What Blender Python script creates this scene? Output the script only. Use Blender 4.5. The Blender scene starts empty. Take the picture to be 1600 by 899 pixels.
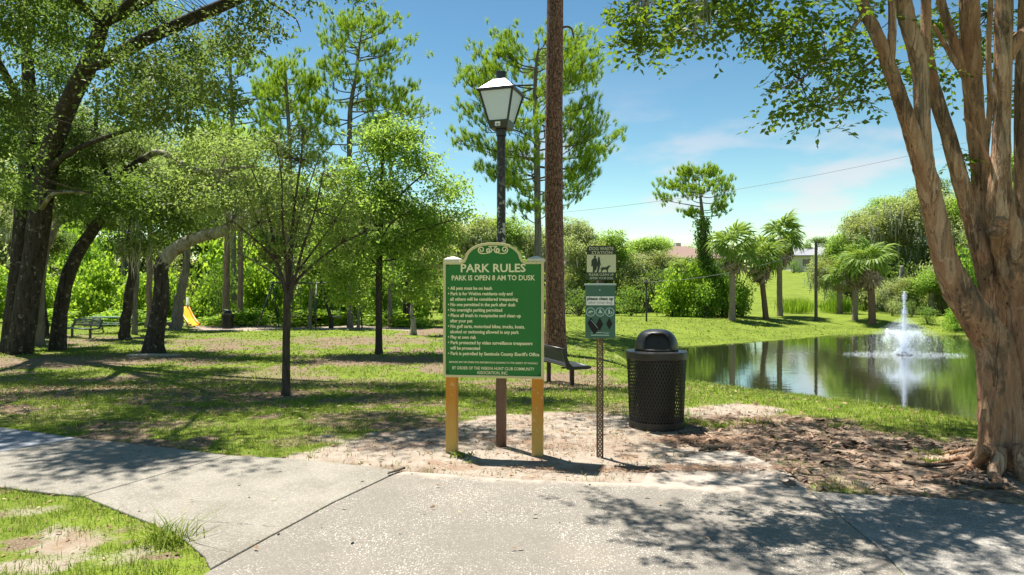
import bpy, math, random
import numpy as np
from mathutils import Vector, Matrix

scene = bpy.context.scene
COL = scene.collection
R = math.radians

# ------------------------------------------------------------------ camera
F = 24.0 / 36.0 * 1600.0
CAMZ = 1.6
cam_d = bpy.data.cameras.new('camera')
cam_d.lens = 24.0
cam_d.sensor_width = 36.0
cam_d.clip_end = 2500.0
cam = bpy.data.objects.new('camera', cam_d)
COL.objects.link(cam)
cam.location = (0, 0, CAMZ)
cam.rotation_euler = (R(90), 0, 0)
scene.camera = cam

# ------------------------------------------------------------------ light
SUN = Vector((-0.20, 0.24, 1.0)).normalized()
EL = math.asin(SUN.z)
AZ = math.atan2(SUN.x, SUN.y)
SUN_STRENGTH = 3.7
SKY_STRENGTH = 0.15
EXPOSURE = 1.65
world = bpy.data.worlds.new('World')
scene.world = world
world.use_nodes = True
wn = world.node_tree
wn.nodes.clear()


def wnode(t, **k):
    n = wn.nodes.new(t)
    for a, b in k.items():
        setattr(n, a, b)
    return n


w_out = wnode('ShaderNodeOutputWorld')
w_bg = wnode('ShaderNodeBackground')
w_sky = wnode('ShaderNodeTexSky', sky_type='NISHITA', sun_disc=False, sun_elevation=EL, sun_rotation=AZ,
              altitude=0.0, air_density=1.0, dust_density=0.15, ozone_density=2.2)
w_bg.inputs['Strength'].default_value = SKY_STRENGTH
w_tc = wnode('ShaderNodeTexCoord')
w_sep = wnode('ShaderNodeSeparateXYZ')
wn.links.new(w_tc.outputs['Generated'], w_sep.inputs[0])


def wmath(op, a, b=None, clamp=False):
    n = wnode('ShaderNodeMath', operation=op, use_clamp=clamp)
    for i, v in enumerate((a, b)):
        if v is None:
            continue
        if isinstance(v, (int, float)):
            n.inputs[i].default_value = v
        else:
            wn.links.new(v, n.inputs[i])
    return n.outputs[0]


# soft summer clouds low above the horizon, all the way round
w_map = wnode('ShaderNodeMapping')
w_map.inputs['Scale'].default_value = (2.6, 2.6, 9.0)
w_map.inputs['Location'].default_value = (-0.35, 0.33, 0.16)
wn.links.new(w_tc.outputs['Generated'], w_map.inputs[0])
w_noise = wnode('ShaderNodeTexNoise')
w_noise.inputs['Scale'].default_value = 1.7
w_noise.inputs['Detail'].default_value = 5.0
w_noise.inputs['Roughness'].default_value = 0.5
wn.links.new(w_map.outputs[0], w_noise.inputs['Vector'])
w_r = wnode('ShaderNodeMapRange', interpolation_type='SMOOTHSTEP')
w_r.inputs['From Min'].default_value = 0.52
w_r.inputs['From Max'].default_value = 0.68
wn.links.new(w_noise.outputs[0], w_r.inputs[0])
w_lo = wnode('ShaderNodeMapRange', interpolation_type='SMOOTHSTEP')
w_lo.inputs['From Min'].default_value = 0.32
w_lo.inputs['From Max'].default_value = 0.12
wn.links.new(w_sep.outputs['Z'], w_lo.inputs[0])
w_fac = wmath('MULTIPLY', wmath('MULTIPLY', w_r.outputs[0], w_lo.outputs[0]), 0.6)
w_hsv = wnode('ShaderNodeHueSaturation')
w_hsv.inputs['Saturation'].default_value = 1.15
wn.links.new(w_sky.outputs[0], w_hsv.inputs['Color'])
w_mix = wnode('ShaderNodeMixRGB')
w_mix.inputs['Color2'].default_value = (2.0, 1.84, 1.88, 1)
wn.links.new(w_fac, w_mix.inputs['Fac'])
# a slightly stronger tone curve for the whole sky
w_g0 = wnode('ShaderNodeMixRGB', blend_type='MULTIPLY')
w_g0.inputs['Fac'].default_value = 1.0
w_g0.inputs['Color2'].default_value = (0.19, 0.19, 0.19, 1)
w_g1 = wnode('ShaderNodeGamma')
w_g1.inputs['Gamma'].default_value = 1.4
w_g2 = wnode('ShaderNodeMixRGB', blend_type='MULTIPLY')
w_g2.inputs['Fac'].default_value = 1.0
w_g2.inputs['Color2'].default_value = (2.45, 2.16, 1.47, 1)
wn.links.new(w_hsv.outputs[0], w_g0.inputs['Color1'])
wn.links.new(w_g0.outputs[0], w_g1.inputs['Color'])
wn.links.new(w_g1.outputs[0], w_g2.inputs['Color1'])
wn.links.new(w_g2.outputs[0], w_mix.inputs['Color1'])
wn.links.new(w_mix.outputs[0], w_bg.inputs['Color'])
wn.links.new(w_bg.outputs[0], w_out.inputs['Surface'])

sun_d = bpy.data.lights.new('sun', 'SUN')
sun_d.energy = SUN_STRENGTH
sun_d.angle = R(0.55)
sun_d.color = (1.0, 0.95, 0.87)
sun = bpy.data.objects.new('sun', sun_d)
COL.objects.link(sun)
sun.location = (0, 0, 40)
sun.rotation_euler = (-SUN).to_track_quat('-Z', 'Y').to_euler()
scene.view_settings.view_transform = 'Standard'
scene.view_settings.look = 'None'
scene.view_settings.gamma = 1.0
scene.view_settings.use_curve_mapping = False
scene.view_settings.exposure = EXPOSURE
scene.cycles.max_bounces = 12
scene.cycles.diffuse_bounces = 8
scene.cycles.glossy_bounces = 3
scene.cycles.transmission_bounces = 8
scene.cycles.transparent_max_bounces = 6

rng = np.random.default_rng(7)
random.seed(7)

# ------------------------------------------------------------------ numpy helpers


def sstep(a, b, x):
    t = np.clip((np.asarray(x, float) - a) / (b - a), 0, 1)
    return t * t * (3 - 2 * t)


def _hash(i, j, s):
    h = (i * 374761393 + j * 668265263 + s * 982451653) & 0xFFFFFFFF
    h = ((h ^ (h >> 13)) * 1274126177) & 0xFFFFFFFF
    return ((h ^ (h >> 16)) & 0xFFFF) / 65535.0


def vnoise(x, y, s=0):
    x = np.asarray(x, float)
    y = np.asarray(y, float)
    xi = np.floor(x).astype(np.int64)
    yi = np.floor(y).astype(np.int64)
    fx = x - xi
    fy = y - yi
    fx = fx * fx * (3 - 2 * fx)
    fy = fy * fy * (3 - 2 * fy)
    a = _hash(xi, yi, s)
    b = _hash(xi + 1, yi, s)
    c = _hash(xi, yi + 1, s)
    d = _hash(xi + 1, yi + 1, s)
    return (a * (1 - fx) + b * fx) * (1 - fy) + (c * (1 - fx) + d * fx) * fy


def fbm(x, y, sc, s=0, o=4):
    v = 0
    a = 0.5
    t = 0
    for k in range(o):
        v = v + a * vnoise(x * sc, y * sc, s + k * 17)
        t += a
        a *= 0.5
        sc *= 2.1
    return v / t


def sd_poly(x, y, poly):
    """distance to a polygon, negative inside"""
    x = np.asarray(x, float)
    y = np.asarray(y, float)
    d = np.full(x.shape, 1e9)
    ins = np.zeros(x.shape, bool)
    n = len(poly)
    for i in range(n):
        x0, y0 = poly[i][:2]
        x1, y1 = poly[(i + 1) % n][:2]
        ex, ey = x1 - x0, y1 - y0
        t = np.clip(((x - x0) * ex + (y - y0) * ey) / (ex * ex + ey * ey + 1e-12), 0, 1)
        d = np.minimum(d, (x - x0 - t * ex) ** 2 + (y - y0 - t * ey) ** 2)
        c = ((y0 > y) != (y1 > y))
        xs = x0 + (y - y0) * ex / (ey if abs(ey) > 1e-9 else 1e-9)
        ins ^= c & (x < xs)
    d = np.sqrt(d)
    return np.where(ins, -d, d)


# ------------------------------------------------------------------ the lie of the land
ZW = -1.3
POND = [(8.6, 9.3), (7.5, 12.0), (6.4, 14.2), (5.4, 16.8), (4.8, 19.0), (4.5, 22.5), (4.4, 27), (4.7, 30.6), (6.0, 31.9),
        (9.4, 34.0), (15.6, 38.2), (20, 41.8), (23.5, 43.4), (28, 41.6), (33, 38.5), (36, 30), (30, 17), (19, 10), (12, 8.2)]


def plateau(x, y):
    z = -0.5 * sstep(8, 17, y)
    hill = np.clip(y - 54, 0, 80) * 0.078 * sstep(4, 18, x) * sstep(54, 66, y)
    return z + hill + 0.10 * sstep(20, 30, y) * (fbm(x, y, 0.12, 5) - 0.5) * sstep(200, 60, y)


def ground(x, y):
    x = np.asarray(x, float)
    y = np.asarray(y, float)
    s = sd_poly(x, y, POND) + 0.5 * (fbm(x, y, 0.5, 3) - 0.5)
    slope = 0.42 + (0.10 - 0.42) * sstep(22, 32, y)
    a = plateau(x, y)
    b = ZW + s * slope
    b = np.where(s > 0, b, ZW + s * 0.35)
    b = np.maximum(b, ZW - 1.0)
    k = 0.16
    h = np.clip(0.5 + 0.5 * (a - b) / k, 0, 1)
    m = a * (1 - h) + b * h - k * h * (1 - h)
    return m + 0.02 * (fbm(x, y, 1.7, 9) - 0.5) * sstep(7.2, 9, y)


def P(px, py, d):
    return np.array([(px - 800.0) / F * d, d, CAMZ - (py - 449.5) / F * d])


_DS = np.geomspace(2.0, 260.0, 3000)


def G(px, py):
    """the point of the land seen at a pixel of the photograph"""
    q = P(px, py, 1.0)
    x = q[0] * _DS
    z = CAMZ + (q[2] - CAMZ) * _DS
    k = np.nonzero(z < ground(x, _DS))[0]
    i = k[0] if len(k) else len(_DS) - 1
    return np.array([x[i], _DS[i], float(ground(x[i], _DS[i]))])


def S(px, py):
    d = CAMZ * F / (py - 449.5)
    return ((px - 800.0) / F * d, d)


# ------------------------------------------------------------------ meshes
class MB:
    def __init__(self):
        self.V = []
        self.Fs = []
        self.n = 0

    def add(self, v, f):
        v = np.asarray(v, float).reshape(-1, 3)
        if isinstance(f, np.ndarray):
            self.Fs.append(f.astype(np.int64) + self.n)
        else:
            by = {}
            for q in f:
                by.setdefault(len(q), []).append(q)
            for q in by.values():
                self.Fs.append(np.array(q, np.int64) + self.n)
        self.V.append(v)
        self.n += len(v)
        return self

    def box(self, c, s, rz=0.0, M=None):
        x, y, z = [k / 2 for k in s]
        v = np.array([(-x, -y, -z), (x, -y, -z), (x, y, -z), (-x, y, -z), (-x, -y, z), (x, -y, z), (x, y, z), (-x, y, z)])
        if rz:
            ca, sa = math.cos(rz), math.sin(rz)
            v = v @ np.array([[ca, sa, 0], [-sa, ca, 0], [0, 0, 1]])
        if M is not None:
            v = v @ np.array(M).T
        return self.add(v + np.array(c), [(0, 3, 2, 1), (4, 5, 6, 7), (0, 1, 5, 4), (1, 2, 6, 5), (2, 3, 7, 6), (3, 0, 4, 7)])

    def bar(self, a, b, w, h):
        """a square bar from a to b"""
        a = np.array(a, float)
        b = np.array(b, float)
        t = (b - a) / np.linalg.norm(b - a)
        u = np.cross(t, (0, 0, 1))
        if np.linalg.norm(u) < 1e-3:
            u = np.array([1.0, 0, 0])
        u /= np.linalg.norm(u)
        v = np.cross(u, t)
        q = []
        for p in (a, b):
            for i, j in ((-1, -1), (1, -1), (1, 1), (-1, 1)):
                q.append(p + u * w / 2 * i + v * h / 2 * j)
        return self.add(q, [(0, 3, 2, 1), (4, 5, 6, 7), (0, 1, 5, 4), (1, 2, 6, 5), (2, 3, 7, 6), (3, 0, 4, 7)])

    def lathe(self, prof, n=24, c=(0, 0, 0), cap=True, a0=0.0):
        a = np.arange(n) * 2 * math.pi / n + a0
        v = []
        for r, z in prof:
            v.append(np.stack([r * np.cos(a), r * np.sin(a), np.full(n, z)], 1))
        v = np.concatenate(v) + np.array(c)
        i = np.arange(n)
        j = (i + 1) % n
        fs = [np.stack([k * n + i, k * n + j, (k + 1) * n + j, (k + 1) * n + i], 1) for k in range(len(prof) - 1)]
        f = [tuple(q) for q in np.concatenate(fs)]
        if cap:
            f.append(tuple(range(n))[::-1])
            f.append(tuple((len(prof) - 1) * n + k for k in range(n)))
        return self.add(v, f)

    def prism(self, poly, y0, y1):
        """polygon in x,z pushed along y"""
        n = len(poly)
        v = [(p[0], y0, p[1]) for p in poly] + [(p[0], y1, p[1]) for p in poly]
        f = [tuple(range(n)), tuple(range(2 * n - 1, n - 1, -1))]
        f += [(i, i + n, (i + 1) % n + n, (i + 1) % n) for i in range(n)]
        return self.add(v, f)

    def slab(self, poly, z0, z1):
        n = len(poly)
        v = [(p[0], p[1], z0) for p in poly] + [(p[0], p[1], z1) for p in poly]
        f = [tuple(range(n))[::-1], tuple(range(n, 2 * n))]
        f += [(i, (i + 1) % n, (i + 1) % n + n, i + n) for i in range(n)]
        return self.add(v, f)

    def tube(self, pts, rad, sides=8, sub=4, jit=0.0, flare=0.0, flare_h=0.4, lobes=5, seed=0, wob=0.0):
        pts = np.asarray(pts, float)
        rad = np.asarray(rad, float)
        rr = np.random.default_rng(seed + 11)
        n = len(pts)
        if n > 2 or wob:
            t = np.linspace(0, n - 1, (n - 1) * sub + 1)
            i = np.clip(np.floor(t).astype(int), 0, n - 2)
            u = (t - i)[:, None]
            p0 = pts[np.maximum(i - 1, 0)]
            p1 = pts[i]
            p2 = pts[i + 1]
            p3 = pts[np.minimum(i + 2, n - 1)]
            q = 0.5 * (2 * p1 + (p2 - p0) * u + (2 * p0 - 5 * p1 + 4 * p2 - p3) * u ** 2 + (3 * p1 - p0 - 3 * p2 + p3) * u ** 3)
            r = np.interp(t, np.arange(n), rad)
            if wob:
                w = rr.normal(0, wob, q.shape)
                w[0] = 0
                w[-1] = 0
                q = q + w * r[:, None]
        else:
            q, r = pts, rad
        m = len(q)
        T = np.gradient(q, axis=0)
        T /= np.linalg.norm(T, axis=1)[:, None] + 1e-9
        U = np.zeros_like(q)
        u = np.cross(T[0], (0.3, 1, 0.1))
        u /= np.linalg.norm(u)
        for k in range(m):
            u = u - T[k] * np.dot(u, T[k])
            u /= np.linalg.norm(u) + 1e-9
            U[k] = u
        W = np.cross(T, U)
        a = np.arange(sides) * 2 * math.pi / sides
        h = np.concatenate([[0], np.cumsum(np.linalg.norm(np.diff(q, axis=0), axis=1))])
        ph = rr.uniform(0, 6.28, 3)
        RR = r[:, None] * np.ones((1, sides))
        if jit:
            low = np.sin(a[None] * 2 + ph[0] + h[:, None] * 1.3) * 0.5 + np.sin(a[None] * 3 + ph[1] - h[:, None] * 0.9) * 0.5
            RR = RR * (1 + jit * low + jit * 0.6 * rr.normal(0, 1, RR.shape))
        if flare:
            RR = RR * (1 + flare * np.exp(-h / flare_h)[:, None] * (1 + 0.55 * np.sin(a[None] * lobes + ph[2])))
        v = q[:, None] + RR[:, :, None] * (np.cos(a)[None, :, None] * U[:, None] + np.sin(a)[None, :, None] * W[:, None])
        i = np.arange(sides)
        j = (i + 1) % sides
        f = np.concatenate([np.stack([k * sides + i, k * sides + j, (k + 1) * sides + j, (k + 1) * sides + i], 1) for k in range(m - 1)])
        b = self.n
        self.add(v.reshape(-1, 3), f)
        self.Fs.append(np.array([[b + k for k in range(sides)][::-1]]))
        self.Fs.append(np.array([[b + (m - 1) * sides + k for k in range(sides)]]))
        return self

    def build(self, name, mat, parent=None, smooth=False, local=False, bevel=0.0, attrs=None):
        V = np.concatenate(self.V)
        if parent is not None and not local:
            V = V - np.array(parent.location)
        me = mesh_from(name, V, self.Fs, smooth)
        if attrs:
            for k, a in attrs.items():
                at = me.attributes.new(k, 'FLOAT', 'POINT')
                at.data.foreach_set('value', np.asarray(a, np.float32))
        me.materials.append(mat)
        o = put(name, me, parent)
        if bevel:
            b = o.modifiers.new('bevel', 'BEVEL')
            b.width = bevel
            b.segments = 2
            b.limit_method = 'ANGLE'
        return o


def mesh_from(name, V, Fs, smooth=False):
    me = bpy.data.meshes.new(name)
    V = np.ascontiguousarray(V, np.float32)
    me.vertices.add(len(V))
    me.vertices.foreach_set('co', V.ravel())
    tot = np.concatenate([np.full(len(f), f.shape[1], np.int32) for f in Fs])
    loops = np.concatenate([f.ravel() for f in Fs]).astype(np.int32)
    me.loops.add(len(loops))
    me.loops.foreach_set('vertex_index', loops)
    me.polygons.add(len(tot))
    st = np.concatenate([[0], np.cumsum(tot)[:-1]]).astype(np.int32)
    me.polygons.foreach_set('loop_start', st)
    me.polygons.foreach_set('use_smooth', np.full(len(tot), bool(smooth)))
    me.update(calc_edges=True)
    return me


def put(name, data, parent=None):
    o = bpy.data.objects.new(name, data)
    COL.objects.link(o)
    if parent is not None:
        o.parent = parent
    return o


def tag(o, label=None, cat=None, group=None, kind=None):
    for k, v in (('label', label), ('category', cat), ('group', group), ('kind', kind)):
        if v:
            o[k] = v
    return o


def thing(name, label, cat, loc=(0, 0, 0), rz=0.0, group=None):
    o = put(name, None)
    o.empty_display_size = 0.2
    o.location = tuple(float(k) for k in loc)
    o.rotation_euler = (0, 0, rz)
    return tag(o, label, cat, group)


def copy_tree(o, loc=None, rz=None, scale=None, label=None, parent=None):
    c = o.copy()
    COL.objects.link(c)
    c.parent = parent
    for ch in list(o.children):
        copy_tree(ch, parent=c)
    if loc is not None:
        c.location = tuple(float(k) for k in loc)
    if rz is not None:
        c.rotation_euler = (0, 0, rz)
    if scale is not None:
        c.scale = (scale,) * 3 if isinstance(scale, (int, float)) else scale
    if label:
        c['label'] = label
    return c


# ------------------------------------------------------------------ materials
class NT:
    def __init__(self, name):
        self.m = bpy.data.materials.new(name)
        self.m.use_nodes = True
        self.t = self.m.node_tree
        self.t.nodes.clear()
        self.out = self.n('ShaderNodeOutputMaterial')
        self._tc = None

    def n(self, typ, **k):
        x = self.t.nodes.new(typ)
        for a, b in k.items():
            setattr(x, a, b)
        return x

    def l(self, a, b):
        self.t.links.new(a, b)

    def inp(self, node, key, v):
        if v is None:
            return
        s = node.inputs[key]
        if hasattr(v, 'links'):
            self.l(v, s)
        elif isinstance(v, (tuple, list)) and len(v) == 3 and s.type == 'RGBA':
            s.default_value = (*v, 1)
        else:
            s.default_value = v

    def co(self, scale=(1, 1, 1), kind='Object', rot=(0, 0, 0)):
        if self._tc is None:
            self._tc = self.n('ShaderNodeTexCoord')
        mp = self.n('ShaderNodeMapping')
        mp.inputs['Scale'].default_value = scale
        mp.inputs['Rotation'].default_value = rot
        self.l(self._tc.outputs[kind], mp.inputs[0])
        return mp.outputs[0]

    def noise(self, sc, det=3, rough=0.55, vec=None, dist=0.0):
        x = self.n('ShaderNodeTexNoise')
        x.inputs['Scale'].default_value = sc
        x.inputs['Detail'].default_value = det
        x.inputs['Roughness'].default_value = rough
        x.inputs['Distortion'].default_value = dist
        self.l(vec if vec is not None else self.co(), x.inputs['Vector'])
        return x.outputs[0]

    def voro(self, sc, vec=None, feature='F1', out='Distance', rand=1.0):
        x = self.n('ShaderNodeTexVoronoi', feature=feature)
        x.inputs['Scale'].default_value = sc
        x.inputs['Randomness'].default_value = rand
        self.l(vec if vec is not None else self.co(), x.inputs['Vector'])
        return x.outputs[out]

    def math(self, op, a, b=None, clamp=False):
        x = self.n('ShaderNodeMath', operation=op, use_clamp=clamp)
        self.inp(x, 0, a)
        self.inp(x, 1, b)
        return x.outputs[0]

    def rng(self, v, a, b, c=0.0, d=1.0):
        x = self.n('ShaderNodeMapRange', interpolation_type='SMOOTHSTEP')
        self.inp(x, 0, v)
        x.inputs[1].default_value = a
        x.inputs[2].default_value = b
        x.inputs[3].default_value = c
        x.inputs[4].default_value = d
        return x.outputs[0]

    def mix(self, f, a, b, mode='MIX'):
        x = self.n('ShaderNodeMixRGB', blend_type=mode)
        self.inp(x, 0, f)
        self.inp(x, 1, a)
        self.inp(x, 2, b)
        return x.outputs[0]

    def attr(self, name):
        x = self.n('ShaderNodeAttribute', attribute_name=name)
        return x.outputs['Fac']

    def island(self):
        return self.n('ShaderNodeNewGeometry').outputs['Random Per Island']

    def objrand(self):
        return self.n('ShaderNodeObjectInfo').outputs['Random']

    def bump(self, h, strength=0.5, dist=0.02):
        x = self.n('ShaderNodeBump')
        x.inputs['Strength'].default_value = strength
        x.inputs['Distance'].default_value = dist
        self.l(h, x.inputs['Height'])
        return x.outputs[0]

    def pbr(self, col, rough=0.6, spec=0.4, metal=0.0, normal=None, **k):
        x = self.n('ShaderNodeBsdfPrincipled')
        self.inp(x, 'Base Color', col)
        self.inp(x, 'Roughness', rough)
        self.inp(x, 'Specular IOR Level', spec)
        self.inp(x, 'Metallic', metal)
        if normal is not None:
            self.l(normal, x.inputs['Normal'])
        for a, b in k.items():
            self.inp(x, a, b)
        return x.outputs[0]

    def done(self, sh):
        self.l(sh, self.out.inputs['Surface'])
        return self.m


def paint(name, col, rough=0.45, spec=0.4, metal=0.0, wear=0.12, sc=6.0, bump=0.0, worn=None, worn_at=(0.6, 0.75)):
    t = NT(name)
    n = t.noise(sc, 5, 0.6)
    a = tuple(c * (1 - wear) for c in col)
    b = tuple(min(1, c * (1 + wear)) for c in col)
    c = t.mix(n, a, b)
    if worn:
        c = t.mix(t.rng(t.noise(sc * 2.2, 6, 0.65), *worn_at), c, worn)
    nm = t.bump(t.noise(sc * 12, 4), bump, 0.01) if bump else None
    return t.done(t.pbr(c, rough, spec, metal, nm))


def leafm(name, a, b, tr, tfac=0.38, rough=0.5, patch=None, patch_sc=0.5, spec=0.25):
    """leaves: each leaf its own tint, light passing through"""
    t = NT(name)
    c = t.mix(t.island(), a, b)
    trc = t.mix(t.island(), tuple(k * 0.8 for k in tr), tr)
    if patch:
        f = t.rng(t.noise(patch_sc, 2), 0.45, 0.62)
        c = t.mix(f, c, patch)
        trc = t.mix(f, trc, tuple(min(1, k * 1.7) for k in patch))
    d = t.pbr(c, rough, spec)
    x = t.n('ShaderNodeBsdfTranslucent')
    t.inp(x, 0, trc)
    m = t.n('ShaderNodeMixShader')
    m.inputs[0].default_value = tfac
    t.l(d, m.inputs[1])
    t.l(x.outputs[0], m.inputs[2])
    return t.done(m.outputs[0])


def barkm(name, dark, light, sc=3.0, stretch=0.2, bump=0.9, spots=None, plate=False, moss=None):
    t = NT(name)
    v = t.co((1, 1, stretch))
    n1 = t.noise(sc * 4, 6, 0.65, v, 0.6)
    n2 = t.noise(sc * 0.7, 3)
    h = n1
    c = t.mix(t.rng(n1, 0.3, 0.7), dark, light)
    c = t.mix(t.math('MULTIPLY', n2, 0.5), c, tuple(k * 0.6 for k in dark))
    if plate:
        e = t.voro(sc * 3.2, t.co((1, 1, 0.32)), 'DISTANCE_TO_EDGE')
        k = t.rng(e, 0.0, 0.10)
        c = t.mix(k, tuple(q * 0.5 for q in dark), c)
        h = t.math('ADD', k, t.math('MULTIPLY', n1, 0.5))
    if spots:
        c = t.mix(t.rng(t.noise(sc * 2.5, 5, 0.6), 0.58, 0.68), c, spots)
    if moss:
        c = t.mix(t.rng(t.noise(sc * 0.9, 4, 0.6), 0.5, 0.62), c, moss)
    return t.done(t.pbr(c, 0.9, 0.15, 0, t.bump(h, bump, 0.03)))


M = {}
M['oak_leaf'] = leafm('oak_leaf', (0.045, 0.095, 0.022), (0.105, 0.17, 0.036), (0.26, 0.40, 0.055), 0.42, patch=(0.12, 0.165, 0.035), patch_sc=0.35)
M['bright_leaf'] = leafm('bright_leaf', (0.10, 0.19, 0.035), (0.20, 0.31, 0.06), (0.46, 0.66, 0.09), 0.5)
M['yellow_leaf'] = leafm('yellow_leaf', (0.12, 0.185, 0.042), (0.225, 0.285, 0.075), (0.42, 0.55, 0.12), 0.46)
M['myrtle_leaf'] = leafm('myrtle_leaf', (0.04, 0.085, 0.012), (0.085, 0.14, 0.018), (0.26, 0.40, 0.02), 0.40)
M['young_leaf'] = leafm('young_leaf', (0.14, 0.19, 0.04), (0.25, 0.285, 0.065), (0.42, 0.52, 0.09), 0.46)
M['vine_leaf'] = leafm('vine_leaf', (0.11, 0.22, 0.02), (0.21, 0.34, 0.035), (0.48, 0.70, 0.05), 0.5)
M['shrub_leaf'] = leafm('shrub_leaf', (0.08, 0.18, 0.02), (0.16, 0.29, 0.035), (0.38, 0.60, 0.05), 0.48)
M['grey_leaf'] = leafm('grey_leaf', (0.19, 0.265, 0.09), (0.32, 0.38, 0.15), (0.58, 0.68, 0.22), 0.48, patch=(0.24, 0.27, 0.06), patch_sc=0.4)
M['ivy_leaf'] = leafm('ivy_leaf', (0.08, 0.17, 0.025), (0.15, 0.26, 0.04), (0.30, 0.46, 0.05), 0.4)
M['pine_needle'] = leafm('pine_needle', (0.11, 0.22, 0.018), (0.24, 0.37, 0.03), (0.46, 0.66, 0.04), 0.40)
M['palm_leaf'] = leafm('palm_leaf', (0.10, 0.19, 0.03), (0.22, 0.31, 0.055), (0.36, 0.50, 0.06), 0.34)
M['palm_dead'] = leafm('palm_dead', (0.20, 0.16, 0.10), (0.34, 0.29, 0.20), (0.3, 0.25, 0.15), 0.2)
M['moss'] = leafm('spanish_moss', (0.30, 0.31, 0.23), (0.48, 0.48, 0.38), (0.45, 0.46, 0.34), 0.4)
M['oak_bark'] = barkm('oak_bark', (0.026, 0.022, 0.019), (0.09, 0.076, 0.066), 3.0, 0.22, spots=(0.2, 0.19, 0.165))
M['limb_bark'] = barkm('limb_bark', (0.19, 0.17, 0.145), (0.45, 0.42, 0.37), 3.0, 0.3, moss=(0.12, 0.12, 0.06))
M['grey_bark'] = barkm('grey_bark', (0.12, 0.105, 0.09), (0.28, 0.25, 0.22), 2.5, 0.2)
M['pink_bark'] = barkm('pink_bark', (0.17, 0.12, 0.105), (0.36, 0.27, 0.235), 2.5, 0.25)
M['pine_bark'] = barkm('pine_bark', (0.14, 0.072, 0.055), (0.32, 0.175, 0.13), 4.6, 0.3, 0.9, plate=True, spots=(0.36, 0.24, 0.19))


def peel():
    t = NT('myrtle_bark')
    v = t.co((1, 1, 0.13))
    a = t.noise(9, 6, 0.62, v, 0.8)
    b = t.noise(26, 5, 0.65, t.co((1, 1, 0.22)), 0.5)
    c = t.mix(t.rng(a, 0.30, 0.66), (0.32, 0.165, 0.09), (0.60, 0.38, 0.23))
    c = t.mix(t.rng(b, 0.48, 0.66), c, (0.36, 0.20, 0.125))
    c = t.mix(t.rng(a, 0.60, 0.66), c, (0.60, 0.43, 0.29))
    c = t.mix(t.math('MULTIPLY', t.rng(t.noise(4.0, 6, 0.68, t.co((1, 1, 0.5))), 0.50, 0.60), 0.85), c, (0.15, 0.11, 0.075))
    c = t.mix(t.rng(t.noise(60, 3, 0.6), 0.60, 0.70), c, (0.30, 0.24, 0.18))
    c = t.mix(t.rng(t.noise(38, 4, 0.6, t.co((1, 1, 0.35))), 0.64, 0.70), c, (0.085, 0.05, 0.035))
    fl = t.voro(9, t.co((1.6, 1.6, 0.35)), 'F1', 'Color')
    fs = t.n('ShaderNodeSeparateColor')
    t.l(fl, fs.inputs[0])
    c = t.mix(t.math('MULTIPLY', t.rng(fs.outputs[0], 0.72, 0.80), 0.35), c, (0.30, 0.15, 0.085))
    c = t.mix(t.math('MULTIPLY', t.rng(fs.outputs[1], 0.80, 0.86), 0.35), c, (0.62, 0.46, 0.33))
    h = t.math('ADD', t.math('ADD', t.math('MULTIPLY', t.rng(a, 0.52, 0.60), 0.6), t.math('MULTIPLY', b, 0.8)), t.math('MULTIPLY', t.rng(fs.outputs[0], 0.72, 0.80), -0.4))
    return t.done(t.pbr(c, 0.85, 0.2, 0, t.bump(h, 1.0, 0.06)))


M['myrtle_bark'] = peel()
M['twig'] = barkm('twig', (0.07, 0.055, 0.04), (0.16, 0.13, 0.10), 6, 0.3)

# ------------------------------------------------------------------ paving outlines
SL_A = [S(-260, 652), S(0, 669.5), S(60, 677), S(123, 686.5), S(0, 708), S(-180, 739.5), S(-260, 729)]
SL_B = [S(123, 686.5), S(190, 693), S(270, 702), S(358, 713), S(245, 745), S(131, 778), S(60, 771), S(0, 763), S(-180, 739.5), S(0, 708)]
SL_C = [S(358, 713), S(440, 717), S(520, 724), S(626, 737), S(520, 787), S(420, 841), S(328, 892), S(318, 872), S(290, 848), S(250, 826), S(200, 806), S(160, 790), S(131, 778), S(245, 745)]
SL_D = [S(626, 737), S(700, 742), S(770, 747.5), S(840, 751), S(920, 754), S(1000, 756), S(1080, 757.5), S(1150, 759.5), S(1266, 769),
        S(1310, 805), S(1376, 860), S(1470, 960), S(1800, 1350), (2.2, -2.5), (-2.2, -2.5), (-1.7, 2.4), S(260, 960), S(296, 912), S(328, 892), S(420, 841), S(520, 787)]
SL_E = [S(1266, 769), S(1330, 773), S(1420, 776), S(1500, 782), S(1600, 790), S(1750, 800), S(2300, 820), (9.0, 2.0), (6.5, -2.5), (2.2, -2.5), S(1800, 1350), S(1470, 960), S(1376, 860), S(1310, 805)]
SL_F = [S(1000, 756), S(1012, 738), S(1050, 722), S(1092, 708), S(1141, 703.5), S(1180, 714), S(1215, 731), S(1245, 750), S(1266, 769), S(1150, 759.5), S(1080, 757.5)]
SLABS = [SL_A, SL_B, SL_C, SL_D, SL_E, SL_F]


def slab_sd(x, y):
    d = np.full(np.shape(x), 1e9)
    for s in SLABS:
        d = np.minimum(d, sd_poly(x, y, s))
    return d


# ------------------------------------------------------------------ what covers the ground
def _poly(px):
    return [tuple(G(*p)[:2]) for p in px]


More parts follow.
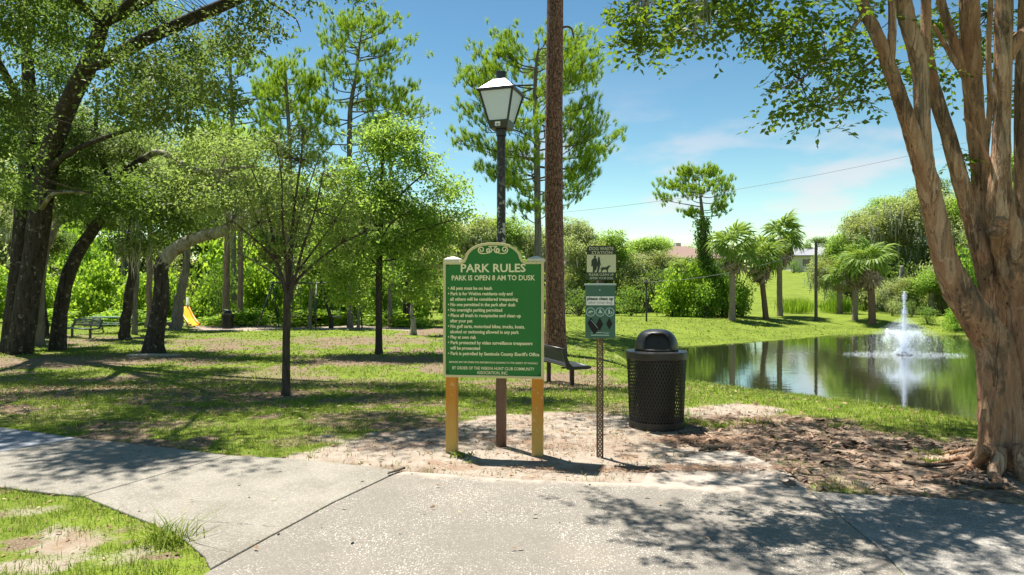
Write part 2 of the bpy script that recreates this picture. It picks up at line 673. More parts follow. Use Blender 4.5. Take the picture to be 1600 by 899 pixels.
SAND_POLYS = [(_poly([(492, 718), (520, 692), (600, 676), (690, 662), (760, 654), (850, 648), (960, 645), (1010, 660), (1100, 672), (1160, 690), (1260, 730), (1310, 770), (1200, 772), (1000, 765), (640, 752), (560, 735)]), 0.48),
              (_poly([(1080, 640), (1160, 632), (1230, 640), (1200, 652), (1100, 655)]), 0.35),
              (_poly([(300, 517), (420, 516), (560, 515), (640, 517), (640, 509), (480, 508), (300, 508)]), 0.5),
              (_poly([(60, 508), (150, 507), (300, 509), (300, 505), (150, 502), (60, 503)]), 0.4)]
MULCH_POLY = _poly([(1035, 690), (1085, 664), (1150, 652), (1230, 648), (1300, 660), (1420, 682), (1530, 694), (1700, 700), (1950, 715), (2300, 820), (1600, 806), (1420, 792), (1290, 782), (1235, 752), (1215, 728), (1150, 706)])
DIRT = []
PALE = []
for (px, py, rx, ry, k) in [(585, 563, 120, 8, .95), (432, 618, 60, 10, .85), (575, 655, 110, 16, .55), (400, 590, 120, 12, .5), (90, 566, 150, 10, .9), (240, 562, 90, 6, .7),
                            (90, 612, 150, 14, .62), (50, 650, 120, 12, .4), (625, 622, 60, 9, .55), (885, 594, 75, 11, .95), (560, 532, 140, 8, .55), (672, 518, 45, 6, 1),
                            (330, 535, 110, 6, .5), (150, 530, 70, 6, .5), (700, 690, 200, 14, .6), (240, 662, 120, 9, .42), (330, 640, 90, 9, .45), (470, 690, 60, 10, .5),
                            (945, 640, 60, 12, .5), (1240, 655, 110, 12, .5), (110, 845, 110, 26, .62), (215, 868, 60, 22, .55), (40, 800, 60, 14, .5), (40, 885, 80, 16, .6), (520, 600, 130, 9, .5), (330, 690, 120, 6, .3),
                            (1385, 523, 220, 2.5, .5)]:
    c = G(px, py)
    a = G(px, py - ry)
    b = G(px, py + ry)
    (DIRT if py < 780 else PALE).append((c[0], c[1], rx / F * c[1], max(0.15, abs(a[1] - b[1]) / 2), k))


def cover(x, y):
    """how much sand, bare dirt and mulch lies at each point, 0..1"""
    n1 = fbm(x, y, 0.9, 21, 4) - 0.5
    n2 = fbm(x, y, 4.0, 31, 3) - 0.5
    sand = np.zeros(np.shape(x))
    for poly, soft in SAND_POLYS:
        sand = np.maximum(sand, sstep(soft, -soft, sd_poly(x, y, poly) + n1 * 0.9 * soft * 2 + n2 * soft * 1.6))
    mulch = sstep(0.35, -0.35, sd_poly(x, y, MULCH_POLY) + n1 * 0.9 + n2 * 0.5)
    dirt = np.zeros(np.shape(x))
    for cx, cy, rx, ry, k in DIRT:
        r = np.sqrt(((x - cx) / rx) ** 2 + ((y - cy) / ry) ** 2)
        dirt = np.maximum(dirt, k * sstep(1.25, 0.55, r + n1 * 1.2 + n2 * 0.9))
    for cx, cy, rx, ry, k in PALE:
        r = np.sqrt(((x - cx) / rx) ** 2 + ((y - cy) / ry) ** 2)
        sand = np.maximum(sand, k * 0.95 * sstep(1.3, 0.4, r + n1 * 1.3 + n2 * 1.6))
    park = sstep(1.5, -1.5, x - 1.0 - 0.12 * y) * sstep(34, 28, y)
    dirt = np.maximum(dirt, park * 0.78 * sstep(-0.04, 0.18, n1 + 0.6 * n2))
    return sand, dirt, mulch


def grid_axis(a, b, step, lo, hi, grow):
    v = list(np.arange(a, b, step))
    s = step
    while v[-1] < hi:
        s *= grow
        v.append(v[-1] + s)
    s = step
    while v[0] > lo:
        s *= grow
        v.insert(0, v[0] - s)
    return np.array(v)


gx = grid_axis(-7.5, 8.0, 0.085, -700, 700, 1.09)
gy = grid_axis(3.2, 14.5, 0.085, -60, 1500, 1.06)
XX, YY = np.meshgrid(gx, gy)
fx, fy = XX.ravel(), YY.ravel()
ZZ = ground(fx, fy)
near = (np.abs(fx) < 12) & (fy < 9)
ssd = np.full(fx.shape, 9.0)
ssd[near] = slab_sd(fx[near], fy[near])
ZZ = ZZ + 0.012 * (fbm(fx, fy, 3.0, 77) - 0.5) - 0.07 * sstep(-0.01, -0.12, ssd)
cs, cd, cm = cover(fx, fy)
cm2 = np.clip(cm, 0, 1)
ZZ = ZZ + 0.03 * cm2 * (fbm(fx, fy, 5.0, 88, 3) - 0.45) * (ssd > 0.1)
nx, ny = len(gx), len(gy)
ii = (np.arange(ny - 1)[:, None] * nx + np.arange(nx - 1)[None]).ravel()
tb = MB()
tb.add(np.stack([fx, fy, ZZ], 1), np.stack([ii, ii + 1, ii + nx + 1, ii + nx], 1))

t = NT('park_ground')
nA = t.noise(0.7, 4)
nB = t.noise(7.0, 4, 0.6)
nC = t.noise(45.0, 3, 0.6)
g = t.mix(t.rng(nA, 0.35, 0.65), (0.115, 0.165, 0.018), (0.175, 0.23, 0.028))
g = t.mix(t.rng(nB, 0.45, 0.75), g, (0.175, 0.19, 0.045))
g = t.mix(t.rng(nC, 0.52, 0.3), g, (0.06, 0.10, 0.010))
dirt = t.mix(nB, (0.105, 0.072, 0.048), (0.25, 0.18, 0.125))
dirt = t.mix(t.rng(nC, 0.5, 0.7), dirt, (0.30, 0.235, 0.165))
sand = t.mix(t.rng(nB, 0.3, 0.75), (0.37, 0.315, 0.255), (0.28, 0.23, 0.18))
sand = t.mix(t.rng(t.noise(2.2, 4), 0.52, 0.68), sand, (0.27, 0.19, 0.135))
sand = t.mix(t.rng(nC, 0.58, 0.72), sand, (0.25, 0.17, 0.12))
mul = t.mix(t.rng(t.noise(18, 5, 0.7), 0.35, 0.65), (0.10, 0.072, 0.052), (0.27, 0.195, 0.14))
mul = t.mix(t.rng(t.noise(3.5, 4, 0.6), 0.48, 0.62), mul, (0.36, 0.28, 0.21))
edge = t.math('MULTIPLY', t.math('SUBTRACT', nC, 0.5), 0.7)


def msk(name):
    return t.rng(t.math('ADD', t.attr(name), edge), 0.28, 0.62)


c = t.mix(msk('dirt'), g, dirt)
c = t.mix(msk('sand'), c, sand)
c = t.mix(msk('mulch'), c, mul)
hgt = t.math('ADD', t.math('MULTIPLY', nC, 0.6), t.noise(140, 2))
tm = t.done(t.pbr(c, 0.95, 0.1, 0, t.bump(hgt, 0.55, 0.03)))
tag(tb.build('ground', tm, smooth=True, attrs={'sand': cs, 'dirt': cd, 'mulch': cm}), kind='structure')

# ------------------------------------------------------------------ paving


def conc(name, a, b, stain, sc=1.0, speck=0.0):
    t = NT(name)
    n = t.noise(2.2 * sc, 5, 0.6)
    f = t.noise(55, 4, 0.7)
    c = t.mix(t.rng(n, 0.3, 0.7), a, b)
    c = t.mix(t.rng(t.noise(0.9, 4, 0.6), 0.5, 0.75), c, stain)
    c = t.mix(t.math('MULTIPLY', f, 0.45), c, tuple(k * 0.62 for k in a))
    e = t.voro(0.55, t.co((1, 1, 1)), 'DISTANCE_TO_EDGE')
    wob = t.math('MULTIPLY', t.math('SUBTRACT', t.noise(9, 4, 0.7), 0.5), 0.06)
    cr = t.math('MULTIPLY', t.rng(t.math('ABSOLUTE', t.math('ADD', e, wob)), 0.0035, 0.0), t.rng(t.noise(0.8, 2), 0.5, 0.56))
    c = t.mix(t.math('MULTIPLY', t.rng(t.noise(5.0, 6, 0.7), 0.56, 0.72), 0.45), c, tuple(k * 0.75 for k in stain))
    c = t.mix(t.math('MULTIPLY', cr, 0.8), c, (0.08, 0.07, 0.06))
    h = f
    if speck:
        v = t.voro(120, out='Color')
        s = t.n('ShaderNodeSeparateColor')
        t.l(v, s.inputs[0])
        k = t.math('MULTIPLY', t.rng(s.outputs[0], 0.78, 0.8), speck)
        c = t.mix(k, c, (0.72, 0.68, 0.60))
    return t.done(t.pbr(c, 0.9, 0.2, 0, t.bump(h, 0.35, 0.01)))


M['conc_new'] = conc('blue_grey_concrete', (0.22, 0.235, 0.26), (0.27, 0.285, 0.305), (0.23, 0.24, 0.25))
M['conc'] = conc('worn_concrete', (0.20, 0.183, 0.150), (0.272, 0.249, 0.207), (0.16, 0.145, 0.115), 1, 0.15)
M['conc_old'] = conc('weathered_concrete', (0.19, 0.178, 0.16), (0.28, 0.26, 0.23), (0.16, 0.145, 0.125), 1, 0.25)
t = NT('shell_concrete')
v1 = t.co((1, 1, 1))
warp = t.n('ShaderNodeVectorMath', operation='ADD')
nz = t.n('ShaderNodeTexNoise')
nz.inputs['Scale'].default_value = 40
t.l(v1, nz.inputs['Vector'])
sc_ = t.n('ShaderNodeVectorMath', operation='SCALE')
t.l(nz.outputs['Color'], sc_.inputs[0])
sc_.inputs['Scale'].default_value = 0.012
t.l(v1, warp.inputs[0])
t.l(sc_.outputs[0], warp.inputs[1])


def chips(scale, lo, dmax):
    a = t.n('ShaderNodeTexVoronoi')
    a.inputs['Scale'].default_value = scale
    t.l(warp.outputs[0], a.inputs['Vector'])
    s = t.n('ShaderNodeSeparateColor')
    t.l(a.outputs['Color'], s.inputs[0])
    k = t.rng(s.outputs[0], lo, lo + 0.05)
    return t.math('MULTIPLY', k, t.rng(a.outputs['Distance'], dmax, dmax * 0.6)), s.outputs[1]


k1, r1 = chips(62, 0.45, 0.42)
k2, r2 = chips(120, 0.5, 0.45)
dens = t.rng(t.noise(1.3, 5, 0.65), 0.40, 0.60, 0.30, 1.0)
base = t.mix(t.noise(25, 5, 0.65), (0.125, 0.112, 0.095), (0.21, 0.19, 0.16))
base = t.mix(t.rng(t.noise(0.7, 4), 0.5, 0.7), base, (0.21, 0.185, 0.15))
chipc = t.mix(r1, (0.31, 0.28, 0.235), (0.56, 0.52, 0.45))
c = t.mix(t.math('MULTIPLY', k2, t.math('MULTIPLY', dens, 0.75)), base, (0.46, 0.42, 0.36))
c = t.mix(t.math('MULTIPLY', k1, dens), c, chipc)
c = t.mix(t.rng(t.noise(160, 2), 0.62, 0.72), c, (0.13, 0.11, 0.09))
c = t.mix(t.math('MULTIPLY', t.rng(t.noise(3.2, 6, 0.7), 0.54, 0.70), 0.5), c, (0.15, 0.13, 0.105))
gs = t.n('ShaderNodeSeparateXYZ')
t.l(v1, gs.inputs[0])
ed = t.math('ADD', gs.outputs[1], t.math('MULTIPLY', gs.outputs[0], 0.18))
dust = t.rng(t.math('ADD', ed, t.math('MULTIPLY', t.math('SUBTRACT', t.noise(4.0, 6, 0.7), 0.5), 0.6)), 5.55, 5.76)
c = t.mix(dust, c, t.mix(t.noise(30, 4, 0.7), (0.30, 0.25, 0.20), (0.43, 0.365, 0.30)))
M['shell'] = t.done(t.pbr(c, 0.85, 0.25, 0, t.bump(t.math('ADD', k1, t.noise(80, 3)), 0.3, 0.008)))

M['conc_sand'] = conc('sandy_concrete', (0.31, 0.265, 0.22), (0.40, 0.345, 0.285), (0.26, 0.215, 0.17), 1.5, 0.2)
walk = put('walkway', None)
tag(walk, kind='structure')


def shrink(poly, d):
    n = len(poly)
    area = sum(poly[i][0] * poly[(i + 1) % n][1] - poly[(i + 1) % n][0] * poly[i][1] for i in range(n))
    sg = 1 if area > 0 else -1
    out = []
    for i in range(n):
        p0, p1, p2 = (np.array(poly[k % n]) for k in (i - 1, i, i + 1))
        e1 = (p1 - p0) / (np.linalg.norm(p1 - p0) + 1e-9)
        e2 = (p2 - p1) / (np.linalg.norm(p2 - p1) + 1e-9)
        n1 = np.array([-e1[1], e1[0]]) * sg
        n2 = np.array([-e2[1], e2[0]]) * sg
        b = n1 + n2
        L = np.dot(b, n1)
        b = b / max(L, 0.35)
        out.append(tuple(p1 + b * d))
    return out if area > 0 else out[::-1]


for poly, mk, top in ((SL_A, 'conc_new', 0.014), (SL_B, 'conc', 0.012), (SL_C, 'conc', 0.011), (SL_D, 'shell', 0.006), (SL_E, 'conc_old', 0.007), (SL_F, 'conc_sand', 0.003)):
    mb = MB()
    mb.slab(shrink(poly, 0.004), -0.09, top)
    mb.build('paving_slab', M[mk], walk, bevel=0.008)

# ------------------------------------------------------------------ pond
t = NT('pond_water')
fr = (22.0 * 0 + (1413 - 800) / F * 29.3, 29.3)
wv = t.noise(1.0, 4, 0.6, t.co((0.9, 2.4, 1)))
wf = t.noise(1.0, 2, 0.5, t.co((5, 11, 1)))
ripl = t.n('ShaderNodeTexWave', wave_type='RINGS', rings_direction='SPHERICAL')
ripl.inputs['Scale'].default_value = 0.9
ripl.inputs['Distortion'].default_value = 3.0
ripl.inputs['Detail'].default_value = 3.0
mp = t.n('ShaderNodeMapping')
mp.inputs['Location'].default_value = (-fr[0], -fr[1], 0)
t.co()
t.l(t._tc.outputs['Object'], mp.inputs[0])
t.l(mp.outputs[0], ripl.inputs['Vector'])
ln = t.n('ShaderNodeVectorMath', operation='LENGTH')
t.l(mp.outputs[0], ln.inputs[0])
amp = t.rng(ln.outputs['Value'], 9.0, 1.0, 0.0, 0.55)
h = t.math('ADD', t.math('ADD', wv, t.math('MULTIPLY', wf, 0.22)), t.math('MULTIPLY', ripl.outputs[1], amp))
wsh = (t.pbr(t.mix(t.noise(0.3, 2), (0.022, 0.027, 0.012), (0.038, 0.040, 0.02)), 0.03, 0.5, 0, t.bump(h, 0.075, 0.05), IOR=3.4))
gl = t.n('ShaderNodeBsdfGlossy')
gl.inputs['Color'].default_value = (0.95, 0.96, 0.97, 1)
gl.inputs['Roughness'].default_value = 0.03
t.l(t.bump(h, 0.075, 0.05), gl.inputs['Normal'])
wmx = t.n('ShaderNodeMixShader')
wmx.inputs[0].default_value = 0.45
t.l(wsh, wmx.inputs[1])
t.l(gl.outputs[0], wmx.inputs[2])
wm = t.done(wmx.outputs[0])
mb = MB()
wp = []
cxy = np.mean(np.array(POND), 0)
px_, py_ = np.array(POND).T
n = len(POND)
tt = np.linspace(0, n, n * 8, endpoint=False)
for q in tt:
    i = int(q)
    u = q - i
    p0, p1, p2, p3 = (np.array(POND[(i + k) % n]) for k in (-1, 0, 1, 2))
    r = 0.5 * (2 * p1 + (p2 - p0) * u + (2 * p0 - 5 * p1 + 4 * p2 - p3) * u * u + (3 * p1 - p0 - 3 * p2 + p3) * u ** 3)
    wp.append(r)
wpo = shrink([tuple(k) for k in wp], -0.55)
mb.add([(a, b, ZW) for a, b in wpo], [tuple(range(len(wpo)))])
tag(mb.build('pond_water', wm), kind='structure')

# ------------------------------------------------------------------ lettering
def text_mesh(s, w, h, bold=0.012, space=1.0):
    """a line of raised letters, w wide and h tall (cap to baseline), centred, in the x,z plane facing -y"""
    cu = bpy.data.curves.new('lettering', 'FONT')
    cu.body = s
    cu.size = 1.0
    cu.offset = bold
    cu.space_character = space
    cu.extrude = 0.02
    cu.resolution_u = 2
    ob = bpy.data.objects.new('lettering', cu)
    COL.objects.link(ob)
    dg = bpy.context.evaluated_depsgraph_get()
    me = bpy.data.meshes.new_from_object(ob.evaluated_get(dg))
    bpy.data.objects.remove(ob)
    n = len(me.vertices)
    a = np.empty(n * 3, np.float32)
    me.vertices.foreach_get('co', a)
    a = a.reshape(-1, 3)
    x0, x1 = a[:, 0].min(), a[:, 0].max()
    sx = w / (x1 - x0)
    sy = h / 0.73
    b = np.stack([(a[:, 0] - (x0 + x1) / 2) * sx, -a[:, 2] * 0.06, a[:, 1] * sy], 1)
    me.vertices.foreach_set('co', np.ascontiguousarray(b, np.float32).ravel())
    me.update()
    return me


def letters(s, x, y, z, w, h, mat, parent, bold=0.012, name='lettering', space=1.0):
    me = text_mesh(s, w, h, bold, space)
    me.materials.append(mat)
    o = put(name, me, parent)
    o.location = (x, y, z)
    return o


# ------------------------------------------------------------------ park rules sign
M['sign_green'] = paint('sign_green', (0.036, 0.185, 0.040), 0.6, 0.2, wear=0.12, sc=3)
M['cream'] = paint('cream_paint', (0.62, 0.56, 0.27), 0.5, 0.35, wear=0.1, sc=8, worn=(0.45, 0.36, 0.18), worn_at=(0.64, 0.72))
M['letter'] = paint('letter_cream', (0.85, 0.79, 0.45), 0.5, 0.3, wear=0.08, sc=14)
M['cap_white'] = paint('cap_white', (0.62, 0.58, 0.45), 0.5, 0.3, wear=0.08, sc=8, worn=(0.55, 0.50, 0.42), worn_at=(0.62, 0.72))
M['bolt'] = paint('bolt_dark', (0.03, 0.035, 0.03), 0.4, 0.5)
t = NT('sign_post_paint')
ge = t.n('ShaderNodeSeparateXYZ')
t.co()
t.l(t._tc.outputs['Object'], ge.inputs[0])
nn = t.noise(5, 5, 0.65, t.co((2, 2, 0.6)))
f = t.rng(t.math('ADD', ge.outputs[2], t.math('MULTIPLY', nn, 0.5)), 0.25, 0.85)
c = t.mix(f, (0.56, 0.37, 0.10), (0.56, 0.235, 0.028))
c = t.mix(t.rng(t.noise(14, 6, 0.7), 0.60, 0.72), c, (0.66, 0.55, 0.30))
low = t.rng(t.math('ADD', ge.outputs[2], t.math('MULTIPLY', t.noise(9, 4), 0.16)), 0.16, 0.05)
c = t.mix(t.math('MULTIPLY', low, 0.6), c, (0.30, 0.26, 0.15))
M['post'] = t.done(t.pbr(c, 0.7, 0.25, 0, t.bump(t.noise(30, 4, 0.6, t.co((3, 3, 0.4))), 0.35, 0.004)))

SG = thing('park_sign', 'green park rules board with cream lettering and arched top on two yellow wooden posts', 'sign', (-0.17, 6.565, 0.0), math.atan2(-0.13, 0.853))
KS = 162.5


def sx(px):
    return (px - 772.6) / KS


def sz(py):
    return 1.6 - (py - 449.5) / KS


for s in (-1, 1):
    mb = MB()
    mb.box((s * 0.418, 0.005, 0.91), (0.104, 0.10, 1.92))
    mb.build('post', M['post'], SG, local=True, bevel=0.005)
    mb = MB()
    mb.box((s * 0.405, 0.005, 1.860), (0.160, 0.155, 0.028))
    mb.lathe([(0.106, 1.8745), (0.080, 1.885), (0.02, 1.900)], 4, (s * 0.405, 0.005, 0), True, R(45))
    mb.build('post_cap', M['cap_white'], SG, local=True, bevel=0.004)
half = [(824.5, 409.5), (819.5, 407), (817, 402.5), (815.5, 397.5), (812, 392.5), (806, 387.3), (798, 383.3), (790, 381.2), (781, 380.2), (772.6, 380)]
right = [(sx(a), sz(b)) for a, b in half]
arch = right + [(-a, b) for a, b in right[-2::-1]]
outl = [(-0.486, sz(589.5)), (0.486, sz(589.5)), (0.486, sz(409.5))] + arch + [(-0.486, sz(409.5))]
inn = shrink(outl, 0.025)
mb = MB()
mb.prism(shrink(outl, 0.006), -0.066, -0.047)
mb.build('sign_panel', M['sign_green'], SG, local=True)
nO = len(outl)
v = [(p[0], -0.079, p[1]) for p in outl] + [(p[0], -0.079, p[1]) for p in inn] + [(p[0], -0.046, p[1]) for p in outl] + [(p[0], -0.046, p[1]) for p in inn]
fr_ = []
for i in range(nO):
    j = (i + 1) % nO
    fr_ += [(i, j, nO + j, nO + i), (2 * nO + i, 3 * nO + i, 3 * nO + j, 2 * nO + j), (i, 2 * nO + i, 2 * nO + j, j), (nO + i, nO + j, 3 * nO + j, 3 * nO + i)]
mb = MB()
mb.add(v, fr_)
mb.build('sign_trim', M['cream'], SG, local=True, bevel=0.003)
for (bx, by) in ((701, 414.5), (846, 414), (701, 581), (845, 584)):
    mb = MB()
    mb.lathe([(0.009, 0), (0.009, 0.008), (0.005, 0.012)], 10)
    o = mb.build('bolt', M['bolt'], SG, local=True)
    o.rotation_euler = (R(90), 0, 0)
    o.location = (sx(bx), -0.066, sz(by))
# scroll of two large and two small spirals under the arch
mb = MB()


def spiral(cx, cz, r0, turns, a0, sgn, r1=0.006, n=26):
    pts = []
    for k in range(n):
        u = k / (n - 1)
        a = a0 + sgn * u * turns * 2 * math.pi
        r = r0 + (r1 - r0) * u
        pts.append((cx + r * math.cos(a), -0.072, cz + r * math.sin(a)))
    return pts


zc = sz(391.0)
for s in (-1, 1):
    q = spiral(s * 0.112, zc, 0.034, 1.35, math.pi * (1.5), s, 0.008)
    tail = [(s * 0.0, -0.072, zc + 0.002), (s * 0.03, -0.072, zc - 0.022), (s * 0.07, -0.072, zc - 0.036)]
    mb.tube(tail + q, [0.004] * 3 + [0.0062] * (len(q) - 6) + [0.006, 0.006, 0.006, 0.008, 0.009, 0.009], 8, 2)
    q = spiral(s * 0.042, zc - 0.004, 0.034, 1.45, math.pi * (0.5), -s if False else s, 0.007)
    mb.tube([(0, -0.072, zc + 0.034)] + q, [0.004] + [0.0055] * (len(q) - 3) + [0.007] * 3, 8, 2)
    mb.tube(spiral(s * 0.047, zc - 0.008, 0.019, 1.1, -math.pi * 0.3, -s, 0.006, 16), [0.0045] * 13 + [0.006] * 3, 8, 2)
mb.build('scroll_ornament', M['letter'], SG, local=True, smooth=True)
LINES = [('PARK RULES', 721.5, 823.5, 425.4, 13.0, 0.022), ('PARK IS OPEN 8 AM TO DUSK', 707, 838, 438.2, 8.0, 0.022)]
y = 453.0
for s, a, b in (('\u2022 All pets must be on leash', 701, 771), ('\u2022 Park is for Wekiva residents only and', 701, 803), ('all others will be considered trespassing', 704.5, 811.5),
                ('\u2022 No one permitted in the park after dusk', 701, 808), ('\u2022 No overnight parking permitted', 701, 787), ('\u2022 Place all trash in receptacles and clean up', 701, 816),
                ('after your pet', 704.5, 740), ('\u2022 No golf carts, motorized bikes, trucks, boats,', 701, 822), ('alcohol or swimming allowed in any park', 704.5, 813),
                ('\u2022 Play at own risk', 701, 746), ('\u2022 Park protected by video surveillance trespassers', 701, 834), ('will be prosecuted', 704.5, 752),
                ("\u2022 Park is patrolled by Seminole County Sheriff's Office", 701, 844.5)):
    LINES.append((s, a, b, y, 5.3, 0.028))
    y += 8.47
LINES += [('REWARD MAY BE GIVEN FOR INFORMATION LEADING TO THE ARREST OF VANDALS', 703, 842, 567.0, 2.9, 0.02),
          ('BY ORDER OF THE WEKIVA HUNT CLUB COMMUNITY', 708, 837, 577.0, 4.9, 0.015), ('ASSOCIATION, INC.', 747, 796, 583.8, 4.9, 0.015)]
for s, a, b, yb, hh, bo in LINES:
    letters(s, (sx(a) + sx(b)) / 2, -0.0675, sz(yb), (b - a) / KS, hh / KS, M['letter'], SG, bo)

# ------------------------------------------------------------------ street lamp
t = NT('lamp_post_paint')
gz = t.n('ShaderNodeSeparateXYZ')
t.co()
t.l(t._tc.outputs['Object'], gz.inputs[0])
n1 = t.noise(16, 6, 0.65, t.co((1, 1, 0.5)))
hi = t.rng(gz.outputs[2], 0.8, 1.15)
c = t.mix(hi, t.mix(n1, (0.09, 0.055, 0.04), (0.19, 0.12, 0.09)), (0.022, 0.022, 0.023))
band = t.rng(gz.outputs[2], 2.75, 2.2)
sp = t.math('MULTIPLY', t.rng(t.noise(22, 5, 0.6), 0.52, 0.6), t.math('MULTIPLY', hi, t.math('ADD', t.math('MULTIPLY', band, 0.85), 0.1)))
c = t.mix(sp, c, (0.52, 0.50, 0.44))
M['lamp_post'] = t.done(t.pbr(c, 0.5, 0.4, 0, t.bump(n1, 0.3, 0.004)))
M['lamp_black'] = paint('lamp_black', (0.025, 0.026, 0.028), 0.35, 0.5, wear=0.2, worn=(0.11, 0.10, 0.10), worn_at=(0.62, 0.75))
t = NT('lamp_roof_metal')
c = t.mix(t.rng(t.noise(9, 5), 0.35, 0.65), (0.22, 0.215, 0.22), (0.55, 0.54, 0.54))
M['lamp_roof'] = t.done(t.pbr(c, 0.42, 0.5, 0.25))
t = NT('frosted_pane')
mx = t.n('ShaderNodeMixShader')
mx.inputs[0].default_value = 0.45
a = t.pbr((0.84, 0.90, 0.97), 0.3, 0.5)
b = t.n('ShaderNodeBsdfTranslucent')
b.inputs[0].default_value = (0.86, 0.93, 1.0, 1)
t.l(a, mx.inputs[1])
t.l(b.outputs[0], mx.inputs[2])
M['pane'] = t.done(mx.outputs[0])
SL = thing('street_lamp', 'black lantern street lamp with frosted panes on a tall flaking pole behind the rules board', 'street lamp',
           ((783.2 - 800) / F * 6.88, 6.88, 0.0), -R(18))
KL = F / 6.88


def lz(py):
    return 1.6 - (py - 449.5) / KL


mb = MB()
mb.lathe([(0.053, -0.1), (0.053, 0.9), (0.047, 1.0), (0.043, lz(215)), (0.043, lz(213))], 20)
mb.build('pole', M['lamp_post'], SL, local=True, smooth=True)
mb = MB()
mb.lathe([(0.052, lz(213)), (0.052, lz(206)), (0.058, lz(205.5)), (0.058, lz(203.5)), (0.05, lz(203))], 20)
mb.build('collar', M['lamp_black'], SL, local=True)


def sq(mb, prof):
    mb.lathe([(a * math.sqrt(2) / 2, z) for a, z in prof], 4, (0, 0, 0), True, R(45))


wE, wB, wT = 0.345, 0.205, 0.15
zE, zB, zG, zT = lz(147.5), lz(203), lz(191.5), lz(126)
mb = MB()
sq(mb, [(0.185, zB), (wB + 0.012, zG - 0.004), (wB + 0.012, zG + 0.004)])
mb.build('lantern_base', M['lamp_black'], SL, local=True, bevel=0.003)
for k in range(4):
    a = R(45 + 90 * k)
    p0 = (wB / math.sqrt(2) * math.cos(a), wB / math.sqrt(2) * math.sin(a), zG)
    p1 = (wE / math.sqrt(2) * math.cos(a), wE / math.sqrt(2) * math.sin(a), zE)
    mb = MB()
    mb.bar(p0, p1, 0.017, 0.017)
    mb.build('corner_bar', M['lamp_black'], SL, local=True)
    b = R(45 + 90 * (k + 1))
    q0 = (wB / math.sqrt(2) * math.cos(b), wB / math.sqrt(2) * math.sin(b), zG)
    q1 = (wE / math.sqrt(2) * math.cos(b), wE / math.sqrt(2) * math.sin(b), zE)
    n_ = np.array([math.cos(R(90 + 90 * k)), math.sin(R(90 + 90 * k)), 0]) * 0.004
    mb = MB()
    mb.add([np.array(z) * (0.97, 0.97, 1) for z in (p0, q0, q1, p1)] + [np.array(z) * (0.95, 0.95, 1) for z in (p0, q0, q1, p1)],
           [(0, 1, 2, 3), (7, 6, 5, 4), (0, 4, 5, 1), (1, 5, 6, 2), (2, 6, 7, 3), (3, 7, 4, 0)])
    mb.build('pane', M['pane'], SL, local=True)
mb = MB()
sq(mb, [(wE + 0.02, zE), (wE + 0.045, zE + 0.004), (wE + 0.045, zE + 0.024), (wE + 0.02, zE + 0.03)])
mb.build('eave', M['lamp_black'], SL, local=True, bevel=0.003)
mb = MB()
sq(mb, [(wE + 0.02, zE + 0.026), (wT, zT - 0.01), (wT - 0.01, zT)])
mb.build('lantern_roof', M['lamp_roof'], SL, local=True, bevel=0.004)
mb = MB()
mb.lathe([(0.056, zT - 0.004), (0.056, zT + 0.012), (0.05, zT + 0.014), (0.05, zT + 0.068), (0.056, zT + 0.07), (0.056, zT + 0.082), (0.03, zT + 0.092)], 20)
mb.build('finial', M['lamp_black'], SL, local=True)
mb = MB()
mb.box((0.0, -0.112, lz(197.3)), (0.055, 0.004, 0.042))
st = mb.build('number_sticker', paint('sticker_white', (0.8, 0.8, 0.78)), SL, local=True)
letters('181', 0.0, -0.1145, lz(199.6), 0.036, 0.02, M['bolt'], SL, 0.02)

# ------------------------------------------------------------------ dog waste station
M['galv_rust'] = paint('rusty_channel', (0.16, 0.105, 0.065), 0.8, 0.25, 0.0, wear=0.35, sc=14, worn=(0.27, 0.22, 0.16), worn_at=(0.52, 0.66))
M['box_green'] = paint('box_green', (0.035, 0.12, 0.075), 0.42, 0.5, wear=0.18, sc=5, worn=(0.07, 0.15, 0.10), worn_at=(0.6, 0.75))
M['box_lid'] = paint('box_lid', (0.30, 0.40, 0.36), 0.4, 0.5, wear=0.12)
M['dark_green'] = paint('sign_dark_green', (0.018, 0.035, 0.016), 0.45, 0.4, wear=0.2)
M['beige'] = paint('sign_beige', (0.56, 0.55, 0.33), 0.5, 0.35, wear=0.08)
M['white'] = paint('label_white', (0.78, 0.78, 0.70), 0.5, 0.35, wear=0.06)
M['ring'] = paint('ring_pale', (0.45, 0.60, 0.52), 0.5, 0.3)
M['black'] = paint('bag_black', (0.008, 0.008, 0.009), 0.5, 0.3)
M['grey_ink'] = paint('grey_ink', (0.38, 0.38, 0.36), 0.5, 0.3)
DS = 6.42
KD = F / DS
DW = thing('dog_waste_station', 'dog waste station with picture sign over a green bag dispenser on a rusty perforated post', 'dog waste station',
           ((937.5 - 800) / F * DS, DS, 0.0), R(-5))


def dx(px):
    return (px - 937.5) / KD


def dz(py):
    return 1.6 - (py - 449.5) / KD


